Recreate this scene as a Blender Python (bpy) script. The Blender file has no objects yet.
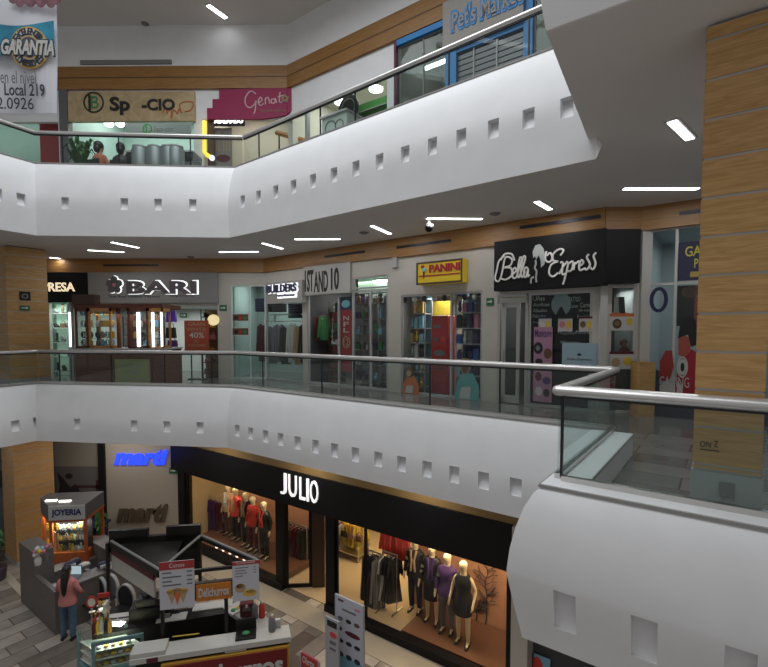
import bpy, bmesh, math, random
from mathutils import Vector, Matrix
random.seed(7)
S = bpy.context.scene
C = S.collection
# ---------------------------------------------------------------- camera
F, CX, HY, PY = 470.0, 384.0, 330.0, 353.0
PITCH = math.atan((PY - HY) / F)
EYE = Vector((0, 0, 7.2))
cd = bpy.data.cameras.new('camera'); cam = bpy.data.objects.new('camera', cd); C.objects.link(cam)
cd.sensor_width = 36; cd.lens = F / 768 * 36; cd.shift_y = (PY - 333.5) / 768; cd.clip_end = 200
cam.location = EYE; cam.rotation_euler = (math.pi / 2 - PITCH, 0, 0)
S.camera = cam
# ---------------------------------------------------------------- world, daylight and exposure
w = bpy.data.worlds.new('world'); S.world = w; w.use_nodes = True
w.node_tree.nodes['Background'].inputs[0].default_value = (1, .97, .95, 1)
w.node_tree.nodes['Background'].inputs[1].default_value = .32
S.view_settings.view_transform = 'Standard'; S.view_settings.look = 'None'
S.view_settings.gamma = 1; S.view_settings.use_curve_mapping = False
S.view_settings.exposure = -0.14
def area(name, loc, sx, sy, power, col, rot=(0, 0, 0)):
    l = bpy.data.lights.new(name, 'AREA'); l.shape = 'RECTANGLE'; l.size = sx; l.size_y = sy
    l.energy = power; l.color = col
    o = bpy.data.objects.new(name, l); C.objects.link(o); o.location = loc; o.rotation_euler = rot
    return o
def point(name, loc, power, col, r=.12):
    l = bpy.data.lights.new(name, 'POINT'); l.energy = power; l.color = col; l.shadow_soft_size = r
    o = bpy.data.objects.new(name, l); C.objects.link(o); o.location = loc
    return o
area('skylight', (-3.4, 6.0, 19.5), 9, 11, 1600, (.93, .97, 1))
# ---------------------------------------------------------------- helpers
def ray(px, py):
    X = (px - CX) / F; Y = -(py - PY) / F; c, s = math.cos(PITCH), math.sin(PITCH)
    return Vector((X, c + Y * s, -s + Y * c))
def PZ(px, py, z):
    d = ray(px, py); t = (z - EYE.z) / d.z
    return EYE + d * t
def PY_(px, py, y):
    d = ray(px, py); return EYE + d * (y / d.y)
class Wall:
    """a vertical plane: s runs to the right along it, off is away from the atrium"""
    def __init__(s, P, Q):
        s.O = Vector((P[0], P[1])); d = Vector((Q[0] - P[0], Q[1] - P[1])); s.L = d.length; s.r = d.normalized()
        s.n = Vector((-s.r.y, s.r.x)); s.rz = math.atan2(s.r.y, s.r.x)
    def p(w, s, off=0, z=0):
        q = w.O + w.r * s + w.n * off; return Vector((q.x, q.y, z))
    def sz(w, px, py, off=0):
        d = ray(px, py); n3 = Vector((w.n.x, w.n.y, 0)); o = w.p(0, off)
        t = (o - Vector((0, 0, 0))).dot(n3) / d.dot(n3)
        h = EYE + d * t
        return (Vector((h.x, h.y)) - w.O).dot(w.r), h.z
    def rect(w, x0, y0, x1, y1, off=0):
        ym = (y0 + y1) / 2; xm = (x0 + x1) / 2
        return w.sz(x0, ym, off)[0], w.sz(x1, ym, off)[0], w.sz(xm, y1, off)[1], w.sz(xm, y0, off)[1]
MATS = {}
def mat(name, col, rough=.6, metal=0, emit=0, ecol=None, trans=0, spec=.5, var=0, scale=6, bump=0, coat=0):
    if name in MATS: return MATS[name]
    m = bpy.data.materials.new(name); m.use_nodes = True; nt = m.node_tree; b = nt.nodes['Principled BSDF']
    b.inputs['Base Color'].default_value = (*col, 1); b.inputs['Roughness'].default_value = rough
    b.inputs['Metallic'].default_value = metal; b.inputs['Specular IOR Level'].default_value = spec
    b.inputs['Transmission Weight'].default_value = trans; b.inputs['Coat Weight'].default_value = coat
    if emit:
        b.inputs['Emission Color'].default_value = (*(ecol or col), 1); b.inputs['Emission Strength'].default_value = emit
    if var or bump:
        tc = nt.nodes.new('ShaderNodeTexCoord'); n = nt.nodes.new('ShaderNodeTexNoise'); n.inputs['Scale'].default_value = scale
        n.inputs['Detail'].default_value = 5; nt.links.new(tc.outputs['Object'], n.inputs['Vector'])
        if var:
            r = nt.nodes.new('ShaderNodeValToRGB')
            r.color_ramp.elements[0].position = .3; r.color_ramp.elements[1].position = .7
            r.color_ramp.elements[0].color = (*[c * (1 - var) for c in col], 1)
            r.color_ramp.elements[1].color = (*[min(1, c * (1 + var)) for c in col], 1)
            nt.links.new(n.outputs['Fac'], r.inputs[0]); nt.links.new(r.outputs[0], b.inputs['Base Color'])
        if bump:
            bp = nt.nodes.new('ShaderNodeBump'); bp.inputs['Strength'].default_value = bump; bp.inputs['Distance'].default_value = .02
            nt.links.new(n.outputs['Fac'], bp.inputs['Height']); nt.links.new(bp.outputs[0], b.inputs['Normal'])
    MATS[name] = m; return m
def wood_mat(name, col, dark, scale=(1.2, 1.2, 14)):
    m = mat(name, col, .45); nt = m.node_tree; b = nt.nodes['Principled BSDF']
    tc = nt.nodes.new('ShaderNodeTexCoord'); mp = nt.nodes.new('ShaderNodeMapping'); mp.inputs['Scale'].default_value = scale
    n = nt.nodes.new('ShaderNodeTexNoise'); n.inputs['Scale'].default_value = 2.2; n.inputs['Detail'].default_value = 8
    n.inputs['Distortion'].default_value = 1.4
    r = nt.nodes.new('ShaderNodeValToRGB'); r.color_ramp.elements[0].position = .36; r.color_ramp.elements[1].position = .66
    r.color_ramp.elements[0].color = (*dark, 1); r.color_ramp.elements[1].color = (*col, 1)
    nt.links.new(tc.outputs['Object'], mp.inputs[0]); nt.links.new(mp.outputs[0], n.inputs['Vector'])
    nt.links.new(n.outputs['Fac'], r.inputs[0]); nt.links.new(r.outputs[0], b.inputs['Base Color']); return m
def glass_mat(name, tint=(.75, .85, .83), refl=.10, clear=.97, rough=.02):
    """thin architectural glass: mostly transparent with a mirror layer"""
    m = bpy.data.materials.new(name); m.use_nodes = True; nt = m.node_tree; nt.nodes.remove(nt.nodes['Principled BSDF'])
    out = nt.nodes['Material Output']; t = nt.nodes.new('ShaderNodeBsdfTransparent'); t.inputs[0].default_value = (*[c * clear for c in tint], 1)
    g = nt.nodes.new('ShaderNodeBsdfGlossy'); g.inputs['Roughness'].default_value = rough; g.inputs[0].default_value = (.9, .95, .95, 1)
    fr = nt.nodes.new('ShaderNodeFresnel'); fr.inputs['IOR'].default_value = 1.4
    mx = nt.nodes.new('ShaderNodeMixShader'); ad = nt.nodes.new('ShaderNodeMath'); ad.operation = 'ADD'; ad.inputs[1].default_value = refl
    ge = nt.nodes.new('ShaderNodeNewGeometry'); iv = nt.nodes.new('ShaderNodeMath'); iv.operation = 'SUBTRACT'; iv.inputs[0].default_value = 1
    mu = nt.nodes.new('ShaderNodeMath'); mu.operation = 'MULTIPLY'
    nt.links.new(ge.outputs['Backfacing'], iv.inputs[1]); nt.links.new(fr.outputs[0], ad.inputs[0])
    nt.links.new(ad.outputs[0], mu.inputs[0]); nt.links.new(iv.outputs[0], mu.inputs[1]); nt.links.new(mu.outputs[0], mx.inputs[0])
    nt.links.new(t.outputs[0], mx.inputs[1]); nt.links.new(g.outputs[0], mx.inputs[2]); nt.links.new(mx.outputs[0], out.inputs[0])
    MATS[name] = m; return m
def tile_mat(name, c1, c2, mortar, rot, bw, bh, rough=.2, mort=.012):
    m = mat(name, c1, rough); nt = m.node_tree; b = nt.nodes['Principled BSDF']
    tc = nt.nodes.new('ShaderNodeTexCoord'); mp = nt.nodes.new('ShaderNodeMapping'); mp.inputs['Rotation'].default_value = (0, 0, rot)
    k = nt.nodes.new('ShaderNodeTexBrick'); k.inputs['Scale'].default_value = 1; k.inputs['Brick Width'].default_value = bw
    k.inputs['Row Height'].default_value = bh; k.inputs['Mortar Size'].default_value = mort; k.offset = .37; k.offset_frequency = 2
    k.inputs['Color1'].default_value = (*c1, 1); k.inputs['Color2'].default_value = (*c2, 1); k.inputs['Mortar'].default_value = (*mortar, 1)
    k.inputs['Bias'].default_value = -.1
    n = nt.nodes.new('ShaderNodeTexNoise'); n.inputs['Scale'].default_value = 3; n.inputs['Detail'].default_value = 6
    mx = nt.nodes.new('ShaderNodeMixRGB'); mx.blend_type = 'OVERLAY'; mx.inputs[0].default_value = .32
    nt.links.new(tc.outputs['Object'], mp.inputs[0]); nt.links.new(mp.outputs[0], k.inputs['Vector']); nt.links.new(mp.outputs[0], n.inputs['Vector'])
    nt.links.new(k.outputs['Color'], mx.inputs[1]); nt.links.new(n.outputs['Fac'], mx.inputs[2])
    nt.links.new(mx.outputs[0], b.inputs['Base Color']); return m
class MB:
    def __init__(s): s.v = []; s.f = []
    def quad(s, *p):
        i = len(s.v); s.v += [tuple(q) for q in p]; s.f.append(tuple(range(i, i + len(p)))); return s
    def box(s, x0, x1, y0, y1, z0, z1):
        if x0 > x1: x0, x1 = x1, x0
        if y0 > y1: y0, y1 = y1, y0
        if z0 > z1: z0, z1 = z1, z0
        i = len(s.v)
        s.v += [(x, y, z) for x in (x0, x1) for y in (y0, y1) for z in (z0, z1)]
        s.f += [tuple(i + k for k in f) for f in ((0, 1, 3, 2), (4, 6, 7, 5), (0, 4, 5, 1), (2, 3, 7, 6), (0, 2, 6, 4), (1, 5, 7, 3))]
        return s
    def prism(s, poly, z0, z1):
        """plan polygon (x,y) between two heights"""
        i = len(s.v); n = len(poly); s.v += [(p[0], p[1], z0) for p in poly] + [(p[0], p[1], z1) for p in poly]
        s.f.append(tuple(i + k for k in reversed(range(n)))); s.f.append(tuple(i + n + k for k in range(n)))
        for k in range(n): a, b = i + k, i + (k + 1) % n; s.f.append((a, b, b + n, a + n))
        return s
    def plate(s, poly, y0, y1):
        """elevation polygon (x,z) between two depths"""
        i = len(s.v); n = len(poly); s.v += [(p[0], y0, p[1]) for p in poly] + [(p[0], y1, p[1]) for p in poly]
        s.f.append(tuple(i + k for k in range(n))); s.f.append(tuple(i + n + k for k in reversed(range(n))))
        for k in range(n): a, b = i + k, i + (k + 1) % n; s.f.append((b, a, a + n, b + n))
        return s
    def disc(s, cx, cz, rx, rz, y0, y1, n=24):
        return s.plate([(cx + rx * math.cos(2 * math.pi * k / n), cz + rz * math.sin(2 * math.pi * k / n)) for k in range(n)], y0, y1)
    def ring(s, cx, cz, rx, rz, w, y0, y1, n=32):
        for k in range(n):
            a, b = 2 * math.pi * k / n, 2 * math.pi * (k + 1) / n
            s.plate([(cx + rx * math.cos(a), cz + rz * math.sin(a)), (cx + rx * math.cos(b), cz + rz * math.sin(b)),
                     (cx + (rx - w) * math.cos(b), cz + (rz - w) * math.sin(b)), (cx + (rx - w) * math.cos(a), cz + (rz - w) * math.sin(a))], y0, y1)
        return s
    def lathe(s, prof, x=0, y=0, n=16, sx=1, sy=1):
        i = len(s.v); m = len(prof)
        for (r, z) in prof:
            for k in range(n):
                a = 2 * math.pi * k / n; s.v.append((x + r * sx * math.cos(a), y + r * sy * math.sin(a), z))
        for j in range(m - 1):
            for k in range(n):
                a = i + j * n + k; b = i + j * n + (k + 1) % n; s.f.append((a, b, b + n, a + n))
        s.f.append(tuple(i + k for k in reversed(range(n)))); s.f.append(tuple(i + (m - 1) * n + k for k in range(n)))
        return s
    def ball(s, x, y, z, rx, ry=None, rz=None, n=12, m=8):
        ry = ry or rx; rz = rz or rx
        pr = [(math.sin(math.pi * k / m), -math.cos(math.pi * k / m)) for k in range(m + 1)]
        i = len(s.v)
        for (r, h) in pr:
            r = max(r, .02)
            for k in range(n):
                a = 2 * math.pi * k / n; s.v.append((x + rx * r * math.cos(a), y + ry * r * math.sin(a), z + rz * h))
        for j in range(m):
            for k in range(n):
                a = i + j * n + k; b = i + j * n + (k + 1) % n; s.f.append((a, b, b + n, a + n))
        s.f.append(tuple(i + k for k in reversed(range(n)))); s.f.append(tuple(i + m * n + k for k in range(n)))
        return s
    def tube(s, path, r, n=8, ry=None, up=Vector((0, 0, 1)), radii=None):
        pts = [Vector(p) for p in path]; i = len(s.v); ry = ry or r
        for j, p in enumerate(pts):
            t = (pts[min(j + 1, len(pts) - 1)] - pts[max(j - 1, 0)]).normalized()
            uu = up if abs(t.dot(up)) < .95 else Vector((1, 0, 0))
            a = t.cross(uu).normalized(); b = a.cross(t).normalized(); kk = radii[j] if radii else 1
            for k in range(n):
                q = 2 * math.pi * k / n; v = p + a * (r * kk * math.cos(q)) + b * (ry * kk * math.sin(q)); s.v.append(tuple(v))
        for j in range(len(pts) - 1):
            for k in range(n):
                a = i + j * n + k; b = i + j * n + (k + 1) % n; s.f.append((a, b, b + n, a + n))
        s.f.append(tuple(i + k for k in reversed(range(n)))); s.f.append(tuple(i + (len(pts) - 1) * n + k for k in range(n)))
        return s
    def build(s, name, m, parent=None, loc=None, rz=0, smooth=False, bevel=0):
        me = bpy.data.meshes.new(name); me.from_pydata(s.v, [], s.f); me.update()
        bm = bmesh.new(); bm.from_mesh(me); bmesh.ops.recalc_face_normals(bm, faces=bm.faces)
        big = [f for f in bm.faces if len(f.verts) > 4]
        if big: bmesh.ops.triangulate(bm, faces=big)
        bm.to_mesh(me); bm.free()
        if smooth:
            me.polygons.foreach_set('use_smooth', [True] * len(me.polygons))
            try: me.set_sharp_from_angle(angle=math.radians(40))
            except Exception: pass
        ml = m if isinstance(m, (list, tuple)) else [m]
        for q in ml: me.materials.append(q)
        o = bpy.data.objects.new(name, me); C.objects.link(o)
        if parent: o.parent = parent
        if loc is not None: o.location = loc
        o.rotation_euler = (0, 0, rz)
        if bevel:
            b = o.modifiers.new('bevel', 'BEVEL'); b.width = bevel; b.segments = 2; b.limit_method = 'ANGLE'
        return o
def tag(o, label, cat, group=None):
    o['label'] = label; o['category'] = cat
    if group: o['group'] = group
    return o
def struct(o, label=None):
    o['kind'] = 'structure'
    if label: o['label'] = label
    return o
def thing(name, label, cat, loc=(0, 0, 0), rz=0, group=None):
    o = bpy.data.objects.new(name, None); C.objects.link(o); o.location = loc; o.rotation_euler = (0, 0, rz)
    o.empty_display_size = .1
    return tag(o, label, cat, group)
def copy_thing(root, loc, rz, label=None, group=None):
    r = root.copy(); C.objects.link(r); r.location = loc; r.rotation_euler = (0, 0, rz)
    if label: r['label'] = label
    if group: r['group'] = group
    for ch in list(root.children):
        c = ch.copy(); C.objects.link(c); c.parent = r
        for g in ch.children:
            d = g.copy(); C.objects.link(d); d.parent = c
    return r
def eval_mesh(o, name):
    dg = bpy.context.evaluated_depsgraph_get(); dg.update()
    me = bpy.data.meshes.new_from_object(o.evaluated_get(dg)); me.name = name; return me
def lettering(text, x0, x1, z0, z1, y, m, parent=None, name='lettering', depth=.02, shear=0, bold=0, sp=1):
    """text stretched to fill x0..x1, z0..z1 on a vertical face at depth y (facing -y)"""
    cu = bpy.data.curves.new(name, 'FONT'); cu.body = text; cu.extrude = .01; cu.shear = shear; cu.offset = bold; cu.resolution_u = 3
    cu.space_character = sp; cu.align_x = 'CENTER'; cu.space_line = .9
    t = bpy.data.objects.new(name, cu); C.objects.link(t); me = eval_mesh(t, name); bpy.data.objects.remove(t)
    xs = [v.co.x for v in me.vertices]; ys = [v.co.y for v in me.vertices]
    ax, bx, ay, by = min(xs), max(xs), min(ys), max(ys)
    for v in me.vertices:
        x = x0 + (v.co.x - ax) / (bx - ax) * (x1 - x0); z = z0 + (v.co.y - ay) / (by - ay) * (z1 - z0)
        v.co = (x, y - (depth if v.co.z > 0 else 0), z)
    me.update(); me.materials.clear(); me.materials.append(m)
    o = bpy.data.objects.new(name, me); C.objects.link(o)
    if parent: o.parent = parent
    return o
# ---------------------------------------------------------------- materials
white = mat('white plaster', (.78, .785, .80), .55, var=.03, scale=2)
cream = mat('cream wall', (.50, .47, .42), .7, var=.04, scale=2)
ceilm = mat('ceiling paint', (.72, .69, .66), .8, var=.02, scale=1)
greyfas = mat('grey fascia', (.27, .26, .25), .5)
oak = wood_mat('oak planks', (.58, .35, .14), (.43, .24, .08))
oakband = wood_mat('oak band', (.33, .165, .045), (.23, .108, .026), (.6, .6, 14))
steel = mat('brushed steel', (.62, .60, .58), .28, 1)
seam = mat('seam metal', (.42, .41, .40), .4, .3)
black = mat('black panel', (.005, .005, .006), .45, spec=.25)
blackm = mat('black matt', (.012, .012, .014), .6)
darkm = mat('dark metal', (.03, .03, .035), .4, .6)
brass = mat('gold trim', (.5, .3, .1), .4, .6)
glass = glass_mat('rail glass', (.90, .95, .94), .02)
shopglass = glass_mat('shop glass', (.95, .98, .97), .0)
lamp = mat('tube lamp', (1, 1, 1), .5, emit=7, ecol=(.96, .98, 1))
floor2m = tile_mat('upper floor tiles', (.20, .19, .18), (.115, .105, .10), (.06, .06, .06), math.radians(36), 1.0, .5, .18)
floor1m = tile_mat('ground floor tiles', (.40, .36, .32), (.075, .06, .05), (.09, .08, .07), math.radians(126), 1.1, .42, .16)
redm = mat('red', (.45, .025, .02), .5); orange = mat('orange wood', (.40, .09, .02), .45, var=.15, scale=5)
yellow = mat('yellow', (.75, .55, .04), .5); blue = mat('blue', (.02, .16, .42), .5); green = mat('green', (.03, .25, .06), .5)
teal = mat('teal', (.1, .36, .36), .5); purple = mat('purple', (.08, .03, .16), .8); magenta = mat('magenta', (.28, .008, .07), .6)
paper = mat('paper white', (.62, .62, .62), .7); grey = mat('mid grey', (.2, .2, .2), .6); ltgrey = mat('light grey', (.38, .38, .38), .6)
brown = mat('dark brown', (.055, .028, .018), .5); pink = mat('pink', (.55, .2, .26), .7); skin = mat('skin', (.36, .19, .12), .6)
litwhite = mat('lit white', (1, 1, 1), .5, emit=1.2, ecol=(.95, .97, 1))
PAL = {n: mat('goods ' + n, c, .6) for n, c in dict(red=(.4, .03, .02), blue=(.03, .08, .3), sky=(.2, .42, .55), green=(.04, .2, .07), yellow=(.6, .42, .05),
      white=(.5, .5, .48), grey=(.14, .14, .15), dark=(.014, .014, .018), brown=(.12, .06, .03), pink=(.5, .17, .22), tan=(.4, .27, .15), purple=(.07, .028, .14), navy=(.015, .02, .06),
      orange=(.55, .14, .03), gold=(.6, .35, .05), maroon=(.09, .008, .015), coral=(.62, .06, .05)).items()}
# ================================================================ the building
U = Vector((-.8066, .591)); V = Vector((.591, .8066))      # along the long leg of the gallery, and away from the atrium
def xy(p): return Vector((p.x, p.y))
C1Z, F1Z, C2Z, F2Z, TOPZ = 5.75, 5.45, 11.2, 10.9, 17.86     # curb tops and floors of the two galleries, top ceiling
CEIL1, CEIL2 = 4.3, 9.7
A2, B2, N2 = xy(PZ(37, 383.8, C1Z)), xy(PZ(234, 387.3, C1Z)), xy(PZ(541, 483.5, C1Z))
legd2 = (xy(PZ(558, 425, C1Z)) - B2).normalized()
def isect(p, d, q, e):
    k = d.x * e.y - d.y * e.x; t = ((q.x - p.x) * e.y - (q.y - p.y) * e.x) / k; return p + d * t
F2 = isect(B2, legd2, N2, V)
E2 = N2 - U * 5.2
L2 = A2 + Vector((-.447, -.894)) * 9
A3, B3 = xy(PZ(35, 163.5, C2Z)), xy(PZ(235, 167.5, C2Z))
legd3 = (xy(PZ(535, 55.5, C2Z)) - B3).normalized()
Nb3, Fb3 = xy(PZ(546, 31, 9.72)), xy(PZ(599, 167, 9.72)); V3 = (Fb3 - Nb3).normalized()
_s = Vector((-V3.y, V3.x)); N3 = Nb3 - (_s + (-V - _s * (-V).dot(_s)) * .9) * .2
F3 = isect(B3, legd3, N3, V3)
E3 = N3 - U * 5.2; L3 = A3 + Vector((-.447, -.894)) * 9
PROF_FAR = [(0, 0), (.06, -.08), (.13, -.25), (.20, -.48), (.25, -.72), (.275, -.86), (.28, -1.0), (.28, -1.14), (.27, -1.3), (.25, -1.49)]
PROF_FAR3 = PROF_FAR[:-1] + [(.26, -1.5), (.25, -1.76)]
PROF_NEAR = [(0, -.03), (.055, -.09), (.12, -.22), (.175, -.40), (.215, -.60), (.235, -.80), (.232, -.86), (.20, -1.05), (.165, -1.24), (.14, -1.36), (.12, -1.48)]
PROF_UP = [(0, 0), (.08, -.1), (.16, -.25), (.23, -.45), (.27, -.7), (.275, -.86), (.265, -1.0), (.25, -1.14), (.23, -1.3), (.2, -1.48)]
def outn(d): return Vector((d.y, -d.x))
def parapet(name, label, pts, top, prof, niches, ir, inset=.15):
    """bulging plaster apron with square niches; niches[k] = centres along segment k, ir = profile rows of the niche"""
    mb = MB(); prof = [(.0 if i == 0 else o, z) for i, (o, z) in enumerate(prof)]; n = len(pts)
    segs = [(pts[i + 1] - pts[i]).normalized() for i in range(n - 1)]
    mit = []
    for i in range(n):
        if i == 0: m = outn(segs[0])
        elif i == n - 1: m = outn(segs[-1])
        else:
            a, b = outn(segs[i - 1]), outn(segs[i]); h = (a + b).normalized(); m = h / h.dot(a)
        mit.append(m)
    def P(i, s, o, z):
        L = (pts[i + 1] - pts[i]).length
        if s <= 0: q = pts[i] + mit[i] * o
        elif s >= L: q = pts[i + 1] + mit[i + 1] * o
        else: q = pts[i] + segs[i] * s + outn(segs[i]) * o
        return (q.x, q.y, top + z)
    for i in range(n - 1):
        L = (pts[i + 1] - pts[i]).length; hw = .088 if top > 8 else .095
        cols = [0]; isn = []
        for c in sorted(niches.get(i, [])):
            if c - hw < cols[-1] + (.02 if len(cols) > 1 else .12) or c + hw > L - .02: continue
            isn += [False, True]; cols += [c - hw, c + hw]
        cols.append(L); isn.append(False)
        for j in range(len(cols) - 1):
            for k in range(len(prof) - 1):
                (o0, z0), (o1, z1) = prof[k], prof[k + 1]
                if isn[j] and ir[0] <= k < ir[1]: continue
                mb.quad(P(i, cols[j], o0, z0), P(i, cols[j], o1, z1), P(i, cols[j + 1], o1, z1), P(i, cols[j + 1], o0, z0))
            if isn[j]:
                s0, s1 = cols[j], cols[j + 1]; (o0, z0), (o1, z1) = prof[ir[0]], prof[ir[1]]; d0, d1 = o0 - inset, o1 - .03
                mb.quad(P(i, s0, o0, z0), P(i, s1, o0, z0), P(i, s1, d0, z0), P(i, s0, d0, z0))
                mb.quad(P(i, s0, d0, z0), P(i, s1, d0, z0), P(i, s1, d1, z1), P(i, s0, d1, z1))
                mb.quad(P(i, s0, o1, z1), P(i, s1, o1, z1), P(i, s1, d1, z1), P(i, s0, d1, z1))
                rim = prof[ir[0]:ir[1] + 1]
                for s in (s0, s1):
                    mb.quad(*([P(i, s, o, z) for o, z in rim] + [P(i, s, d1, z1), P(i, s, d0, z0)]))
        for (o0, z0), (o1, z1) in (((prof[-1][0], prof[-1][1]), (-.02, max(prof[-1][1], -1.5))), ((-.02, max(prof[-1][1], -1.5)), (-.35, -1.48)), ((-.35, -1.48), (-.35, 0)), ((-.35, 0), (0, 0)), ((0, 0), (prof[0][0], prof[0][1]))):
            if (o0, z0) != (o1, z1): mb.quad(P(i, 0, o0, z0), P(i, 0, o1, z1), P(i, L, o1, z1), P(i, L, o0, z0))
    for i, s in ((0, 0), (n - 2, 1e9)):
        mb.quad(*([P(i, s, o, z) for o, z in prof] + [P(i, s, -.02, max(prof[-1][1], -1.5)), P(i, s, -.35, -1.48), P(i, s, -.35, 0)]))
    o = mb.build(name, white); struct(o, label)
    me = o.data; bm = bmesh.new(); bm.from_mesh(me); bmesh.ops.remove_doubles(bm, verts=bm.verts, dist=.0005); bmesh.ops.recalc_face_normals(bm, faces=bm.faces)
    bm.to_mesh(me); bm.free(); me.polygons.foreach_set('use_smooth', [True] * len(me.polygons)); me.set_sharp_from_angle(angle=math.radians(24))
    return o
def along(P, Q, pxs, pyf, z):
    d = (Q - P).normalized(); r = []
    w = Wall(P, Q)
    return [w.sz(px, 400, -.25)[0] for px in pxs]
nic2 = {0: [along(L2, A2, [x], 0, 0)[0] for x in (14, 36)], 1: along(A2, B2, (77, 134, 167, 200), 0, 0),
        2: along(B2, F2, (237.5, 251, 266, 281, 298, 316, 335, 356, 379, 402.5, 428, 455.5, 485, 517.5), 0, 0)}
nic3 = {0: along(L3, A3, (5, 28), 0, 0), 1: along(A3, B3, (72, 130, 163, 197), 0, 0),
        2: along(B3, F3, (232.5, 246.5, 262, 279, 296.5, 315.5, 336, 357.5, 380.5, 405.5, 432, 460, 491, 525, 562), 0, 0)}
parapet('wall_parapet_middle', 'white bulging gallery parapet with a row of square niches, middle floor', [L2, A2, B2, F2], C1Z, PROF_FAR, nic2, (5, 7))
parapet('wall_parapet_upper', 'white bulging gallery parapet with a row of square niches, upper floor', [L3, A3, B3, F3 - legd3 * .06], C2Z, PROF_FAR3, nic3, (5, 7))
nn = along(N2, E2, (570, 647, 741), 0, 0)
nn = [.29, .91, 1.53, 2.15, 2.77]
parapet('wall_parapet_near', 'white bulging end of the near balcony with deep square niches', [F2, N2, E2], C1Z, PROF_NEAR, {1: nn}, (6, 8), .16)
parapet('wall_parapet_near_upper', 'underside edge of the near balcony one floor up', [F3, N3, E3], C2Z, PROF_UP, {1: nn}, (6, 8), .16)
# slabs
def slab(name, inner, z0, z1, m, label, ow=(16, 24)):
    poly = inner + [Vector((ow[0], inner[-1].y)), Vector((ow[0], ow[1])), Vector((-18, ow[1])), Vector((-18, inner[0].y))]
    o = MB().prism(poly, z0, z1).build(name, m); return struct(o, label)
def inset(pts, d):
    out = []
    for i, p in enumerate(pts):
        s0 = (pts[i] - pts[i - 1]).normalized() if i else None; s1 = (pts[i + 1] - pts[i]).normalized() if i < len(pts) - 1 else None
        a = outn(s0) if s0 else outn(s1); b = outn(s1) if s1 else outn(s0); h = (a + b).normalized(); out.append(p - h / h.dot(a) * d)
    return out
p2 = [L2, A2, B2, F2, N2, E2]; p3 = [L3, A3, B3, F3, N3, E3]
slab('floor_middle', inset(p2, .3), F1Z - .25, F1Z, floor2m, 'polished tile floor of the middle gallery')
slab('floor_upper', inset(p3, .3), F2Z - .25, F2Z, floor2m, 'polished tile floor of the upper gallery')
slab('ceiling_ground', inset(p2, -.11), CEIL1 - .04, CEIL1 + .07, ceilm, 'plaster ceiling above the ground floor shops')
slab('ceiling_middle', inset(p3, -.19), CEIL2 + .012, CEIL2 + .12, ceilm, 'warm grey plaster ceiling of the middle gallery')
slab('ceiling_top', inset(p3, 1.2), TOPZ, TOPZ + .3, ceilm, 'plaster ceiling of the upper gallery')
gf = MB().box(-18, 16, -3, 24, -.2, 0).build('floor_ground', floor1m); struct(gf, 'grey and brown rectangular stone tile floor of the ground level')
# walls with openings -------------------------------------------------
def wall_holes(name, W, s0, s1, z0, z1, holes, m, label, th=.15, off=0):
    ss = sorted({s0, s1, *[max(s0, min(s1, v)) for h in holes for v in h[:2]]}); zs = sorted({z0, z1, *[max(z0, min(z1, v)) for h in holes for v in h[2:]]})
    mb = MB()
    for i in range(len(ss) - 1):
        run = None
        for j in range(len(zs) - 1):
            a, b, c, d = ss[i], ss[i + 1], zs[j], zs[j + 1]; mx, mz = (a + b) / 2, (c + d) / 2
            solid = not any(h[0] < mx < h[1] and h[2] < mz < h[3] for h in holes)
            if solid: run = [c, d] if run is None else [run[0], d]
            if run and (not solid or j == len(zs) - 2): mb.box(a, b, off, off + th, run[0], run[1]); run = None
    return struct(mb.build(name, m, loc=W.p(0, 0, 0), rz=W.rz), label)
WB = Wall(xy(PZ(50, 259.3, CEIL2)), xy(PZ(265, 259.3, CEIL2)))
WR = Wall(WB.p(WB.L).xy, xy(PZ(604, 209, CEIL2)))
WC = Wall(WR.p(WR.L).xy, xy(PZ(641, 208.5, CEIL2)))
WD = Wall(WC.p(WC.L).xy, xy(PZ(699, 200.5, CEIL2)))
def hole(W, x0, y0, x1, y1, zb=None, off=0):
    a, b, c, d = W.rect(x0, y0, x1, y1, off); return (a, b, zb if zb is not None else c, d)
hB = [hole(WB, 50, 302, 70, 380, F1Z), hole(WB, 75, 306, 218, 380, F1Z), hole(WB, 231, 285, 300, 380, F1Z)]
hB[2] = (hB[2][0], WB.L + .01, hB[2][2], hB[2][3])
hR = [hole(WR, 268, 297, 303, 380, F1Z), hole(WR, 307, 291, 388, 380, F1Z), hole(WR, 353, 276, 388, 300), hole(WR, 401, 293, 482, 380, F1Z), hole(WR, 497, 292, 592, 390, F1Z)]
hR[0] = (-.01, hR[0][1], hR[0][2], hB[2][3])
wall_holes('wall_back_middle', WB, -9, WB.L, F1Z, CEIL2 + .02, hB, cream, 'plaster wall behind the shops facing the camera on the middle floor')
wall_holes('wall_leg_middle', WR, 0, WR.L, F1Z, CEIL2 + .02, hR, cream, 'plaster shop wall along the long leg of the middle gallery')
hC = [hole(WC, 609, 285, 636, 400, F1Z)]
wall_holes('wall_corner_middle', WC, 0, WC.L, F1Z, CEIL2 + .02, hC, cream, 'short shop wall beside the beauty shop')
hD = [(.12, 9, F1Z, CEIL2 - .45)]
wall_holes('wall_right_middle', WD, 0, 9, F1Z, CEIL2 + .02, hD, cream, 'shop wall behind the oak column')
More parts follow.
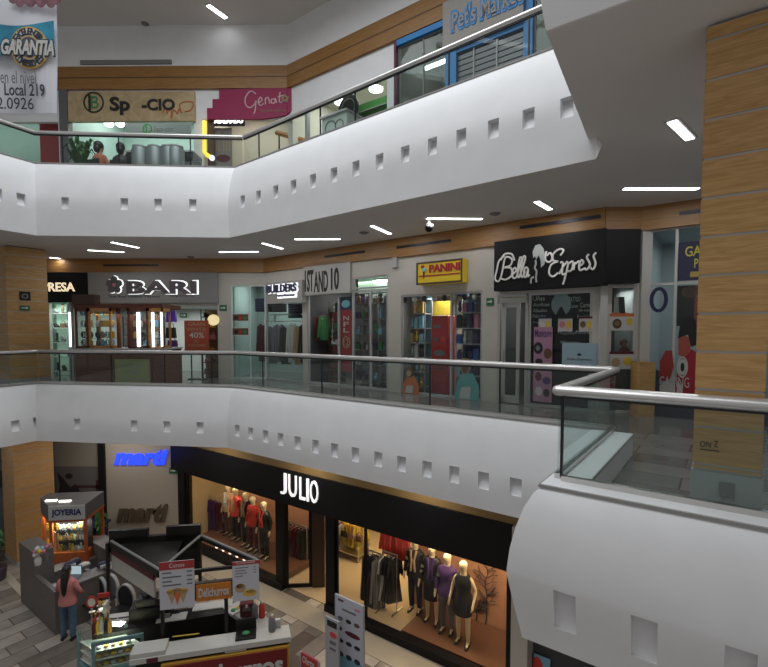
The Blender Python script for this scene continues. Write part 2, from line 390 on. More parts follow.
# oak bands under the ceiling
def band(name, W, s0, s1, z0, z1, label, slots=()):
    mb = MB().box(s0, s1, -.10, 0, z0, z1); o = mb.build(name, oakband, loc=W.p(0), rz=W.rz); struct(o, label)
    for a, b in slots:
        g = MB().box(a, b, -.115, -.1, (z0 + z1) / 2 - .035, (z0 + z1) / 2 + .035)
        for k in range(4): g.box(a, b, -.125, -.115, (z0 + z1) / 2 - .03 + k * .018, (z0 + z1) / 2 - .024 + k * .018)
        q = g.build('air_grille', darkm, loc=W.p(0), rz=W.rz)
        tag(q, label.replace('oak band above', 'long dark air grille over'), 'vent')
bz0 = CEIL2 - .47
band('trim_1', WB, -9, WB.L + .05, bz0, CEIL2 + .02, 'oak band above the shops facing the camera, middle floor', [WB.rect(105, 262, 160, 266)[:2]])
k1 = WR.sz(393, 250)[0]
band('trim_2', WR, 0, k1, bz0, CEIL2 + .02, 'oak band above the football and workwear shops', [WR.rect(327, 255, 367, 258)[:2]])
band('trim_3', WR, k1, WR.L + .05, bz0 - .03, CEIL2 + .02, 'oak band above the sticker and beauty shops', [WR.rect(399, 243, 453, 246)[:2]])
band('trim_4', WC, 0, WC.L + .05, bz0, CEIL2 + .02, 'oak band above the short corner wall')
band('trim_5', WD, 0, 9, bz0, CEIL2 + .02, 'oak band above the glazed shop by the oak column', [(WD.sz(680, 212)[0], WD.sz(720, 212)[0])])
g = MB().box(*WR.rect(522, 225, 602, 222)[:2], -.13, -.095, CEIL2 - .2, CEIL2 - .13).build('air_grille', darkm, loc=WR.p(0), rz=WR.rz)
tag(g, 'long dark air grille in the oak band right above the black beauty shop sign', 'vent')
# top floor
W3 = Wall(xy(PY_(59, 67, 17.05)), xy(PY_(288, 65, 16.95)))
W3R = Wall(W3.p(W3.L).xy, (W3.p(W3.L).xy - U * 13))
b3z1 = W3.sz(170, 67.5)[1]; b3z0 = W3.sz(170, 90)[1]
h3 = [hole(W3, 0, 122, 59, 170, F2Z), hole(W3, 68, 121, 194, 170, F2Z), hole(W3, 203, 119, 250, 170, F2Z)]
h3.append((h3[2][1], W3.L + .1, F2Z, h3[2][3]))
h3[0] = (-9, h3[0][1], F2Z, h3[0][3])
wall_holes('wall_back_upper', W3, -9, W3.L, F2Z, TOPZ, h3, white, 'white wall above the top floor shops facing the camera')
hz = W3R.sz(395, 73)[1]
h3r = [(0, W3R.sz(306, 130)[0], F2Z, h3[2][3]), (W3R.sz(306, 130)[0] + .0, W3R.sz(387, 100)[0], F2Z, hz), (W3R.sz(398, 60)[0], W3R.sz(560, 30)[0], F2Z, b3z0 - .02)]
wall_holes('wall_leg_upper', W3R, 0, 13, F2Z, TOPZ, h3r, white, 'white wall along the long leg of the top gallery')
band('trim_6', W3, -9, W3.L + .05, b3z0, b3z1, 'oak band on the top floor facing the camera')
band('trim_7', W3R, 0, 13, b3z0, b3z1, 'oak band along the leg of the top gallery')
for nm, W, a, b, lab in (('trim_8', W3, -9, W3.L, 'dark brown line between the oak boards, facing the camera'), ('trim_9', W3R, 0, 13, 'dark brown line between the oak boards along the leg')):
    struct(MB().box(a, b, -.107, -.1, (b3z0 + b3z1) / 2 - .012, (b3z0 + b3z1) / 2 + .012).build(nm, brown, loc=W.p(0), rz=W.rz), lab)  # thin dark brown strip along the middle of each band
a, b, c, d = W3.rect(81, 65, 172, 69)
tag(MB().box(a, b, -.05, .01, d + .01, d + .15).build('air_grille', grey, loc=W3.p(0), rz=W3.rz), 'long grey air grille above the oak band over the Sp-cio sign', 'vent')
# ground
WJ = Wall(xy(PZ(181, 620, 0)) * 0 + Vector((-6.9, 15.63)), Vector((2.75, 8.82)))
WM = Wall((-18, 15.75), (-6.95, 15.75))
# oak columns ---------------------------------------------------------
def column(name, label, W, s0, s1, off, dep, z0, z1, base, step, first):
    t = thing(name, label, 'column', W.p((s0 + s1) / 2, off + dep / 2, z0), W.rz); w_ = (s1 - s0) / 2; h = z1 - z0
    bb = MB().box(-w_ - .01, w_ + .01, -dep / 2 - .01, dep / 2 + .01, 0, base).build('base', mat('column base grey', (.36, .37, .37), .45), t)
    z = base; k = 0
    MB().box(-w_ + .008, w_ - .008, -dep / 2 + .008, dep / 2 - .008, base, h - .03).build('core', seam, t)
    z = base + .0; nxt = base + first
    while z < h - .04:
        MB().box(-w_, w_, -dep / 2, dep / 2, z + .022, min(nxt, h - .04)).build('plank', oak, t); z = nxt; nxt = z + step
    MB().box(-w_ + .05, w_ - .05, -dep / 2 + .05, dep / 2 - .05, h - .03, h).build('shadow_gap', darkm, t)  # shade of the gap under the ceiling, put into a dark inset piece
    return t
WN = Wall((N2 + V * .38), (N2 + V * .38 - U))
s0, s1 = WN.sz(694.5, 400)[0], WN.sz(765, 400)[0]
seamz = WN.sz(730, 236)[1]; base_h = WN.sz(720, 473)[1] - F1Z
stp = (WN.sz(730, 157)[1] - WN.sz(730, 354)[1]) / 5
fst = (seamz - F1Z - base_h) % stp
column('oak_column', 'large oak plank column with grey base right behind the near glass balustrade', WN, s0, s1, 0, s1 - s0, F1Z, CEIL2 + .02, base_h, stp, fst)
fs, sz_ = WN.rect(744, 440, 753, 448)[:2], 0
PC = xy(PY_(7, 300, 14.0)); WF = Wall(PC, PC + V)
wl = WF.sz(49, 330)[0]
column('oak_column', 'oak plank column on the middle floor at the far left of the photo', WF, 0, wl, 0, 1.1, F1Z, CEIL2 + .02, .25, .34, .34)
column('oak_column', 'oak clad column on the ground floor behind the jewellery kiosk', WF, 0, wl, 0, 1.1, 0, CEIL1, .1, .37, .37)
# notice and stickers on columns
a, b, c, d = WN.rect(700, 438, 722, 452, -.004)
t = thing('column_notice', 'small dark number notice printed on the oak column behind the glass', 'notice', WN.p((a + b) / 2, -.004, c), WN.rz)
lettering('ON', -(b - a) / 2, -.0, .035, .085, 0, blackm, t, depth=.002)
lettering('Z', .02, .05, .045, .1, 0, blackm, t, depth=.002); MB().box(-(b - a) / 2, .06, -.002, 0, .01, .018).build('underline', blackm, t)
a, b, c, d = WN.rect(719, 483, 734, 498, -.02)
tag(MB().box(a, b, -.012, 0, c, d).build('socket_plate', grey, loc=WN.p(0, -.012), rz=WN.rz), 'grey square outlet plate on the base of the big oak column', 'outlet')
a, b, c, d = WF.rect(20, 291, 30, 300.5, -.02)
t = thing('wall_sign', 'small dark square pictogram sign on the left oak column', 'sign', WF.p((a + b) / 2, -.02, c), WF.rz)
MB().box(-.14, .14, 0, .015, 0, .27).build('plate', darkm, t); MB().ring(0, .13, .08, .07, .02, -.006, 0).build('pictogram', ltgrey, t)
# emergency exit signs
exg = mat('exit green', (.01, .14, .05), .5)
def exit_sign(W, x0, y0, x1, y1, label, off=-.02):
    a, b, c, d = W.rect(x0, y0, x1, y1, off); t = thing('exit_sign', label, 'exit sign', W.p((a + b) / 2, off, c), W.rz); h = (b - a) / 2; H = d - c
    MB().box(-h, h, 0, .02, 0, H).build('plate', exg, t)
    MB().box(-h * .7, h * .2, -.004, 0, H * .42, H * .6).plate([(h * .2, H * .25), (h * .75, H * .5), (h * .2, H * .78)], -.004, 0).build('arrow', paper, t)
exit_sign(WF, 20, 305.5, 30, 310.5, 'green evacuation sign on the left oak column')
exit_sign(WB, 219.5, 305, 226.5, 311, 'green evacuation sign on the pillar right of the shoe shop')
exit_sign(WR, 486.3, 298, 493.5, 305.5, 'green evacuation sign between the sticker shop and the beauty shop')
# ceiling tube lights ---------------------------------------------------
def tube_light(p0, p1, z, label, group, wd=.05, pw=14):
    a, b = PZ(*p0, z), PZ(*p1, z); m = (a + b) / 2; d = (b - a).xy; L = d.length; rz = math.atan2(d.y, d.x)
    t = thing('ceiling_light', label, 'ceiling light', (m.x, m.y, z), rz, group)
    MB().box(-L / 2 - .03, L / 2 + .03, -wd - .03, wd + .03, -.02, .0).build('housing', ltgrey, t)
    MB().box(-L / 2, L / 2, -wd, wd, -.03, -.018).build('diffuser', lamp, t)
    l = area('tube_lamp_light', (m.x, m.y, z - .05), L, .1, pw, (.97, .98, 1), (0, 0, rz)); return t
G = 'tube lights on the middle gallery ceiling'
for p0, p1, lab in [((672, 119.5), (690, 137.5), 'short slanting tube light left of the big oak column'), ((624, 187.5), (698, 187.5), 'long tube light reaching behind the big oak column'),
    ((427, 217.5), (482, 218), 'long tube light above the sticker shop sign'), ((536.5, 200.5), (550, 208.5), 'slanting tube light above the beauty shop sign'),
    ((372, 225), (390, 233), 'slanting tube light above the football shop'), ((295, 238.5), (340, 238.3), 'long tube light in front of the football shop'),
    ((263, 242.5), (282, 248), 'slanting tube light near the inner corner of the gallery'), ((219.5, 251.3), (258, 251), 'long tube light right of the shoe shop sign'),
    ((112, 241.5), (138, 247), 'slanting tube light above the shoe shop sign'), ((88, 249.5), (124, 251.5), 'dimmer long tube light above the flower logo'),
    ((50, 257), (60, 258), 'tiny tube light beside the left oak column')]:
    tube_light(p0, p1, CEIL2 + .02, lab, G, .05, 3 if p0[0] == 50 else 14)
tube_light((208, 4.5), (226, 17.5), TOPZ, 'slanting tube light on the top ceiling', 'tube lights on the top ceiling', .08, 1.5)
# dome camera, detectors
c0 = PZ(429, 219, CEIL2 + .02)
t = thing('dome_camera', 'dark dome security camera hanging from the ceiling over the sticker shop', 'camera', (c0.x, c0.y, CEIL2 - .28))
MB().lathe([(.04, .3), (.04, .2), (.1, .18), (.1, .12)]).build('mount', ltgrey, t, smooth=True); MB().ball(0, 0, .1, .095).build('dome', black, t, smooth=True)
for px, py, z, lab in ((364, 232, CEIL2 + .02, 'round smoke detector near the football shop'), (495, 213, CEIL2 + .02, 'round smoke detector over the beauty shop'), (145, 23.5, TOPZ, 'round smoke detector on the top ceiling'), (191, 256.5, CEIL2 + .02, 'round smoke detector over the shoe shop')):
    c0 = PZ(px, py, z); tag(MB().lathe([(.07, -.05), (.12, -.02), (.13, 0)]).build('smoke_detector', grey, loc=c0, smooth=True), lab, 'smoke detector')
# ---------------------------------------------------------------- glass balustrades
railm = mat('satin rail', (.66, .65, .64), .38, .75)
def balustrade(label, P, Q, top, setin, e0, e1, joints, rw=.055, rh=.045, cap0=False):
    """P..Q curb line; glass set in from the edge; joints = distances of the panel joints"""
    W = Wall(P, Q); L = W.L; t = thing('glass_balustrade', label, 'balustrade', W.p(0, setin, top), W.rz)
    s0, s1 = e0, L + e1; zr = .87
    js = [s0] + [j for j in joints if s0 + .1 < j < s1 - .1] + [s1]
    path = [(s0 - (.06 if cap0 else 0), 0, zr)] + [(s0 + (s1 - s0) * k / 6, 0, zr) for k in range(1, 7)]
    rad = [1] * 7
    if cap0: path = [(s0 - .1, 0, zr), (s0 - .092, 0, zr), (s0 - .07, 0, zr), (s0 - .03, 0, zr)] + path[1:]; rad = [.3, .65, .92, 1] + rad[1:]
    MB().tube(path, rw, 20, rh, radii=rad).build('handrail', railm, t, smooth=True)
    MB().box(s0, s1, -.03, .03, 0, .05).build('base_channel', steel, t)
    MB().box(s0, s1, -.018, .018, zr - .05 - .02, zr - rh * .6).build('top_channel', darkm, t)
    for a, b in zip(js[:-1], js[1:]):
        MB().box(a + .012, b - .012, -.006, .006, .05, zr - .06).build('glass_panel', glass, t)
    for j in js[1:-1]: MB().box(j - .012, j + .012, -.012, .012, .03, zr - .05).build('joint_strip', darkm, t)
    return t
def jpx(P, Q, pxs, setin): w = Wall(P, Q); return [w.sz(px, 380, setin)[0] for px in pxs]
si = .22; s3 = .35
balustrade('glass balustrade of the middle gallery in front of the shoe shop', A2, B2, C1Z, si, -.135, .07, jpx(A2, B2, (60, 112, 165, 212), si))
balustrade('long glass balustrade of the middle gallery before the sticker and beauty shops', B2, F2, C1Z, si, -.07, .07, jpx(B2, F2, (263, 322, 354, 430, 500), si))
balustrade('short glass balustrade running back from the near balcony corner', F2, N2, C1Z, .08, -.2, -.25, [])
balustrade('glass balustrade on the middle gallery at the left edge of the photo', L2, A2, C1Z, si, 0, .13, [2, 4, 6, 8])
nb = balustrade('near glass balustrade with a thick rounded handrail', N2, E2, C1Z, si, .13, 0, [2.6], .075, .052, True)
MB().box(.115, .135, -.02, .02, .03, .8).build('end_post', darkm, nb)
balustrade('top gallery glass balustrade facing the camera', A3, B3, C2Z, s3, -.21, .115, jpx(A3, B3, (70, 125, 195), s3))
balustrade('top gallery glass balustrade running up to the right past the pet shop', B3, F3, C2Z, s3, -.115, .1, jpx(B3, F3, (262, 322, 356, 398, 447, 524), s3))
balustrade('top gallery glass balustrade at the left edge behind the banner', L3, A3, C2Z, s3, 0, .21, [2, 4, 6, 8])
# curb caps
def cap(pts, z, label, nm):
    a = inset(pts, -.02); b = inset(pts, .36); mb = MB()
    for i in range(len(pts) - 1):
        mb.prism([a[i], a[i + 1], b[i + 1], b[i]], z, z + .025)
    struct(mb.build(nm, mat('curb stone', (.30, .295, .285), .3), None), label)
cap([L2, A2, B2, F2], C1Z - .0, 'grey stone cap on the middle gallery curb', 'trim_10'); cap([L3, A3, B3, F3], C2Z, 'grey stone cap on the top gallery curb', 'trim_11')
cap([F2, N2, E2], C1Z - .03, 'pale stone cap on the near balcony curb', 'trim_12')
# ================================================================ builders for shop contents
def interior(name, W, s0, s1, dep, z0, z1, m, label, power=0, col=(1, .96, .88), off=.15):
    """side walls, back wall and ceiling of a shop behind an opening"""
    mb = MB().box(s0 - .1, s1 + .1, dep, dep + .1, z0, z1).box(s0 - .1, s0, off, dep, z0, z1).box(s1, s1 + .1, off, dep, z0, z1).box(s0 - .1, s1 + .1, off, dep, z1, z1 + .1)
    struct(mb.build(name, m, loc=W.p(0), rz=W.rz), label)
    if power:
        p = W.p((s0 + s1) / 2, dep * .5, z1 - .1); area('shop_light', p, (s1 - s0) * .7, dep * .5, power, col, (0, 0, W.rz))
def box_sign(name, W, rect, off, dep, m, label, cat='sign', border=None, bw=.03):
    a, b, c, d = W.rect(*rect, off); t = thing(name, label, cat, W.p((a + b) / 2, off, c), W.rz); h = (b - a) / 2
    MB().box(-h, h, 0, dep, 0, d - c).build('panel', m, t)
    if border:
        q = MB(); H = d - c
        q.box(-h, h, -.015, 0, 0, bw).box(-h, h, -.015, 0, H - bw, H).box(-h, -h + bw, -.015, 0, bw, H - bw).box(h - bw, h, -.015, 0, bw, H - bw); q.build('border', border, t)
    t['_'] = 0; del t['_']
    return t, h, d - c
def sub(W, rect, off, root_s, root_z):
    a, b, c, d = W.rect(*rect, off); return a - root_s, b - root_s, c - root_z, d - root_z
def frame_window(name, label, W, s0, s1, z0, z1, mulls=(), trans=(), m=None, fw=.04, off=.02, g=None):
    m = m or ltgrey; t = bpy.data.objects.new(name, None); C.objects.link(t); t.location = W.p(s0, off, z0); t.rotation_euler = (0, 0, W.rz); struct(t, label)
    L, H = s1 - s0, z1 - z0; q = MB().box(0, fw, 0, .06, 0, H).box(L - fw, L, 0, .06, 0, H).box(fw, L - fw, 0, .06, 0, fw).box(fw, L - fw, 0, .06, H - fw, H)
    for x in mulls: q.box(x - s0 - fw / 2, x - s0 + fw / 2, 0, .06, fw, H - fw)
    for z in trans: q.box(fw, L - fw, .005, .055, z - z0 - fw / 2, z - z0 + fw / 2)
    q.build('frame', m, t); MB().box(fw, L - fw, .025, .035, fw, H - fw).build('pane', g or shopglass, t); return t
def poster(W, rect, off, base, label, bits=(), name='poster', cat='poster', group=None, dep=.012):
    """bits: (x0,y0,x1,y1 as fractions from the top left, material, shape)"""
    a, b, c, d = W.rect(*rect, off); t = thing(name, label, cat, W.p((a + b) / 2, off, c), W.rz, group); h = (b - a) / 2; H = d - c
    MB().box(-h, h, 0, dep, 0, H).build('sheet', base, t)
    poster_bits(t, h, H, bits); return t
def poster_bits(t, h, H, bits, y=-.003):
    by = {}
    for bt in bits:
        x0, y0, x1, y1, m = bt[:5]; sh = bt[5] if len(bt) > 5 else 'b'
        if sh not in ('b', 'o', 'ring', 'tri'):
            lettering(sh, -h + 2 * h * x0, -h + 2 * h * x1, H * (1 - y1), H * (1 - y0), y, m, t, depth=.003, bold=.01); continue
        q = by.setdefault((m.name, 'b'), (m, MB()))[1]; X0, X1, Z0, Z1 = -h + 2 * h * x0, -h + 2 * h * x1, H * (1 - y1), H * (1 - y0)
        if sh == 'b': q.box(X0, X1, y, 0, Z0, Z1)
        elif sh == 'o': q.disc((X0 + X1) / 2, (Z0 + Z1) / 2, (X1 - X0) / 2, (Z1 - Z0) / 2, y - .001, 0, 14)
        elif sh == 'ring': q.ring((X0 + X1) / 2, (Z0 + Z1) / 2, (X1 - X0) / 2, (Z1 - Z0) / 2, (X1 - X0) * .1, y, 0, 16)
        elif sh == 'tri': q.plate([(X0, Z1), (X1, Z1), ((X0 + X1) / 2, Z0)], y - .001, 0)
    for k, (m, q) in by.items(): q.build('print', m, t)
def goods(kind, W, s, off, z, m, label, group, sx=.12, sy=.12, sz=.2, rz=0):
    """one small ware of a given shape standing at z"""
    q = MB()
    if kind == 'box': q.box(-sx / 2, sx / 2, -sy / 2, sy / 2, 0, sz * .85).box(-sx / 2 + .01, sx / 2 - .01, -sy / 2 + .01, sy / 2 - .01, sz * .85, sz)
    elif kind == 'bag':
        q.plate([(-sx / 2, 0), (sx / 2, 0), (sx * .42, sz * .65), (-sx * .42, sz * .65)], -sy / 2, sy / 2)
        q.tube([(-sx * .28, 0, sz * .63), (-sx * .22, 0, sz * .9), (0, 0, sz), (sx * .22, 0, sz * .9), (sx * .28, 0, sz * .63)], .012, 5)
    elif kind == 'shoe':
        q.tube([(-sx * .42, 0, sz * .6), (-sx * .3, 0, sz * .45), (0, 0, sz * .3), (sx * .3, 0, sz * .2), (sx * .48, 0, sz * .15)], sy * .5, 8, sz * .24, radii=[.7, 1, .9, .8, .35]); q.box(-sx * .46, -sx * .3, -sy * .3, sy * .3, 0, sz * .3).box(-sx * .3, sx * .45, -sy * .35, sy * .35, 0, sz * .06)
    elif kind == 'boot':
        q.tube([(0, 0, sz), (0, 0, sz * .5), (0, 0, sz * .15)], sx * .25, 8, sy * .4); q.tube([(0, 0, sz * .12), (sx * .3, 0, sz * .1), (sx * .62, 0, sz * .06)], sy * .36, 8, sz * .09, radii=[1.1, 1, .6]); q.box(-sx * .22, -sx * .05, -.02, .02, -.0, sz * .1)
    elif kind == 'jar': q.lathe([(sx * .4, 0), (sx * .5, sz * .1), (sx * .5, sz * .7), (sx * .3, sz * .82), (sx * .34, sz * .84), (sx * .34, sz)], n=10, sy=sy / sx)
    elif kind == 'plush': q.ball(0, 0, sz * .33, sx * .5, sy * .5, sz * .33, 8, 6); q.ball(0, 0, sz * .78, sx * .36, sy * .36, sz * .24, 8, 6); q.ball(-sx * .28, 0, sz * .95, sx * .12, sy * .1, sz * .1, 6, 4); q.ball(sx * .28, 0, sz * .95, sx * .12, sy * .1, sz * .1, 6, 4)
    elif kind == 'watch': q.ring(0, sz * .5, sx * .5, sz * .5, sx * .14, -sy / 2, sy / 2, 12); q.disc(0, sz * .5, sx * .22, sz * .2, -sy * .8, -sy * .5, 10)
    nm = dict(box='boxed_toy', bag='handbag', shoe='shoe', boot='boot', jar='jar', plush='plush_toy', watch='bracelet')[kind]
    o = q.build(nm, m, loc=W.p(s, off, z), rz=W.rz + rz, smooth=kind in ('jar', 'plush', 'shoe', 'boot'))
    return tag(o, label, nm.replace('_', ' '), group)
def shelf_unit(W, s0, s1, off, dep, z0, z1, n, label, m=None, back=None, group=None):
    m = m or ltgrey; t = thing('shelf_unit', label, 'shelf', W.p((s0 + s1) / 2, off, z0), W.rz, group); h = (s1 - s0) / 2; H = z1 - z0
    for x in (-h, h - .03):
        for y in (0, dep - .03): MB().box(x, x + .03, y, y + .03, 0, H).build('post', m, t)
    if back: MB().box(-h + .03, h - .03, dep - .02, dep, 0, H).build('back_panel', back, t)
    zs = []
    for k in range(n):
        z = H * (k + .3) / n; MB().box(-h + .03, h - .03, .0, dep - .02, z, z + .025).build('shelf', m, t); zs.append(z0 + z + .025)
    return zs
def fill_shelves(W, s0, s1, off, zs, kinds, cols, label, group, pitch=.2, sz=(.15, .3), gap=.15):
    nth = ['first', 'second', 'third', 'fourth', 'fifth', 'sixth', 'seventh', 'eighth', 'ninth', 'tenth', 'eleventh', 'twelfth']
    place = label.split(' on ', 1)[1]
    for zi, z in enumerate(zs):
        s = s0 + pitch / 2; m = 0
        while s < s1 - pitch / 3:
            if random.random() > gap:
                k = random.choice(kinds); h = random.uniform(*sz); cn = random.choice(cols)
                wd = dict(box='box', bag='bag', shoe='shoe', boot='boot', jar='jar', plush='plush', watch='bracelet')[k]
                goods(k, W, s, off, z, PAL[cn], '%s %s, %s from left, %s shelf up, %s' % (dict(sky='pale blue', tan='tan').get(cn, cn), wd, nth[min(m, 11)], nth[zi], place), group, sx=pitch * random.uniform(.6, .85), sy=.12, sz=h); m += 1
            s += pitch
def garment(W, s, off, ztop, L, wd, m, label, group, kind='dress', rz=math.pi / 2, name='garment'):
    """clothes on a hanger; hook at ztop"""
    t = thing(name, label, 'clothes', W.p(s, off, ztop - L - .1), W.rz + rz, group); H = L; h = wd / 2; q = MB()
    if kind == 'dress': out = [(-h * .45, H), (-h * .95, H * .93), (-h * 1.15, H * .62), (-h * .9, H * .6), (-h * .62, H * .8), (-h * .6, H * .55), (-h * 1.0, 0), (h * 1.0, .02), (h * .6, H * .55), (h * .62, H * .8), (h * .9, H * .6), (h * 1.15, H * .62), (h * .95, H * .93), (h * .45, H), (0, H * .95)]
    elif kind == 'jacket': out = [(-h * .4, H), (-h * .95, H * .93), (-h * 1.25, H * .15), (-h * .98, H * .12), (-h * .75, H * .7), (-h * .75, 0), (h * .75, 0), (h * .75, H * .7), (h * .98, H * .12), (h * 1.25, H * .15), (h * .95, H * .93), (h * .4, H), (0, H * .94)]
    else: out = [(-h * .6, H), (-h * .75, 0), (-h * .12, 0), (0, H * .7), (h * .12, 0), (h * .75, 0), (h * .6, H)]
    # folded surface: thick in the middle, thin at the hems
    i = 0
    q.plate(out, -.05, .05)
    q.tube([(-h * .5, -.055, H * .9), (-h * .42, -.07, H * .5), (-h * .5, -.06, .03)], .022, 5); q.tube([(h * .35, -.055, H * .9), (h * .3, -.07, H * .45), (h * .42, -.06, .03)], .022, 5)
    q.build('cloth', m, t)
    MB().tube([(-h * .8, 0, H * .94), (0, 0, H + .03), (h * .8, 0, H * .94)], .008, 5).tube([(0, 0, H + .03), (0, 0, H + .08), (.02, 0, H + .1), (-.0, 0, H + .12)], .006, 5).build('hanger', seam, t)
    return t
def clothes_rack(W, s0, s1, off, z0, h, label, m=None):
    m = m or steel; t = thing('clothes_rack', label, 'clothes rack', W.p((s0 + s1) / 2, off, z0), W.rz); L = (s1 - s0) / 2
    MB().tube([(-L, 0, h), (L, 0, h)], .018, 8).build('rail', m, t)
    for x in (-L + .02, L - .02): MB().tube([(x, 0, 0), (x, 0, h)], .016, 8).box(x - .02, x + .02, -.25, .25, 0, .025).build('leg', m, t)
    return t
# ---------------------------------------------------------------- figures
def skinned(name, pts, edges, radii, sub=2, root=0):
    me = bpy.data.meshes.new(name); me.from_pydata(pts, edges, []); o = bpy.data.objects.new(name, me); C.objects.link(o)
    o.modifiers.new('skin', 'SKIN').use_smooth_shade = True
    for i, r in enumerate(radii):
        r = r if isinstance(r, tuple) else (r, r); me.skin_vertices[0].data[i].radius = r; me.skin_vertices[0].data[i].use_root = (i == root)
    s_ = o.modifiers.new('sub', 'SUBSURF'); s_.levels = sub; s_.render_levels = sub
    r = eval_mesh(o, name); bpy.data.objects.remove(o); return r
def body_points(pose, slim=1.0):
    """pose: dict with hip, knees, ankles, toes, elbows, wrists, hands; metres, figure 1.75 tall, facing -y"""
    P = [(0, 0, .96), (0, .0, 1.12), (0, -.01, 1.28), (0, .0, 1.385), (0, .0, 1.46), (0, -.005, 1.535), (0, -.018, 1.615), (0, -.015, 1.69), (0, -.005, 1.735)]
    R = [(.135 * slim, .10), (.105 * slim, .085), (.12 * slim, .09), (.07 * slim, .06), (.05, .05), (.07, .075), (.095, .115), (.088, .112), (.03, .04)]
    E = [(0, 1), (1, 2), (2, 3), (3, 4), (4, 5), (5, 6), (6, 7), (7, 8)]
    for sx in (-1, 1):
        k = 'L' if sx < 0 else 'R'
        kn = pose.get('knee' + k, (sx * .10, -.01, .50)); an = pose.get('ankle' + k, (sx * .10, .02, .09)); to = pose.get('toe' + k, (an[0] + sx * .015, an[1] - .14, an[2] - .055))
        i = len(P); P += [(sx * .095, 0, .88), tuple((a + b) / 2 for a, b in zip((sx * .095, 0, .88), kn)), kn, tuple(a * .6 + b * .4 for a, b in zip(kn, an)), an, (an[0], an[1] - .03, an[2] - .045), to]
        R += [.085, .078, .055, .056, .036, .04, .03]; E += [(0, i)] + [(i + j, i + j + 1) for j in range(6)]
        el = pose.get('elbow' + k, (sx * .235, .03, 1.14)); wr = pose.get('wrist' + k, (sx * .25, -.04, .90)); hd = Vector(wr) - Vector(el); hd = Vector(wr) + hd.normalized() * .085
        i = len(P); P += [(sx * .15, 0, 1.375), el, wr, tuple(hd)]
        R += [.05, .038, .025, (.034, .02)]; E += [(3, i), (i, i + 1), (i + 1, i + 2), (i + 2, i + 3)]
        d = (Vector(wr) - Vector(el)).normalized(); side = Vector((0, -1, 0)) if abs(d.y) < .7 else Vector((1, 0, 0))
        side = (side - d * side.dot(d)).normalized(); cup = Vector((-sx, 0, 0)); cup = (cup - d * cup.dot(d)).normalized()
        b = i + 3
        for q, ln in ((-.6, .058), (-.2, .075), (.2, .085), (.6, .075)):
            j = len(P); base = Vector(hd) + side * q * .045; P += [tuple(base + d * ln * .55), tuple(base + d * ln + cup * .018)]; R += [.0095, .0075]; E += [(b, j), (j, j + 1)]
        j = len(P); P += [tuple(Vector(wr) + d * .045 + side * .04), tuple(Vector(wr) + d * .09 + side * .05)]; R += [.011, .009]; E += [(b - 1, j), (j, j + 1)]
    return P, E, R
def body_mesh(pose, name='body', slim=1.0):
    P, E, R = body_points(pose, slim); return skinned(name, P, E, R)
def torso_cloth(lo, hi, m, parent, name='top', puff=1.0, flare=0, sleeves=None, pose={}):
    q = MB(); prof = []
    ref = [(.80, .165, .13), (.90, .175, .135), (.97, .165, .125), (1.05, .14, .11), (1.12, .13, .105), (1.22, .15, .115), (1.32, .165, .12), (1.39, .175, .10), (1.44, .12, .08), (1.48, .06, .06)]
    def rr(z):
        for (a, x0, y0), (b, x1, y1) in zip(ref[:-1], ref[1:]):
            if z <= b: k = max(0, (z - a) / (b - a)); return x0 + (x1 - x0) * k, y0 + (y1 - y0) * k
        return ref[-1][1:]
    n = 14; i = 0; zs = [lo + (hi - lo) * k / 8 for k in range(9)]
    for z in zs:
        a, b = rr(z); f = puff * (1 + flare * max(0, (1.0 - z))); ii = len(q.v)
        for k in range(16):
            t = 2 * math.pi * k / 16; q.v.append((a * f * 1.04 * math.cos(t), b * f * 1.08 * math.sin(t), z))
    for j in range(8):
        for k in range(16): a = j * 16 + k; b = j * 16 + (k + 1) % 16; q.f.append((a, b, b + 16, a + 16))
    q.f.append(tuple(8 * 16 + k for k in range(16)))
    if sleeves:
        for sx in (-1, 1):
            k = 'L' if sx < 0 else 'R'; el = Vector(pose.get('elbow' + k, (sx * .235, .03, 1.14))); wr = Vector(pose.get('wrist' + k, (sx * .25, -.04, .90))); sh = Vector((sx * .13, 0, 1.385))
            pts = [sh, sh.lerp(el, .5), el] + ([el.lerp(wr, .5), el.lerp(wr, .95)] if sleeves == 'long' else []); q.tube(pts, .066, 10, radii=[1.1, 1, .85, .72, .62][:len(pts)])
    return q.build(name, m, parent, smooth=True)
def legs_cloth(m, parent, name='trousers', lo=.1, pose={}, wide=1.0):
    q = MB()
    for sx in (-1, 1):
        k = 'L' if sx < 0 else 'R'; kn = Vector(pose.get('knee' + k, (sx * .10, -.01, .50))); an = Vector(pose.get('ankle' + k, (sx * .10, .02, .09))); an.z = max(an.z, lo)
        hp = Vector((sx * .08, 0, .92)); q.tube([hp, hp.lerp(kn, .5), kn, kn.lerp(an, .5), an], .105 * wide, 10, radii=[.98, .9, .72, .66, .56])
    q.lathe([(.16, .84), (.185, .90), (.172, .97), (.155, 1.03)], n=14, sy=.78)
    return q.build(name, m, parent, smooth=True)
def shoes(m, parent, pose={}):
    for sx in (-1, 1):
        k = 'L' if sx < 0 else 'R'; an = Vector(pose.get('ankle' + k, (sx * .10, .02, .09)))
        MB().tube([(an.x, an.y + .05, an.z - .045), (an.x, an.y - .02, an.z - .045), (an.x + sx * .01, an.y - .1, an.z - .06), (an.x + sx * .015, an.y - .17, an.z - .07)], .05, 8, .04, radii=[.8, 1, .95, .5]).box(an.x - .03, an.x + .03, an.y + .03, an.y + .07, an.z - .09, an.z - .03).build('shoe', m, parent, smooth=True)
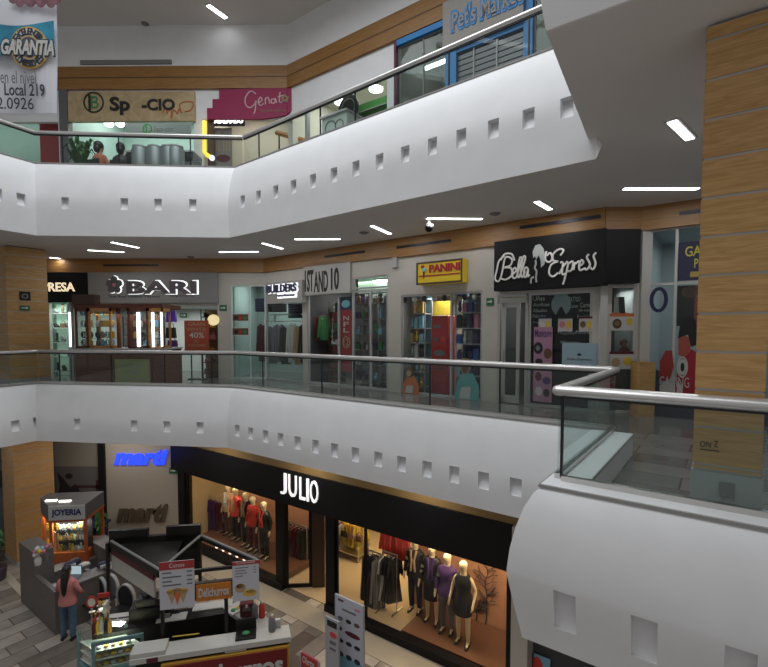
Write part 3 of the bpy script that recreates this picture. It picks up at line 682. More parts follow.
# ================================================================ middle floor shops
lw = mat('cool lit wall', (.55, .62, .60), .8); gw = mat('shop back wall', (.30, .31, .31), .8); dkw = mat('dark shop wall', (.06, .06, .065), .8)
a0, b0 = hB[0][:2]; zt = hB[0][3]
interior('wall_boot_shop', WB, a0 - .9, b0 + .1, 1.6, F1Z, zt + .05, mat('pale green wall', (.40, .55, .48), .8), 'pale green inside of the boot shop', 40, (.85, 1, .92))
a1, b1 = hB[1][:2]; zt1 = hB[1][3]
interior('wall_shoe_shop', WB, a1, b1, 3.2, F1Z, zt1 + .05, lw, 'pale inside of the shoe shop', 70, (1, .98, .95))
# fascias
t, h, H = box_sign('shop_sign', WB, (44, 272.5, 87.5, 302.5), -.12, .12, black, 'black shop sign with cream serif letters ending in RESA beside the oak column')
f = lambda x0, x1, z0, z1, yo: None
def on(t, W, rect, off):
    """rect in the photo's frame to local x0,x1,z0,z1 of a sign root"""
    a, b, c, d = W.rect(*rect, off); s0 = (Vector((t.location.x, t.location.y)) - W.O).dot(W.r); return a - s0, b - s0, c - t.location.z, d - t.location.z
cl = mat('cream letters', (.9, .75, .5), .5, emit=.9, ecol=(1, .82, .55))
lettering('PRESA', *on(t, WB, (42.5, 282.5, 75, 291.5), -.12), -.0, cl, t, bold=.02)
t, h, H = box_sign('shop_sign', WB, (88, 272, 217.5, 303), -.10, .10, greyfas, 'grey shop fascia with a flower emblem and backlit BARI lettering')
lettering('BARI', *on(t, WB, (127, 281, 197, 294), -.12), -.03, mat('chrome letters', (.13, .11, .12), .35, .5), t, bold=.035, depth=.05)
lettering('BARI', *on(t, WB, (127.8, 280, 198.5, 294.5), -.12), -.004, litwhite, t, name='halo', bold=.035, depth=.004)
x0, x1, z0, z1 = on(t, WB, (105.5, 275.5, 123, 294.5), -.12); cx, cz = (x0 + x1) / 2, (z0 + z1) / 2; r = (x1 - x0) / 2
q = MB(); q2 = MB()
for k in range(5):
    an = math.pi / 2 + 2 * math.pi * k / 5; q.disc(cx + r * .55 * math.cos(an), cz + r * .6 * math.sin(an), r * .40, r * .42, -.04, -.012, 16)
    q2.disc(cx + .02 + r * .55 * math.cos(an), cz + r * .6 * math.sin(an), r * .46, r * .48, -.008, 0, 16)
q.build('flower', mat('emblem grey', (.12, .11, .11), .4), t); q2.build('flower_halo', litwhite, t)
MB().disc(cx, cz, r * .2, r * .2, -.05, -.04).build('flower_centre', PAL['pink'], t)
lettering('The Real Leather Factory', *on(t, WB, (108, 295.2, 160, 298.4), -.12), -.002, darkm, t, depth=.005)
lettering('zapatería', *on(t, WB, (170, 294.8, 194, 297), -.12), -.002, darkm, t, depth=.005)
# boots on the wall of the left shop
g = 'dark boots on the pale wall of the left shop'
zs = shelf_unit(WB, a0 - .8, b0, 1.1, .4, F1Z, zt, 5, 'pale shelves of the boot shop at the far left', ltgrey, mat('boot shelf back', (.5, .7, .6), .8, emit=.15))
fill_shelves(WB, a0 - .7, b0, 1.2, zs, ['boot', 'shoe', 'bag'], ['dark', 'dark', 'brown', 'grey'], 'x on boot shop', g, .25, (.26, .4))
# shoe shop right side: hanging bags, red offer board, shoe shelves
def wb(x0, y0, x1, y1, off=0): return WB.rect(x0, y0, x1, y1, off)
for (px, y0, y1, c, lab) in ((171.5, 305, 322, 'purple', 'bright violet bag hanging high left of the red offer board'), (171, 322, 338, 'dark', 'black bag hanging in the middle left of the red offer board'), (172.5, 334, 352, 'purple', 'dark purple bag hanging lowest left of the red offer board')):
    a, b, c0, d = wb(px - 5, y0, px + 5, y1, .25)
    goods('bag', WB, (a + b) / 2, .25, c0, PAL[c] if lab[0] != 'b' or c != 'purple' else mat('violet', (.12, .03, .55), .5), lab, None, b - a, .12, d - c0)
del_ = 0
t = poster(WB, (184.5, 320.5, 208.5, 353), -.12, mat('offer red', (.38, .07, .035), .6), 'terracotta red offer board with white lettering in the shoe shop doorway',
    [(.15, .05, .85, .17, PAL['tan'], 'GRAN'), (.08, .22, .92, .32, PAL['tan'], 'VENTA'), (.2, .36, .82, .54, PAL['white'], '40%'), (.4, .6, .55, .66, PAL['tan'], '+'), (.1, .72, .9, .80, PAL['tan'], 'ADICIONAL')], 'offer_board', 'sign', dep=.04)
for x in (-.2, .2): MB().box(x - .02, x + .02, 0, .03, F1Z - t.location.z, 0).build('leg', darkm, t)
MB().box(-.3, .3, -.12, .15, F1Z - t.location.z, F1Z - t.location.z + .03).build('foot', darkm, t)
a, b, c, d = wb(196, 306, 219, 372, .3)
zs = shelf_unit(WB, a + .1, b - .02, .5, .45, F1Z, zt1 - .1, 6, 'shoe shelves at the right side of the shoe shop', brown, mat('warm shelf back', (.30, .2, .10), .8))
fill_shelves(WB, a + .15, b - .05, .62, zs, ['shoe', 'bag'], ['dark', 'gold', 'tan', 'pink', 'brown'], 'x on right side of shoe shop', 'shoes on the right hand shelves', .24, (.16, .26), .05)
a, b, c, d = wb(207.5, 314.5, 219, 325.5, -.05)
tag(MB().disc(0, (d - c) / 2, (b - a) / 2, (d - c) / 2, 0, .03).build('round_sign', mat('round sign yellow', (.9, .75, .4), .5, emit=.7), loc=WB.p((a + b) / 2, -.05, c), rz=WB.rz), 'glowing round yellow sign above the shoe shelves', 'sign')
zs = shelf_unit(WB, wb(122, 300, 160, 310, 2.6)[0], wb(122, 300, 160, 310, 2.6)[1], 2.6, .4, F1Z, zt1 - .3, 5, 'tall shelves at the back of the shoe shop', brown, gw)
fill_shelves(WB, wb(122, 300, 160, 310, 2.6)[0] + .1, wb(122, 300, 160, 310, 2.6)[1], 2.7, zs, ['shoe', 'bag'], ['dark', 'white', 'brown', 'sky', 'maroon'], 'x on back of shoe shop', 'wares at the back of the shoe shop', .3, (.2, .3))
exit_sign(WB, 179.5, 313, 187, 317.5, 'green evacuation sign inside the shoe shop', 3.1)
# display kiosk on the walkway
WK = Wall(WB.p(0, -2.6).xy, WB.p(1, -2.6).xy)
ka, kb, kc, kd = WK.rect(74.5, 303, 163, 380, 0); kc = F1Z; kd_ = WK.sz(118, 304)[1]
t = thing('display_kiosk', 'dark wooden kiosk with lit glass cabinets on the walkway before the BARI shop', 'kiosk', WK.p((ka + kb) / 2, 0, F1Z), WK.rz)
h = (kb - ka) / 2; HT = kd_ - F1Z; ch = WK.sz(118, 350)[1] - F1Z
redwood = wood_mat('red wood', (.16, .045, .02), (.08, .02, .01))
MB().box(-h, h, 0, 1.3, 0, ch).build('counter', redwood, t); MB().box(-h - .03, h + .03, -.03, 1.33, ch, ch + .05).build('counter_top', ltgrey, t)
MB().box(-h, h, 0, 1.3, HT - .12, HT).build('canopy', redwood, t)
def kx(px): return WK.sz(px, 330)[0] - (ka + kb) / 2
def cabinet(x0, x1, wm, lab=None):
    q = MB()
    for x in (x0, x1 - .05): q.box(x, x + .05, 0, .05, ch + .05, HT - .12).box(x, x + .05, .5, .55, ch + .05, HT - .12)
    q.box(x0, x1, 0, .55, HT - .22, HT - .12); q.box(x0, x1, 0, .55, ch + .05, ch + .12)
    f_ = q.build('cabinet', wm, t)
    for k in range(1, 4): MB().box(x0 + .05, x1 - .05, .05, .5, ch + (HT - ch) * k / 4 - .01, ch + (HT - ch) * k / 4 + .01).build('cabinet_shelf', glass, f_)
    MB().box(x0 + .05, x1 - .05, .015, .02, ch + .12, HT - .22).build('cabinet_glass', shopglass, f_)
lightwood = wood_mat('light wood', (.55, .26, .08), (.40, .17, .05))
cabinet(kx(88.5), kx(111), lightwood); cabinet(kx(128), kx(148), redwood); cabinet(kx(148), kx(163), lightwood); cabinet(kx(75), kx(88), redwood)
MB().box(kx(111), kx(113), .3, .4, ch, HT).box(kx(118), kx(127), .5, .55, ch, HT - .1).build('partition', redwood, t)
glowtube = mat('cabinet light', (1, 1, 1), .5, emit=3.5, ecol=(.9, .95, 1))
for px, wd in ((70.8, 1.8), (139, 3), (153.5, 2.2), (162, 1.4)):
    MB().box(kx(px - wd / 2), kx(px + wd / 2), -.04, -.01, ch + .1, HT - .25).build('light_strip', glowtube, t)
MB().box(kx(69), kx(69.6), -.04, .06, 0, HT).box(kx(72), kx(72.6), -.04, .06, 0, HT).build('post', ltgrey, t)
MB().box(kx(75), kx(97), -.1, .2, HT, HT + .28).build('header', brown, t)
x0, x1 = kx(115), kx(150); gz = WK.sz(130, 380)[1] - F1Z; gt = WK.sz(130, 359)[1] - F1Z
bo = MB().box(x0, x1, -.06, -.02, .08, gt).build('notice_board', mat('pale green board', (.30, .34, .14), .7), t)
MB().box(x0 - .04, x0, -.07, -.01, .05, gt + .04).box(x1, x1 + .04, -.07, -.01, .05, gt + .04).box(x0, x1, -.07, -.01, gt, gt + .04).box(x0, x1, -.07, -.01, .04, .08).build('board_frame', redwood, bo)
lettering('Relojes\nPilas\nCorreas', x0 + .12, x1 - .12, .2, gt - .1, -.062, greyfas, bo, depth=.004)
NTH = ['first', 'second', 'third', 'fourth', 'fifth', 'sixth', 'seventh', 'eighth', 'ninth', 'tenth']
for ci, (p0, p1, n) in enumerate(((76.5, 87, 3), (90.5, 109.5, 4), (130, 137.5, 2), (142, 147, 1), (150, 161, 2))):
    for k in range(4):
        for m in range(n):
            cn = random.choice(['white', 'gold', 'dark', 'sky', 'grey', 'tan']); kd2 = random.choice(['watch', 'jar', 'box', 'watch'])
            goods(kd2, WK, WK.sz(p0 + (p1 - p0) * (m + .5) / n, 330)[0], .25, F1Z + (ch + .121 if k == 0 else ch + (HT - ch) * k / 4 + .012), PAL[cn],
                '%s trinket, %s from left, %s shelf up, %s cabinet of the wooden kiosk' % (dict(sky='pale blue').get(cn, cn), NTH[m], NTH[k], NTH[ci]), 'trinkets in the wooden kiosk', .14, .08, .2)
kp = WK.p((ka + kb) / 2, .3, F1Z + HT - .3); area('kiosk_light', kp, 2.2, .4, 9, (1, .95, .85), (0, 0, WK.rz))
# ---------------- glass corner workwear shop
s, e = hB[2][0], WB.L
frame_window('window_1', 'pale glazed front of the workwear shop facing the camera', WB, s, e, F1Z, hB[2][3], [WB.sz(250, 330)[0]], [], lw, .05)
frame_window('window_2', 'glazed front of the workwear shop along the gallery leg', WR, 0, hR[0][1], F1Z, hR[0][3], [], [], ltgrey, .05)
cen = WR.p(0).xy
q = MB()
pl = [WB.p(s, .2).xy, WB.p(e, .2).xy, WR.p(hR[0][1], .2).xy, WR.p(hR[0][1], 3.4).xy, WB.p(s, 3.4).xy]
mb = MB()
for p_, r_ in ((pl[2], pl[3]), (pl[3], pl[4]), (pl[4], pl[0])):
    d_ = (r_ - p_).normalized(); n_ = Vector((-d_.y, d_.x)) * .08; mb.prism([p_, r_, r_ + n_, p_ + n_], F1Z, 9.2)
struct(mb.build('wall_workwear_shop', mat('pale aqua wall', (.34, .42, .40), .8)), 'pale aqua inside walls of the workwear shop')
pc = (pl[2] + pl[4]) / 2; area('shop_light', (pc.x, pc.y, 9.0), 2, 1.5, 60, (.9, 1, .97))
WX = Wall(WB.p(s, .3).xy, WR.p(hR[0][1], .3).xy)
MB_ = MB().box(*[0, 0, 0, 0, 0, 0])
for i, (px, c, k) in enumerate(((257, 'maroon', 'jacket'), (266, 'grey', 'jacket'), (273.5, 'grey', 'jacket'), (280, 'dark', 'jacket'), (287, 'white', 'jacket'), (294, 'tan', 'jacket'), (299.5, 'dark', 'jacket'))):
    ss = WX.sz(px, 340)[0]; garment(WX, ss, .35, WX.sz(px, 321 + (i % 2) * 2)[1], 1.35, .42, PAL[c], 'work %s, %s from the left on the rail of the workwear shop' % (k, ['first, maroon', 'second, grey', 'third, darker grey', 'fourth, black', 'fifth, whitish', 'sixth, tan', 'last, black'][i]), 'work jackets on the rail', k, .35, 'work_jacket')
rs0, rs1 = WX.sz(254, 340)[0], WX.sz(302, 340)[0]
clothes_rack(WX, rs0, rs1, .35, F1Z, WX.sz(278, 321)[1] - F1Z - .0, 'rail of work jackets behind the glass of the workwear shop')
for i, (x0, y0, x1, y1, c) in enumerate(((255, 298, 268, 311.5, 'navy'), (269.5, 303.5, 282, 312, 'dark'), (288, 303, 301, 318, 'navy'))):
    a, b, c0, d = WX.rect(x0, y0, x1, y1, .6); t = thing('folded_jeans', ['stack of dark blue jeans, left of three high in the workwear shop', 'stack of black trousers, middle of three high in the workwear shop', 'stack of dark jeans, right of three high in the workwear shop'][i], 'clothes', WX.p((a + b) / 2, .6, c0), WX.rz)
    n = 6; H = d - c0
    for k in range(n): MB().box(-(b - a) / 2, (b - a) / 2, .0, .3, H * k / n, H * (k + .9) / n).build('folded_piece', PAL[c], t, bevel=.01)
tl = thing('wall_shelf', 'long shelf above the jackets in the workwear shop', 'shelf', WX.p((rs0 + rs1) / 2, .6, WX.sz(275, 313.5)[1] - .03), WX.rz); MB().box(-(rs1 - rs0) / 2, (rs1 - rs0) / 2, 0, .4, 0, .04).build('board', lw, tl)
for x in (-.8, .8): MB().box(x - .02, x + .02, .3, .4, -.25, 0).build('bracket', steel, tl)
for (y0, y1, lab) in ((313.5, 321.5, 'small wide photo poster, upper of two on the pale glass door'), (327.5, 335.5, 'small wide photo poster, lower of two on the pale glass door')):
    poster(WB, (232.5, y0, 248.5, y1), -.0, PAL['white'], lab, [(.02, .1, .98, .9, PAL['brown']), (.1, .3, .35, .8, PAL['dark'], 'o'), (.4, .3, .6, .8, PAL['red'], 'o'), (.66, .3, .9, .8, PAL['green'], 'o')])
t, h, H = box_sign('shop_sign', WR, (265.5, 281.5, 302, 303), -.22, .18, mat('sign taupe', (.32, .31, .29), .6), 'taupe sign board with white backlit BUILDERS lettering')
x = on(t, WR, (268, 284.5, 297.5, 292.5), -.22); lettering('BUILDERS', *x, -.03, mat('navy letters', (.03, .03, .08), .5), t, bold=.03, depth=.05)
lettering('BUILDERS', x[0] + .02, x[1] + .05, x[2] - .03, x[3] + .03, -.004, litwhite, t, 'halo', bold=.05, depth=.004)
x = on(t, WR, (278, 293.5, 296, 296.5), -.22); lettering('workwear', *x, -.02, mat('navy letters', (.03, .03, .08)), t, bold=.03, depth=.03); MB().box(x[0] - .03, x[1] + .05, -.004, 0, x[2] - .05, x[3] + .03).build('light_bar', litwhite, t)
# ---------------- football shop
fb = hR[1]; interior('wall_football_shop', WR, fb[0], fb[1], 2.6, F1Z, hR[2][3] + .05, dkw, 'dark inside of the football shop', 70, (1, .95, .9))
t, h, H = box_sign('shop_sign', WR, (303.5, 262.5, 350, 294), -.1, .1, mat('sign grey white', (.42, .41, .38), .6), 'pale sign with tall black brush lettering reading 1ST AND 10')
lettering('1ST', *on(t, WR, (305, 270, 313.5, 292), -.1), 0, blackm, t, bold=.03, depth=.01); lettering('AND', *on(t, WR, (314, 271, 328, 292), -.1), 0, blackm, t, bold=.02, depth=.01); lettering('10', *on(t, WR, (331, 267.5, 339, 290), -.1), 0, blackm, t, bold=.03, depth=.01)
frame_window('window_3', 'football shop window with a red door leaf', WR, fb[0], fb[1], F1Z, fb[3], [WR.sz(x, 330)[0] for x in (338, 352.5, 370)], [], ltgrey, .07)
frame_window('window_4', 'lit upper window of the football shop', WR, hR[2][0], hR[2][1], fb[3] + .03, hR[2][3], [], [], ltgrey, .05)
def wr(px, py=330, off=0): return WR.sz(px, py, off)[0]
a, b = wr(308.5, 330, .5), wr(327, 330, .5)
shelf_unit(WR, a, b, .6, .5, F1Z, F1Z + 2.5, 2, 'red backed display bay at the left of the football shop', brown, mat('bay red', (.28, .04, .02), .7))
for k in range(7):
    garment(WR, a + .12 + k * (b - a - .2) / 7, .55, F1Z + 2.3, .8, .4, PAL[['red', 'orange', 'yellow', 'dark', 'red', 'maroon', 'green'][k]], 'team shirt %d of the rail in the red display bay'.replace('%d', ['first', 'second', 'third', 'fourth', 'fifth', 'sixth', 'seventh'][k]), 'team shirts in the red bay', 'jacket', 1.1, 'team_shirt')
a, b = wr(329, 330, .7), wr(338, 330, .7)
zs = shelf_unit(WR, a, b, .7, .4, F1Z, F1Z + 2.7, 5, 'dark green shelf unit in the football shop', mat('shelf green', (.02, .08, .04), .6), dkw)
fill_shelves(WR, a, b, .8, zs, ['box', 'shoe'], ['dark', 'green', 'white'], 'x on dark green unit', 'sports articles on the green shelves', .2, (.15, .3))
t = poster(WR, (340, 297, 352, 372), .09, mat('panel blood red', (.33, .015, .015), .5), 'tall red door poster with white lettering under a blue helmet picture', [(0, 0, 1, .17, PAL['navy']), (.15, .04, .85, .14, PAL['sky'], 'o'), (.3, .25, .75, .31, PAL['white'], 'N'), (.3, .33, .75, .39, PAL['white'], 'F'), (.3, .41, .75, .47, PAL['white'], 'L'), (.2, .52, .85, .68, PAL['tan'], 'ring'), (.3, .55, .75, .65, PAL['tan'], '12')])
for (p0, p1, lab) in ((354, 369, 'left'), (371, 387, 'right')):
    a, b = wr(p0, 330, .6), wr(p1, 330, .6); zs = shelf_unit(WR, a, b, .6, .45, F1Z, F1Z + 2.9, 6, 'grey shelf unit, %s of two by the bright window of the football shop' % lab, grey, gw)
    fill_shelves(WR, a, b, .72, zs, ['plush', 'box', 'bag', 'jar'], ['grey', 'dark', 'white', 'sky', 'purple', 'green', 'brown'], 'x on %s grey unit of football shop' % lab, 'souvenirs on the %s grey shelves' % lab, .2, (.2, .34), .1)
p_ = WR.p(wr(378, 330), 1.0, hR[2][3] - .1)
a, b = wr(371, 284, .5), wr(388, 284, .5); t = thing('tube_fixture', 'bright white tube lamp in the upper window of the football shop', 'lamp', WR.p((a + b) / 2, .6, hR[2][3] - .12), WR.rz); MB().box(-(b - a) / 2, (b - a) / 2, 0, .12, 0, .07).build('tube', lamp, t); MB().box(-(b - a) / 2, (b - a) / 2, 0, .12, .07, .12).build('housing', ltgrey, t)
a, b, c, d = WR.rect(354, 277, 388, 292, .55)
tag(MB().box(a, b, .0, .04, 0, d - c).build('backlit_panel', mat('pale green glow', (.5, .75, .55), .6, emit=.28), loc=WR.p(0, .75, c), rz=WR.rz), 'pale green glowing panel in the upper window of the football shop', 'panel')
# small speakers on the wall
a, b, c, d = WR.rect(391.5, 257.5, 394.5, 267.5, -.12); tag(MB().box(a, b + .05, -.0, .12, 0, d - c).build('wall_speaker', ltgrey, loc=WR.p(0, -.12, c), rz=WR.rz, bevel=.01), 'small pale box on the wall between the football and sticker shops', 'speaker')
# ---------------- PANINI
pn = hR[3]; interior('wall_sticker_shop', WR, pn[0], pn[1], 2.4, F1Z, pn[3] + .05, mat('warm grey wall', (.28, .27, .25), .8), 'inside of the sticker and album shop', 60, (1, .97, .92))
t, h, H = box_sign('shop_sign', WR, (416.5, 260.5, 462.5, 283.5), -.3, .26, mat('panini yellow', (.60, .42, .01), .5, emit=.10), 'yellow box sign with red PANINI lettering and a small knight emblem', border=mat('sign rim', (.06, .04, .02), .5), bw=.045)
rd = mat('panini red', (.36, .012, .02), .5)
lettering('PANINI', *on(t, WR, (429.5, 263.5, 460.5, 271.5), -.3), -.01, rd, t, bold=.05, depth=.012)
x = on(t, WR, (417.5, 274.3, 460, 275.6), -.3); MB().box(x[0] + .05, x[1], -.012, 0, x[2], x[3]).build('lance', rd, t)
x = on(t, WR, (420, 265, 427, 279), -.3); cx = (x[0] + x[1]) / 2; w_ = x[1] - x[0]; hh = x[3] - x[2]
MB().ball(cx - w_ * .1, -.01, x[3] - hh * .12, w_ * .3, .02, hh * .12).build('plume', rd, t); MB().ball(cx + w_ * .15, -.01, x[3] - hh * .35, w_ * .3, .02, hh * .14).build('helmet', PAL['sky'], t); MB().plate([(cx, x[2]), (cx + w_ * .1, x[2]), (cx + w_ * .2, x[3] - hh * .45), (cx - w_ * .05, x[3] - hh * .45)], -.012, 0).build('body', PAL['navy'], t)
frame_window('window_5', 'wide shop window of the sticker shop', WR, pn[0], pn[1], F1Z, pn[3], [wr(450.5)], [], ltgrey, .05)
a, b = wr(402, 330, .4), wr(424, 330, .4)
zs = shelf_unit(WR, a, b, .45, .4, F1Z, F1Z + 2.9, 7, 'left display shelves of toys in the sticker shop window', ltgrey, mat('sky back', (.14, .30, .38), .7))
fill_shelves(WR, a, b, .55, zs, ['box', 'plush', 'box'], ['sky', 'yellow', 'white', 'sky', 'brown', 'sky', 'tan', 'gold'], 'x on left unit of sticker shop', 'toys on the left shelves of the sticker shop', .17, (.24, .38), .0)
a, b = wr(454, 330, .4), wr(481, 330, .4)
zs = shelf_unit(WR, a, b, .45, .4, F1Z, F1Z + 2.9, 7, 'right display shelves of toys in the sticker shop window', ltgrey, mat('blue grey back', (.07, .11, .16), .7))
fill_shelves(WR, a, b, .55, zs, ['plush', 'box', 'jar'], ['blue', 'grey', 'white', 'navy', 'sky', 'dark', 'pink', 'purple'], 'x on right unit of sticker shop', 'toys on the right shelves of the sticker shop', .17, (.24, .38), .0)
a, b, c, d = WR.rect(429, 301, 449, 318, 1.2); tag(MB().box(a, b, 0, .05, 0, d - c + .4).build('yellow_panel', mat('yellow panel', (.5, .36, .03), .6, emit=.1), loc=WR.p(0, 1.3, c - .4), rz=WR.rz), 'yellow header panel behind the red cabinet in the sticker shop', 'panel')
a, b, c, d = WR.rect(431.5, 315.5, 447.5, 373, .5)
t = thing('vending_cabinet', 'tall red sticker cabinet with small prints standing in the sticker shop', 'cabinet', WR.p((a + b) / 2, .5, F1Z), WR.rz); h = (b - a) / 2
MB().box(-h, h, 0, .5, 0, d - F1Z).build('body', mat('cabinet red', (.42, .015, .02), .35), t, bevel=.02)
poster_bits(t, h, d - F1Z, [(.15, .12, .55, .16, PAL['grey']), (.1, .28, .5, .36, PAL['grey'], 'tri'), (.55, .27, .9, .34, PAL['coral'], 'o'), (.15, .44, .85, .52, PAL['grey'], 'o'), (.2, .56, .8, .6, PAL['maroon']), (.2, .66, .8, .69, PAL['maroon'])], -.006)
for nm, r_, lab, cs in (('cutout', (402, 366, 420, 393), 'cardboard figure in orange costume at the bottom left of the sticker shop window', ('orange', 'brown', 'tan')), ('cutout', (454.5, 357, 481, 393), 'cardboard figure in teal costume at the bottom right of the sticker shop window', ('green', 'tan', 'brown'))):
    a, b, c, d = WR.rect(*r_, .0); t = thing('cardboard_cutout', lab, 'cutout', WR.p((a + b) / 2, -.02, F1Z), WR.rz); w_ = b - a; hh = d - F1Z
    MB().plate([(-w_ * .45, hh * .0), (w_ * .45, 0), (w_ * .42, hh * .35), (w_ * .2, hh * .62), (-w_ * .2, hh * .62), (-w_ * .4, hh * .35)], 0, .03).build('costume', PAL[cs[0]] if cs[0] != 'green' else teal, t)
    MB().disc(-w_ * .08, hh * .78, w_ * .2, hh * .19, -.01, .03).build('head', PAL[cs[1]], t); MB().disc(-w_ * .08, hh * .73, w_ * .13, hh * .11, -.02, -.01).build('face', PAL[cs[2]], t)
    MB().plate([(-w_ * .3, .02), (w_ * .1, .02), (w_ * .15, hh * .3), (-w_ * .2, hh * .28)], -.01, 0).build('apron', PAL['white'], t)
for k in range(8):
    px = 404 + k * 10; a = wr(px, 300, .1); t = thing('paper_lantern', 'small black and white hanging ornament, %s from the left along the sticker shop lintel' % ['first', 'second', 'third', 'fourth', 'fifth', 'sixth', 'seventh', 'eighth'][k], 'ornament', WR.p(a, .12, pn[3] - .22), WR.rz, 'ornaments along the lintel')
    MB().ball(0, 0, .1, .07, .07, .09).build('globe', PAL[['dark', 'white'][k % 2]], t, smooth=True); MB().tube([(0, 0, .18), (0, 0, .23)], .006, 4).build('string', blackm, t)
# ---------------- Bella Express
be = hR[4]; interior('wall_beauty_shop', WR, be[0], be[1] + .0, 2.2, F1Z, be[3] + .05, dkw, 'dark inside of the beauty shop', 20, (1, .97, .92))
t = thing('shop_sign', 'large black shop sign with white script lettering reading Bella Express', 'sign', WR.p(0, 0, 0), WR.rz)
a, b, c, d = WR.rect(494, 240, 605, 289, -.3); zb = WR.sz(530, 286.5, -.3)[1]; ztp = bz0 - .0
zb = (WR.sz(496, 290, -.3)[1] + WR.sz(590, 287, -.3)[1]) / 2
t.location = WR.p((a + b) / 2, -.3, zb); h = (b - a) / 2; H = bz0 + .02 - zb
bk = MB().box(-h, h, 0, .3, 0, H).build('panel', mat('black board', (.009, .008, .009), .6, spec=.2), t)
scr = mat('script white', (.72, .70, .66), .5)
# handwriting built as thick strokes in a unit box
def strokes(parent, x0, x1, z0, z1, paths, r, m, y=-.02, name='lettering'):
    q = MB()
    for p in paths:
        pts = [Vector((x0 + (x1 - x0) * u, y, z0 + (z1 - z0) * v)) for u, v in p]; sm = []
        for i in range(len(pts) - 1):
            p0, p1, p2, p3 = pts[max(i - 1, 0)], pts[i], pts[i + 1], pts[min(i + 2, len(pts) - 1)]
            for k in range(4):
                tt = k / 4; sm.append(.5 * ((2 * p1) + (p2 - p0) * tt + (2 * p0 - 5 * p1 + 4 * p2 - p3) * tt * tt + (-p0 + 3 * p1 - 3 * p2 + p3) * tt ** 3))
        sm.append(pts[-1]); q.tube(sm, r, 6, r * .6, up=Vector((0, 1, 0)))
    return q.build(name, m, parent, smooth=True)
x = on(t, WR, (495.5, 253, 528, 281), -.3)
strokes(t, x[0], x[1], x[2], x[3], [[(.18, .78), (.3, .98), (.52, .95), (.6, .72)], [(.3, .93), (.12, .75), (.06, .45), (.0, .12), (.12, .02), (.22, .3), (.32, .85), (.52, .78), (.48, .56), (.28, .5), (.5, .46), (.52, .2), (.34, .06), (.18, .12)], [(.54, .22), (.66, .36), (.62, .46), (.55, .36), (.56, .12), (.66, .12), (.74, .4), (.82, .75), (.76, .78), (.7, .3), (.74, .1), (.84, .4), (.93, .78), (.86, .8), (.8, .3), (.84, .1), (.92, .3)], [(1.0, .42), (.92, .42), (.89, .18), (.95, .1), (1.02, .4), (1.0, .12), (1.06, .18)]], .021, scr)
x = on(t, WR, (545.5, 248, 598, 284), -.3)
strokes(t, x[0], x[1], x[2], x[3], [[(.3, .82), (.36, .95), (.28, 1.0), (.16, .88), (.16, .7), (.26, .66)], [(.02, .98), (.0, .75), (.08, .66), (.14, .76), (.1, .92), (.03, .85)], [(.26, .66), (.12, .58), (.08, .35), (.16, .24), (.26, .34)], [(.3, .62), (.35, .6), (.34, .3), (.4, .3)], [(.44, .64), (.36, .5), (.28, .3)], [(.46, .62), (.4, .2), (.36, .0)], [(.45, .55), (.54, .62), (.52, .38), (.43, .36)], [(.57, .6), (.56, .38)], [(.58, .54), (.66, .62)], [(.66, .46), (.74, .56), (.7, .64), (.66, .5), (.68, .36), (.76, .4)], [(.84, .78), (.8, .7), (.86, .5), (.8, .36), (.76, .42)], [(.97, .8), (.92, .72), (.96, .52), (.92, .36), (.86, .42)]], .021, scr)
x = on(t, WR, (531.5, 244.5, 545.5, 283), -.3); w_, hh = x[1] - x[0], x[3] - x[2]
MB().plate([(x[0] + w_ * u, x[2] + hh * v) for u, v in ((.1, .82), (.3, .98), (.6, 1), (.85, .88), (1.0, .66), (.95, .48), (.72, .4), (.7, .55), (.55, .72), (.35, .62), (.25, .72), (.15, .66))], -.03, 0).build('hair_emblem', mat('emblem silver', (.42, .44, .42), .5), t)
strokes(t, x[0], x[1], x[2], x[3], [[(.3, .6), (.34, .5), (.26, .4), (.4, .3), (.36, .15), (.4, .02)], [(.0, .0), (.02, .12), (.2, .16)]], .02, mat('emblem silver', (.42, .44, .42), .5), name='profile_line')
# frontal return of the sign
a, b, c, d = WC.rect(604, 232, 641, 284, -.3)
t2 = thing('shop_sign', 'plain black side panel right of the Bella Express lettering', 'sign', WC.p((a + b) / 2, -.28, WC.sz(620, 283, -.3)[1]), WC.rz); MB().box(-(b - a) / 2, (b - a) / 2, 0, .27, 0, bz0 - t2.location.z).build('panel', mat('black board', (.009, .008, .009), .6, spec=.2), t2, bevel=.01)
# door and window
door_s = wr(528)
frame_window('window_6', 'shop window of the beauty shop covered with writing', WR, door_s, be[1], F1Z, be[3], [], [], mat('aluminium', (.42, .42, .40), .4, .5), .06)
t = bpy.data.objects.new('door_1', None); C.objects.link(t); t.location = WR.p(be[0], .02, F1Z); t.rotation_euler = (0, 0, WR.rz); struct(t, 'aluminium framed glass door of the beauty shop')
L = door_s - be[0]; dh = WR.sz(513, 303)[1] - F1Z; H = be[3] - F1Z; al = MATS['aluminium']
MB().box(0, .07, -.02, .06, 0, H).box(L - .07, L, -.02, .06, 0, H).box(0, L, -.02, .06, H - .08, H).box(0, L, -.02, .06, dh, dh + .12).build('frame', al, t)
lf = MB().box(.1, .2, 0, .04, .02, dh).box(L * .62, L * .62 + .08, 0, .04, .02, dh).box(.1, L * .62, 0, .04, dh - .1, dh).box(.1, L * .62, 0, .04, .02, .2).build('door_leaf', al, t); MB().box(.2, L * .62, .015, .025, .2, dh - .1).build('pane', shopglass, lf); MB().tube([(.15, -.06, .9), (.15, -.06, 1.3)], .015, 8).build('door_handle', steel, lf)
MB().box(.1, L - .1, .03, .05, dh + .12, H - .08).build('transom', brass, t)
wtx = mat('window lettering', (.55, .60, .58), .6)
board = mat('window film', (.008, .010, .010), .5, spec=.2)
a, b, c, d = WR.rect(529.5, 291, 591, 398, .0)
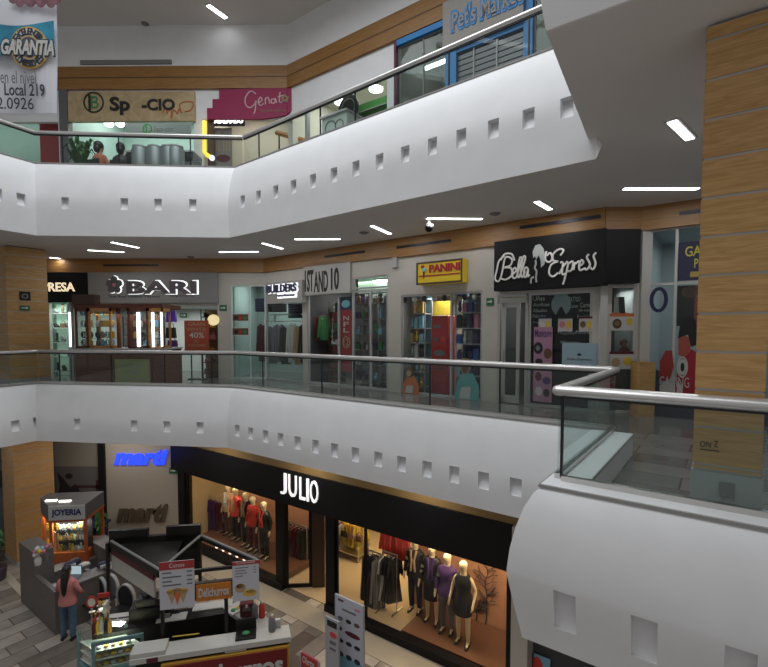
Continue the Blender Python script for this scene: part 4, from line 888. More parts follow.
t = thing('window_lettering', 'black window film with rows of pale service words in the beauty shop window', 'window sign', WR.p((a + b) / 2, .12, F1Z), WR.rz); h = (b - a) / 2; H = be[3] - F1Z
MB().box(-h, h, 0, .01, .06, H - .06).build('film', board, t)
words = [('Uñas', .02, .03, .22, .07), ('Acrílicas', .02, .09, .3, .12), ('Alisados', .02, .14, .26, .17), ('Peinados', .02, .19, .24, .22), ('TATTOO', .62, .05, .8, .09), ('Express', .28, .01, .6, .035), ('Luces', .64, .11, .76, .14), ('Corte', .8, .10, .95, .14), ('de cejas', .78, .15, .97, .18), ('Maquillaje', .45, .34, .75, .37), ('Pestañas', .74, .33, .98, .36), ('Faciales', .76, .20, .98, .23), ('Masajes', .5, .42, .8, .45), ('Depilación', .02, .25, .3, .27)]
for wd_, x0, y0, x1, y1 in words: lettering(wd_, -h + 2 * h * x0, -h + 2 * h * x1, H * (1 - y1), H * (1 - y0), -.002, wtx, t, depth=.003)
a, b, c, d = WR.rect(551, 293, 571, 316, .1); m1 = (a + b) / 2 - WR.rect(529.5, 291, 591, 398, 0)[0] - h; r1 = (b - a) / 2; zc = (c + d) / 2 - F1Z; r2 = (d - c) / 2
MB().plate([(m1 + r1 * math.cos(q_) * 1, zc + r2 * math.sin(q_)) for q_ in [math.radians(g_) for g_ in range(-60, 241, 20)]] + [(m1 - r1 * .1, zc - r2 * .2), (m1 + r1 * .1, zc - r2 * .2)], -.008, 0).build('portrait', mat('portrait teal', (.26, .36, .36), .6), t)
for i, (x0, x1) in enumerate(((538.5, 551.5), (558, 572.5), (579, 593))):
    poster(WR, (x0, 316.5, x1, 331.5), .01, mat('food poster', (.48, .44, .44), .7), ['small offer poster with a yellow badge, left of three in the beauty shop window', 'small offer poster with a yellow badge, middle of three in the beauty shop window', 'small offer poster with red header, right of three in the beauty shop window'][i],
        [(.55, .25, .92, .85, PAL['yellow'], 'o'), (.08, .3, .5, .75, PAL[['white', 'pink', 'brown'][i]], 'o'), (0, 0, 1, .14, PAL[['navy', 'dark', 'maroon'][i]])])
poster(WR, (533.5, 327, 552, 402), .0, mat('pink film', (.38, .20, .29), .7), 'tall pink poster column of nail pictures in the beauty shop window', [(.05, .03, .95, .13, PAL['purple'], 'Manicure'), (.0, .2, .5, .36, PAL['dark'], 'o'), (.1, .24, .35, .32, PAL['white'], 'o'), (.55, .28, .98, .42, PAL['brown'], 'o'), (.1, .42, .5, .5, PAL['dark'], 'o'), (.5, .46, .95, .58, PAL['tan'], 'o'), (.1, .6, .45, .72, PAL['maroon'], 'o'), (.5, .66, .95, .76, PAL['purple'], 'o'), (.12, .8, .5, .92, PAL['white'], 'o'), (.55, .82, .9, .93, PAL['dark'], 'o')])
poster(WR, (562, 343, 597, 370), -.02, mat('pale blue notice', (.30, .42, .48), .7), 'large pale blue notice with a small black bird mark in the beauty shop window', [(.44, .38, .56, .48, PAL['dark'], 'o'), (.15, .55, .85, .66, PAL['grey'], 'Bella Express')])
a, b, c, d = WR.rect(527, 345, 592, 349, .1); tag(MB().box(a, b, .2, .6, 0, .03).build('counter_shelf', grey, loc=WR.p(0, 0, c), rz=WR.rz), 'grey ledge behind the beauty shop window at waist height', 'shelf')
# ---------------- corner food window
hc = hC[0]
frame_window('window_7', 'narrow window of the snack shop between two white posts', WC, hc[0], hc[1], F1Z, hc[3], [], [], mat('post white', (.50, .49, .46), .5), .05)
MB_w = MATS['post white']
q = MB().box(*WC.rect(600.5, 300, 608, 310, -.1)[:2], -.1, 0, F1Z, WC.sz(606, 284, -.1)[1]).build('trim_13', MB_w, loc=WC.p(0), rz=WC.rz); struct(q, 'white post left of the snack window')
a, b = WC.rect(641, 300, 651, 310, -.1)[:2]
struct(MB().box(a, b, -.1, .05, F1Z, bz0).build('trim_14', MB_w, loc=WC.p(0), rz=WC.rz), 'tall white post right of the black sign panel')
interior('wall_snack_shop', WC, hc[0] - .1, hc[1] + .1, 1.6, F1Z, hc[3] + .05, mat('pale cold wall', (.30, .36, .38), .8), 'pale inside of the snack shop', 16)
poster(WC, (609.5, 313.5, 634, 330.5), .0, PAL['white'], 'food poster with orange header, upper of two in the snack window', [(0, 0, 1, .18, PAL['orange']), (.12, .3, .5, .9, PAL['brown'], 'o'), (.2, .42, .42, .75, PAL['tan'], 'o'), (.68, .25, .95, .7, PAL['yellow'], 'o')])
poster(WC, (609.5, 351.5, 633.5, 369), .0, PAL['white'], 'food poster with red header, lower of two in the snack window', [(0, 0, 1, .15, PAL['maroon']), (.08, .35, .45, .9, PAL['tan'], 'o'), (.55, .3, .95, .8, PAL['yellow'], 'o')])
a, b, c, d = WC.rect(610.5, 285, 614, 312, .1); tag(MB().box(a, b, .1, .2, c, d).build('dark_panel', black, loc=WC.p(0), rz=WC.rz), 'narrow dark panel at the left inside the snack window', 'panel')
t = thing('brochure_stand', 'dark and white folded brochures on the ledge of the snack window', 'brochure', WC.p(WC.sz(627, 306)[0], .35, WC.sz(627, 313, .3)[1]), WC.rz); MB().plate([(-.13, 0), (.0, 0), (-.04, .35), (-.13, .35)], 0, .02).build('white_sheet', PAL['white'], t); MB().plate([(0, 0), (.13, 0), (.1, .35), (-.02, .35)], .01, .03).build('dark_sheet', blackm, t); MB().box(-.2, .2, -.05, .15, -.03, 0).build('ledge', orange, t)
c0 = WC.sz(624, 346, .5)
t = thing('doll', 'small brown haired doll behind the snack window', 'doll', WC.p(c0[0], .5, WC.sz(624, 354, .5)[1]), WC.rz); MB().lathe([(.12, 0), (.1, .1), (.05, .16)]).build('dress', PAL['maroon'], t, smooth=True); MB().ball(0, 0, .22, .07).build('head', skin, t, smooth=True); MB().ball(0, .02, .25, .085).build('hair', PAL['brown'], t, smooth=True)
a, b, c, d = WC.rect(634.5, 362, 650, 414, -.3)
t = thing('wooden_pedestal', 'oak box pedestal at the foot of the white post', 'pedestal', WC.p((a + b) / 2, -.5, F1Z), WC.rz); MB().box(-(b - a) / 2, (b - a) / 2, 0, .38, 0, d - F1Z).build('box', oak, t); MB().box(-(b - a) / 2 + .02, (b - a) / 2 - .02, .02, .38, d - F1Z, d - F1Z + .01).build('lid', brass, t)
# ---------------- glazed shop right (ring decal, game poster)
hd = hD[0]; ztD = hd[3]
frame_window('window_8', 'tall glazed front of the game shop beside the oak column', WD, hd[0], 3.6, F1Z, ztD, [WD.sz(675, 300)[0]], [WD.sz(660, 284)[1]], mat('post white', (.5, .49, .46), .5), .05, g=MATS['shop glass'])
interior('wall_game_shop', WD, hd[0], 4.2, 2.4, F1Z, ztD + .02, mat('cold pale wall', (.40, .46, .48), .8), 'pale bluish inside of the game shop', 26, (.9, .96, 1))
a, b, c, d = WD.rect(649.5, 287, 668, 312.5, 0)
tag(MB().ring(0, (d - c) / 2, (b - a) / 2, (d - c) / 2, .07, 0, .01).build('ring_decal', mat('ring blue', (.01, .015, .07), .4), loc=WD.p((a + b) / 2, -.0, c), rz=WD.rz), 'dark blue ring decal on the game shop glass', 'decal')
gy = mat('game yellow', (.65, .5, .04), .5, emit=.1)
poster(WD, (677.5, 241, 716, 280), .1, mat('game navy', (.02, .015, .07), .5), 'dark blue poster with yellow lettering starting GA high in the game shop window', [(.2, .12, 1.0, .38, gy, 'GAME'), (.45, .45, .95, .68, gy, 'PLAY'), (.35, .78, .9, .92, PAL['gold'])])
poster(WD, (677, 285, 716, 326), .1, mat('rust film', (.28, .07, .05), .6), 'rust red picture panel below the game poster', [(.0, .0, .45, 1, PAL['dark']), (.1, .02, .6, .3, PAL['brown'], 'o'), (.2, .1, .4, .25, PAL['grey'], 'o'), (.45, .1, .7, .3, PAL['tan'], 'o')])
a, b, c, d = WD.rect(660, 316, 716, 404, .0); 
t = thing('window_mural', 'mural of a black haired player in red on the game shop window', 'mural', WD.p((a + b) / 2, .0, F1Z), WD.rz); w_, hh = b - a, d - F1Z; x0 = -w_ / 2
def pp(L): return [(x0 + w_ * u, hh * v) for u, v in L]
MB().plate(pp([(.2, .02), (.85, .02), (.85, .45), (.78, .62), (.55, .68), (.38, .6), (.3, .35)]), -.004, 0).build('shirt', mat('mural red', (.34, .015, .03), .6), t)
MB().plate(pp([(.32, .78), (.36, .95), (.5, 1.0), (.62, .97), (.68, .85), (.66, .72), (.56, .7), (.5, .82), (.4, .8)]), -.008, 0).build('hair', blackm, t)
MB().plate(pp([(.34, .62), (.33, .78), (.42, .82), (.54, .78), (.56, .66), (.46, .6)]), -.006, 0).build('face', mat('mural face', (.35, .08, .05), .6), t)
MB().plate(pp([(.0, .4), (.0, .55), (.1, .66), (.22, .66), (.26, .5), (.2, .38), (.06, .34)]), -.006, 0).build('fist', mat('mural red2', (.3, .03, .03), .6), t)
MB().disc(x0 + w_ * .42, hh * .5, w_ * .07, hh * .08, -.008, 0).ring(x0 + w_ * .42, hh * .5, w_ * .1, hh * .105, .03, -.008, 0).build('badge', PAL['white'], t); MB().disc(x0 + w_ * .42, hh * .5, w_ * .035, hh * .045, -.011, 0).build('badge_centre', PAL['dark'], t)
MB().plate(pp([(.05, .1), (.3, .05), (.3, .3), (.15, .36), (.0, .3)]), -.005, 0).plate(pp([(.3, .02), (.42, .02), (.44, .3), (.34, .36)]), -.007, 0).build('glove', PAL['white'], t)
lettering('GAMING', x0, x0 + w_ * .55, hh * .3, hh * .4, -.009, PAL['white'], t, depth=.003)
MB().plate(pp([(-.2, .0), (.05, .0), (.0, .45), (-.2, .5)]), -.003, 0).plate(pp([(.85, .0), (1.0, .0), (1.0, .6), (.87, .5)]), -.003, 0).build('background', mat('mural dark', (.05, .07, .09), .6), t)
q = MB().box(hd[0], 3.6, -.05, 0, F1Z, F1Z + .25).build('trim_15', mat('navy plinth', (.012, .015, .04), .4), loc=WD.p(0), rz=WD.rz); struct(q, 'dark plinth under the game shop glass')
# ================================================================ ground floor
# ---------------- back wall on the left: mural, white store wall with blue letters
wm = mat('store wall warm white', (.34, .31, .27), .7)
struct(MB().box(11.05, 0, 0, .2, 0, CEIL1).box(-3, 0, 0, .2, 3.9, CEIL1).build('wall_back_ground', wm, loc=(0, 0, 0)), 'x') if False else None
def wm_s(px, py=500, off=0): return WM.sz(px, py, off)[0]
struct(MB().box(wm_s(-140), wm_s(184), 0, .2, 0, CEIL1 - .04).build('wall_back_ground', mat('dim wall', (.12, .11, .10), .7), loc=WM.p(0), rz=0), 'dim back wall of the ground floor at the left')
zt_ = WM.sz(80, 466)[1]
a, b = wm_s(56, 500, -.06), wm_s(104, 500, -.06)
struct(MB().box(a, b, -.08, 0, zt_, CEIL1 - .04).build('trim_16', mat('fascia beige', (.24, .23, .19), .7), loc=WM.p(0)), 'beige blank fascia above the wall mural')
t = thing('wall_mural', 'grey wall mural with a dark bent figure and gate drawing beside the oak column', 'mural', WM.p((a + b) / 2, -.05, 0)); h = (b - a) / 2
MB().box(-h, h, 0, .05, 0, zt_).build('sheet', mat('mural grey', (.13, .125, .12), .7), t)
def ml(px, py): s, z = WM.sz(px, py, -.05); return s - (a + b) / 2, z
q = MB(); P_ = [ml(*p) for p in ((57, 472), (63, 478), (70, 487), (76, 484), (80, 491), (77, 497), (67, 499), (58, 494), (60, 485))]; q.plate(P_, -.008, 0); x, z = ml(69, 476); q.disc(x, z, .12, .1, -.008, 0); q.build('dark_figure', mat('mural ink', (.02, .018, .02), .7), t)
def rl(a_, b_, w_=.03):
    (x0, z0), (x1, z1) = ml(*a_), ml(*b_); return (min(x0, x1) - w_, max(x0, x1) + w_, -.008, 0, min(z0, z1) - w_, max(z0, z1) + w_)
q = MB()
for A_, B_ in (((78, 486), (101, 487)), ((80, 492), (98, 493)), ((98, 481), (98, 520)), ((101, 486), (101, 520)), ((86, 497), (86, 520)), ((93, 497), (93, 520))): q.box(*rl(A_, B_))
q.build('gate_drawing', mat('mural maroon', (.07, .025, .025), .7), t)
# black frames and white store wall
a0_, a1_ = wm_s(103.5), wm_s(109.5)
struct(MB().box(a0_, a1_, -.25, 0, 0, CEIL1 - .04).build('trim_17', black, loc=WM.p(0)), 'black pilaster left of the white wall with blue letters')
a2_, a3_ = wm_s(181.5, 500, -.2), wm_s(187, 500, -.2)
struct(MB().box(a2_, a3_ + .1, -.25, 0, 0, CEIL1 - .04).build('trim_18', black, loc=WM.p(0)), 'black pilaster where the two shop fronts meet')
struct(MB().box(a1_, a2_, -.15, 0, 0, CEIL1 - .04).build('wall_sport_shop', mat('sport wall', (.40, .35, .29), .6), loc=WM.p(0)), 'warm white front wall of the sport shop')
bl = mat('blue light letters', (.02, .05, .9), .4, emit=1.3, ecol=(.02, .06, 1))
t = thing('shop_sign', 'glowing blue italic MARTI letters high on the white wall', 'sign', WM.p(wm_s(140, 456, -.2), -.152, WM.sz(140, 464, -.2)[1]))
x = on(t, WM, (113.5, 448, 167.5, 463.5), -.2); lettering('marti', x[0], x[1], x[2] - .06, x[3] - .06, 0, bl, t, bold=.05, shear=.25, depth=.05)
t = thing('shop_sign', 'dull bronze italic MARTI letters low on the white wall', 'sign', WM.p(wm_s(142, 515, -.2), -.152, WM.sz(142, 522, -.2)[1]))
x = on(t, WM, (116, 504, 168, 523), -.2); lettering('marti', x[0], x[1], x[2], x[3], 0, mat('bronze letters', (.10, .075, .05), .5), t, bold=.05, shear=.25, depth=.05)
exit_sign(WM, 169, 468, 177, 473.5, 'green evacuation sign beside the glowing blue letters', -.17)
# plants by the mural and far left
leafm = mat('leaf green', (.03, .12, .03), .6, var=.4, scale=8); potm = mat('pot dark', (.05, .04, .05), .5)
def plant(px, py, y, h, lab, n=22, rad=.35):
    c0 = PY_(px, py, y); t = thing('potted_plant', lab, 'plant', (c0.x, y, 0)); MB().lathe([(.14, 0), (.2, .05), (.24, .38), (.22, .4)]).build('pot', potm, t, smooth=True)
    q = MB(); rr = random.Random(px)
    for k in range(n):
        an = rr.uniform(0, 6.28); L_ = rr.uniform(.6, 1) * h; r_ = rr.uniform(.3, 1) * rad; c_, s_ = math.cos(an), math.sin(an); wd = .05
        pts = [(0, 0, .38), (c_ * r_ * .35, s_ * r_ * .35, .38 + L_ * .6), (c_ * r_ * .8, s_ * r_ * .8, .38 + L_ * .95), (c_ * r_ * 1.2, s_ * r_ * 1.2, .38 + L_ * .8)]
        for j in range(3):
            A_, B_ = Vector(pts[j]), Vector(pts[j + 1]); n_ = Vector((-s_, c_, 0)) * wd; wa = [.3, 1, 1, .15]
            q.quad(A_ - n_ * wa[j], A_ + n_ * wa[j], B_ + n_ * wa[j + 1], B_ - n_ * wa[j + 1])
    q.build('leaves', leafm, t); return t
plant(99, 530, 14.6, 1.1, 'leafy green potted plant under the wall mural'); plant(-4, 540, 13.2, 1.3, 'leafy potted plant left of the oak clad column at the photo edge')
a, b, c, d = WM.rect(-10, 470, 12, 500, -.05); poster(WM, (-30, 462, 12, 530), -.06, mat('dim poster', (.10, .13, .14), .7), 'dim greenish poster on the back wall left of the oak clad column', [(.3, .1, .9, .4, PAL['dark'], 'o'), (.2, .5, .95, .8, PAL['grey'], 'o')])
bx = PY_(88, 535, 14.9); t = thing('blue_crate', 'dark blue draped crate in the shade under the mural', 'crate', (bx.x, 14.9, 0)); MB().box(-.5, .5, -.3, .3, 0, .9).build('drape', mat('drape blue', (.01, .012, .07), .8), t, bevel=.05); MB().box(-.55, .55, -.35, .35, .9, .96).build('lid', PAL['navy'], t)
# ---------------- JULIO store: fascia, posts, glazing, interior
def js(px, py=560, off=0): return WJ.sz(px, py, off)[0]
FZ0, FZ1 = 2.6, 3.52
sA, sB = 0, js(517)
fj = thing('shop_sign', 'long black fascia with white JULIO letters over the clothes shop', 'sign', WJ.p((sA + sB) / 2, -.3, FZ0), WJ.rz); hj = (sB - sA) / 2
MB().box(-hj, hj, 0, .5, 0, FZ1 - FZ0).build('fascia', black, fj)
x = on(fj, WJ, (281.5, 475, 318.5, 501), -.3); zc = WJ.sz(299, 487.5, -.3)[1] - FZ0; jl = mat('julio letters', (.9, .9, .92), .5, emit=.75)
for ch, p0, p1 in (('J', 281, 287), ('U', 289, 297), ('L', 300, 305.5), ('I', 307, 309.2), ('O', 310.5, 318.5)):
    xx = on(fj, WJ, (p0, 478, p1, 498), -.3); lettering(ch, xx[0], xx[1], zc - .29, zc + .29, -.0, jl, fj, 'letter', depth=.03, bold=0)
struct(MB().box(sA - .3, sB + 6, -.25, .3, FZ1, CEIL1 - .04).build('trim_19', brass if False else mat('soffit gold brown', (.22, .14, .05), .5), loc=WJ.p(0), rz=WJ.rz), 'gold brown band between black fascia and parapet')
struct(MB().box(sA, sB, -.28, .12, 0, .13).build('trim_20', black, loc=WJ.p(0), rz=WJ.rz), 'x') if False else None
ps = [(js(181), js(187)), (js(277.5), js(284)), (js(327), js(335.5)), (js(510), js(517.5))]
for i, (a, b) in enumerate(ps):
    if i == 1: pass
    struct(MB().box(a, b, -.06, .12, 0, FZ0).build('trim_%d' % (21 + i), black, loc=WJ.p(0), rz=WJ.rz), 'black upright number %s of the clothes shop front' % ['one', 'two', 'three', 'four'][i])
jg = glass_mat('warm shop glass', (.97, .96, .94), .0)
def pz(px, py): return WJ.sz(px, py)[1]
frame_window('window_9', 'left display window of the clothes shop with red and black mannequins', WJ, ps[0][1], ps[1][0], 0.05, FZ0, [], [], black, .06, .0, jg)
frame_window('window_10', 'long right display window of the clothes shop', WJ, ps[2][1], ps[3][0], .05, FZ0, [js(365)], [], black, .06, .0, jg)
struct(MB().box(ps[2][0], sB, -.12, .1, 0, .2).box(0, ps[1][1], -.12, .1, 0, .2).build('baseboard_front', black, loc=WJ.p(0), rz=WJ.rz), 'black kick plate under the display windows')
# slanted entrance glazing
e0 = WJ.p(ps[1][1], .05).xy; e1 = xy(PZ(325, 587, 0)); WE = Wall(e0, e1)
frame_window('window_11', 'slanting entrance window of the clothes shop', WE, 0, WE.L * .68, .02, FZ0, [], [], black, .09, 0, jg)
struct(MB().box(WE.L * .68, WE.L, -.05, .12, 0, FZ0).build('trim_25', mat('entrance brown', (.045, .02, .012), .4), loc=WE.p(0), rz=WE.rz), 'dark brown panel at the clothes shop entrance')
# interior shell
warmw = mat('warm shop wall', (.55, .42, .24), .7); copper = mat('copper panel', (.40, .20, .12), .6, var=.12, scale=3)
beige = mat('beige shop floor', (.42, .33, .22), .18)
D = 6.0
s_l, s_r = .05, sB
mb = MB().box(s_l, s_r, D, D + .15, 0, FZ0 + .3).box(s_l, s_l + .1, .15, D, 0, FZ0 + .3).box(s_r - .1, s_r, .15, D, 0, FZ0 + .3)
struct(mb.build('wall_clothes_shop', warmw, loc=WJ.p(0), rz=WJ.rz), 'warm beige inside walls of the clothes shop')
struct(MB().box(s_l, s_r, .2, D, FZ0 + .3, FZ0 + .4).build('ceiling_clothes_shop', mat('shop ceiling', (.3, .25, .2), .8), loc=WJ.p(0), rz=WJ.rz), 'dim ceiling of the clothes shop')
struct(MB().box(s_l, s_r, .12, D, 0.0, .02).build('floor_clothes_shop', beige, loc=WJ.p(0), rz=WJ.rz), 'polished beige floor of the clothes shop')
ent = [WJ.p(ps[1][1], -1.0).xy, WJ.p(ps[2][0] + .2, -.9).xy, WJ.p(ps[2][0] + .2, .2).xy, WJ.p(ps[1][1] - .1, .2).xy]
struct(MB().prism([WJ.p(ps[0][0], -.12).xy, WJ.p(sB + 5, -.12).xy, WJ.p(sB + 5, -.75).xy, WJ.p(ps[0][0], -.75).xy], 0, .012).build('trim_26', mat('beige border tile', (.36, .32, .26), .25)), 'pale tile border along the clothes shop front')
# display plinths and backdrops
w1a, w1b = ps[0][1] + .06, ps[1][0]; cpb = js(405, 560, 1.35)
def plinth(a, b, lab, dep=1.35, h=.17):
    t = thing('display_plinth', lab, 'plinth', WJ.p((a + b) / 2, .14, .02), WJ.rz); MB().box(-(b - a) / 2, (b - a) / 2, 0, dep, 0, h).build('platform', mat('plinth brown', (.10, .045, .025), .35), t); MB().box(-(b - a) / 2, (b - a) / 2, 0, dep, h, h + .015).build('top_board', mat('plinth top', (.13, .06, .035), .3), t)
plinth(js(398), ps[3][0] - .05, 'low brown display plinth under the four mannequins at the right'); plinth(w1a, w1b - .02, 'low brown display plinth under the row of mannequins at the left')
B1 = js(235, 520, 1.5)
struct(MB().box(B1, ps[1][0] + .05, 1.5, 1.58, 0, FZ0 + .3).build('wall_display_left', copper, loc=WJ.p(0), rz=WJ.rz), 'copper brown backdrop of the left display window')
struct(MB().box(w1a, B1, 1.9, 1.98, 0, FZ0 + .3).build('wall_display_cream', mat('cream display', (.62, .50, .30), .7), loc=WJ.p(0), rz=WJ.rz), 'cream backdrop at the left end of the left display window')
B2_ = js(402, 560, 1.5)
struct(MB().box(B2_ + .35, ps[3][1], 1.5, 1.58, 0, FZ0 + .3).build('wall_display_right', copper, loc=WJ.p(0), rz=WJ.rz), 'copper brown backdrop of the right display window')
for s_, pw in ((js(215), 30), (js(258), 26), (js(425), 29), (js(455), 26), (js(490), 24)):
    p = WJ.p(s_, .5, FZ0 + .2); area('display_light', p, .5, .25, pw, (1, .80, .52), (0, 0, WJ.rz))
for s_, o_, pw in ((js(305), 3.2, 60), (js(350), 2.6, 70), (js(380), 3.5, 60)):
    p = WJ.p(s_, o_, FZ0 + .2); area('shop_light', p, 1.2, .9, pw, (1, .76, .42), (0, 0, WJ.rz))
# tree branch decals on the copper wall
def twig(px, py0, py1, seed, lab):
    rr = random.Random(seed); s_, z0 = WJ.sz(px, py1, 1.46); _, z1 = WJ.sz(px, py0, 1.46)
    t = thing('branch_decoration', lab, 'decoration', WJ.p(s_, 1.47, .21), WJ.rz); q = MB(); z0 = .0; z1 -= .21; pts = [(rr.uniform(-.04, .04), 0, z0 + (z1 - z0) * k / 8) for k in range(9)]
    q.tube(pts, .014, 5, radii=[1.3 - .1 * k for k in range(9)])
    for k in range(16):
        z = rr.uniform(.35, .97) * (z1 - z0) + z0; sd = rr.choice((-1, 1)); L_ = rr.uniform(.12, .35); q.tube([(0, 0, z), (sd * L_ * .5, -.02, z + L_ * .4), (sd * L_, -.03, z + L_ * .55)], .009, 4)
        q.tube([(sd * L_ * .5, -.02, z + L_ * .4), (sd * L_ * .7, -.02, z + L_ * .9)], .007, 4)
    q.build('twigs', PAL['dark'], t)
twig(486, 566, 640, 3, 'taller dark twig decoration on the copper wall right of the mannequins'); twig(477, 600, 650, 4, 'shorter dark twig decoration on the copper wall right of the mannequins')
# ---------------- mannequins
mq = mat('mannequin cream', (.70, .58, .38), .4)
pose0 = {}
poseW = dict(elbowR=(.25, .04, 1.13), wristR=(.24, -.08, .92), elbowL=(-.25, .05, 1.13), wristL=(-.28, -.02, .90), kneeR=(.12, -.05, .5), ankleR=(.13, -.06, .09))
bmesh0 = body_mesh(pose0, 'mannequin_body', .88); bmesh1 = body_mesh(poseW, 'mannequin_body', .88); bmesh0.materials.append(mq); bmesh1.materials.append(mq)
def mannequin(px, py_head, off, z, label, top, bottom, kind, sleeves='long', rz=0, pose=pose0, scale=1.0, extra=None, zig=None):
    s_, _ = WJ.sz(px, py_head, off); t = thing('mannequin', label, 'mannequin', WJ.p(s_, off, z), WJ.rz + rz); t.scale = (scale,) * 3
    o = bpy.data.objects.new('body', bmesh0 if pose is pose0 else bmesh1); C.objects.link(o); o.parent = t
    if kind == 'dress':
        torso_cloth(.62, 1.44, PAL[top] if isinstance(top, str) else top, t, 'dress', 1.08, .12, sleeves, pose)
    elif kind == 'skirt':
        torso_cloth(.90, 1.45, PAL[top], t, 'top', 1.16, 0, sleeves, pose); torso_cloth(.52, 1.0, PAL[bottom], t, 'skirt', 1.05, .1)
    else:
        torso_cloth(.84, 1.46, PAL[top], t, 'top', 1.16, .1, sleeves, pose); legs_cloth(PAL[bottom], t, 'trousers', .12, pose, .95)
    if extra: MB().tube([(-.07, -.10, 1.46), (-.03, -.15, 1.25), (-.05, -.14, 1.0)], .03, 6).tube([(.07, -.10, 1.46), (.03, -.15, 1.25), (.05, -.14, 1.0)], .03, 6).build('scarf', PAL[extra], t, smooth=True)
    shoes(PAL['dark'] if kind != 'white' else PAL['white'], t, pose); return t
ZP = .205
mannequin(415.5, 552, .95, ZP, 'mannequin in dark jacket and long trousers, first of four on the brown plinth', 'dark', 'navy', 'trousers', 'long', .1, pose0, 1.09, 'tan')
mannequin(432, 558, .85, ZP, 'mannequin in dark jacket over a purple blouse and short dark skirt on the brown plinth', 'dark', 'dark', 'skirt', 'long', .2, poseW, 1.09, 'purple')
mannequin(447.5, 563, .68, ZP, 'mannequin in purple jumper and rolled dark trousers on the brown plinth', 'purple', 'grey', 'trousers', 'long', .1, pose0, 1.09)
mannequin(463.5, 569, .56, ZP, 'mannequin in sleeveless black dress nearest the black upright', 'dark', 'dark', 'dress', None, .1, poseW, 1.09)
for (px, py, off, tp, bt, ex, lab) in ((228.5, 493, 1.0, 'tan', 'brown', 'white', 'mannequin in tan jacket beside the hanging dresses, first of the row behind the left window'), (236, 497, .9, 'coral', 'dark', 'tan', 'mannequin in coral blouse with a light scarf behind the left window'),
        (246, 500, .8, 'dark', 'dark', 'tan', 'mannequin in black coat with a pale collar behind the left window'), (253, 503, .7, 'red', 'maroon', None, 'mannequin in red dress suit, second from the right behind the left window'), (264, 506, .6, 'dark', 'dark', 'coral', 'mannequin in black suit over a coral top, rightmost behind the left window')):
    mannequin(px, py, off, ZP, lab, tp, bt, 'trousers', 'long', .1, pose0, 1.03, ex)
# hanging clothes of the left window
gz = WJ.sz(212, 497, 1.0)[1]
clothes_rack(WJ, js(205, 500, 1.0), js(223, 500, 1.0), 1.0, .3, gz - .3, 'rack with dark dresses at the left end of the left display window')
for i, (px, c) in enumerate(((208.5, 'grey'), (213, 'purple'), (217, 'purple'), (220.5, 'maroon'))):
    garment(WJ, js(px, 510, 1.0), 1.0, gz, 1.15, .4, PAL[c], ['slate dress hanging leftmost behind the left window', 'violet dress hanging second behind the left window', 'deep violet dress hanging third behind the left window', 'dark red dress hanging next to the mannequins'][i], 'dresses hanging in the left window', 'dress', .15)
c0 = WJ.p(js(216.5, 487, 1.7), 1.75, WJ.sz(216.5, 487, 1.7)[1]); t = thing('round_ornament', 'dark round spoked wall ornament above the hanging dresses', 'ornament', c0, WJ.rz); MB().disc(0, 0, .22, .22, 0, .04, 20).build('disc', PAL['brown'], t); MB().ring(0, 0, .25, .25, .04, -.03, .04).build('rim', PAL['dark'], t)
for px in (207, 216.5, 224, 230): 
    c0 = WJ.p(js(px, 484, 1.2), 1.2, FZ0 + .28); t = thing('spotlight', 'small warm spotlight above the left display window, %s from the left' % {207: 'first', 216.5: 'second', 224: 'third', 230: 'fourth'}[px], 'spotlight', c0, WJ.rz, 'spotlights over the left display'); MB().lathe([(.05, -.16), (.06, -.05), (.03, 0)]).build('can', seam, t, smooth=True); MB().lathe([(.042, -.165), (.042, -.155)]).build('bulb', mat('warm bulb', (1, .8, .5), .5, emit=8, ecol=(1, .8, .5)), t)
q = thing('framed_notice', 'small red square notice on the cream backdrop at the far left', 'notice', WJ.p(js(195, 484.5, 1.85), 1.88, WJ.sz(195, 487, 1.85)[1]), WJ.rz); MB().ring(0, .1, .12, .12, .04, 0, .02, 4).build('frame', PAL['coral'], q)
# clothes inside, behind the entrance windows
def rail_of(px0, px1, py, off, L_, cols, name, lab, grp, kind, wd=.38, z0=.02, ov=None):
    z = WJ.sz((px0 + px1) / 2, py, off)[1]; s0_, s1_ = js(px0, py, off), js(px1, py, off); clothes_rack(WJ, s0_ - .05, s1_ + .05, off, z0, z - z0, lab[0]); n = len(cols)
    for k, c in enumerate(cols): garment(WJ, s0_ + (s1_ - s0_) * (k + .5) / n, off, z, L_, wd, PAL[c], lab[1] % ['first', 'second', 'third', 'fourth', 'fifth', 'sixth', 'seventh', 'eighth'][k], grp, kind, .9, name)
rail_of(286, 306, 523, 1.3, 1.25, ['maroon', 'maroon', 'brown', 'maroon', 'maroon', 'dark'], 'dress', ('rack of dark red dresses behind the slanting entrance window', 'dark red dress, %s from the left on the rack behind the entrance window'), 'dark red dresses by the entrance', 'dress', .42)
rail_of(292, 308, 505, 3.2, .6, ['coral', 'gold', 'red', 'tan'], 'blouse', ('high rail of bright blouses deep in the shop', 'bright blouse, %s from the left on the high rail deep in the shop'), 'bright blouses', 'jacket', .4)
rail_of(337, 346, 520, 3.0, .75, ['brown', 'maroon', 'white'], 'coat', ('rail of brown coats beside the yellow jackets', 'brown or pale coat, %s from the left beside the yellow jackets'), 'coats beside the yellow jackets', 'jacket', .42)
rail_of(349, 362, 519, 2.8, .85, ['gold', 'yellow', 'gold', 'yellow'], 'jacket', ('rail of mustard yellow jackets inside the shop', 'mustard yellow jacket, %s from the left inside the shop'), 'mustard yellow jackets', 'jacket', .5)
rail_of(369, 380, 552, .8, 1.35, ['dark', 'navy', 'dark', 'dark', 'grey'], 'trousers', ('rack of long black clothes right of the window mullion', 'long black garment, %s from the left right of the window mullion'), 'long black clothes', 'jacket', .42)
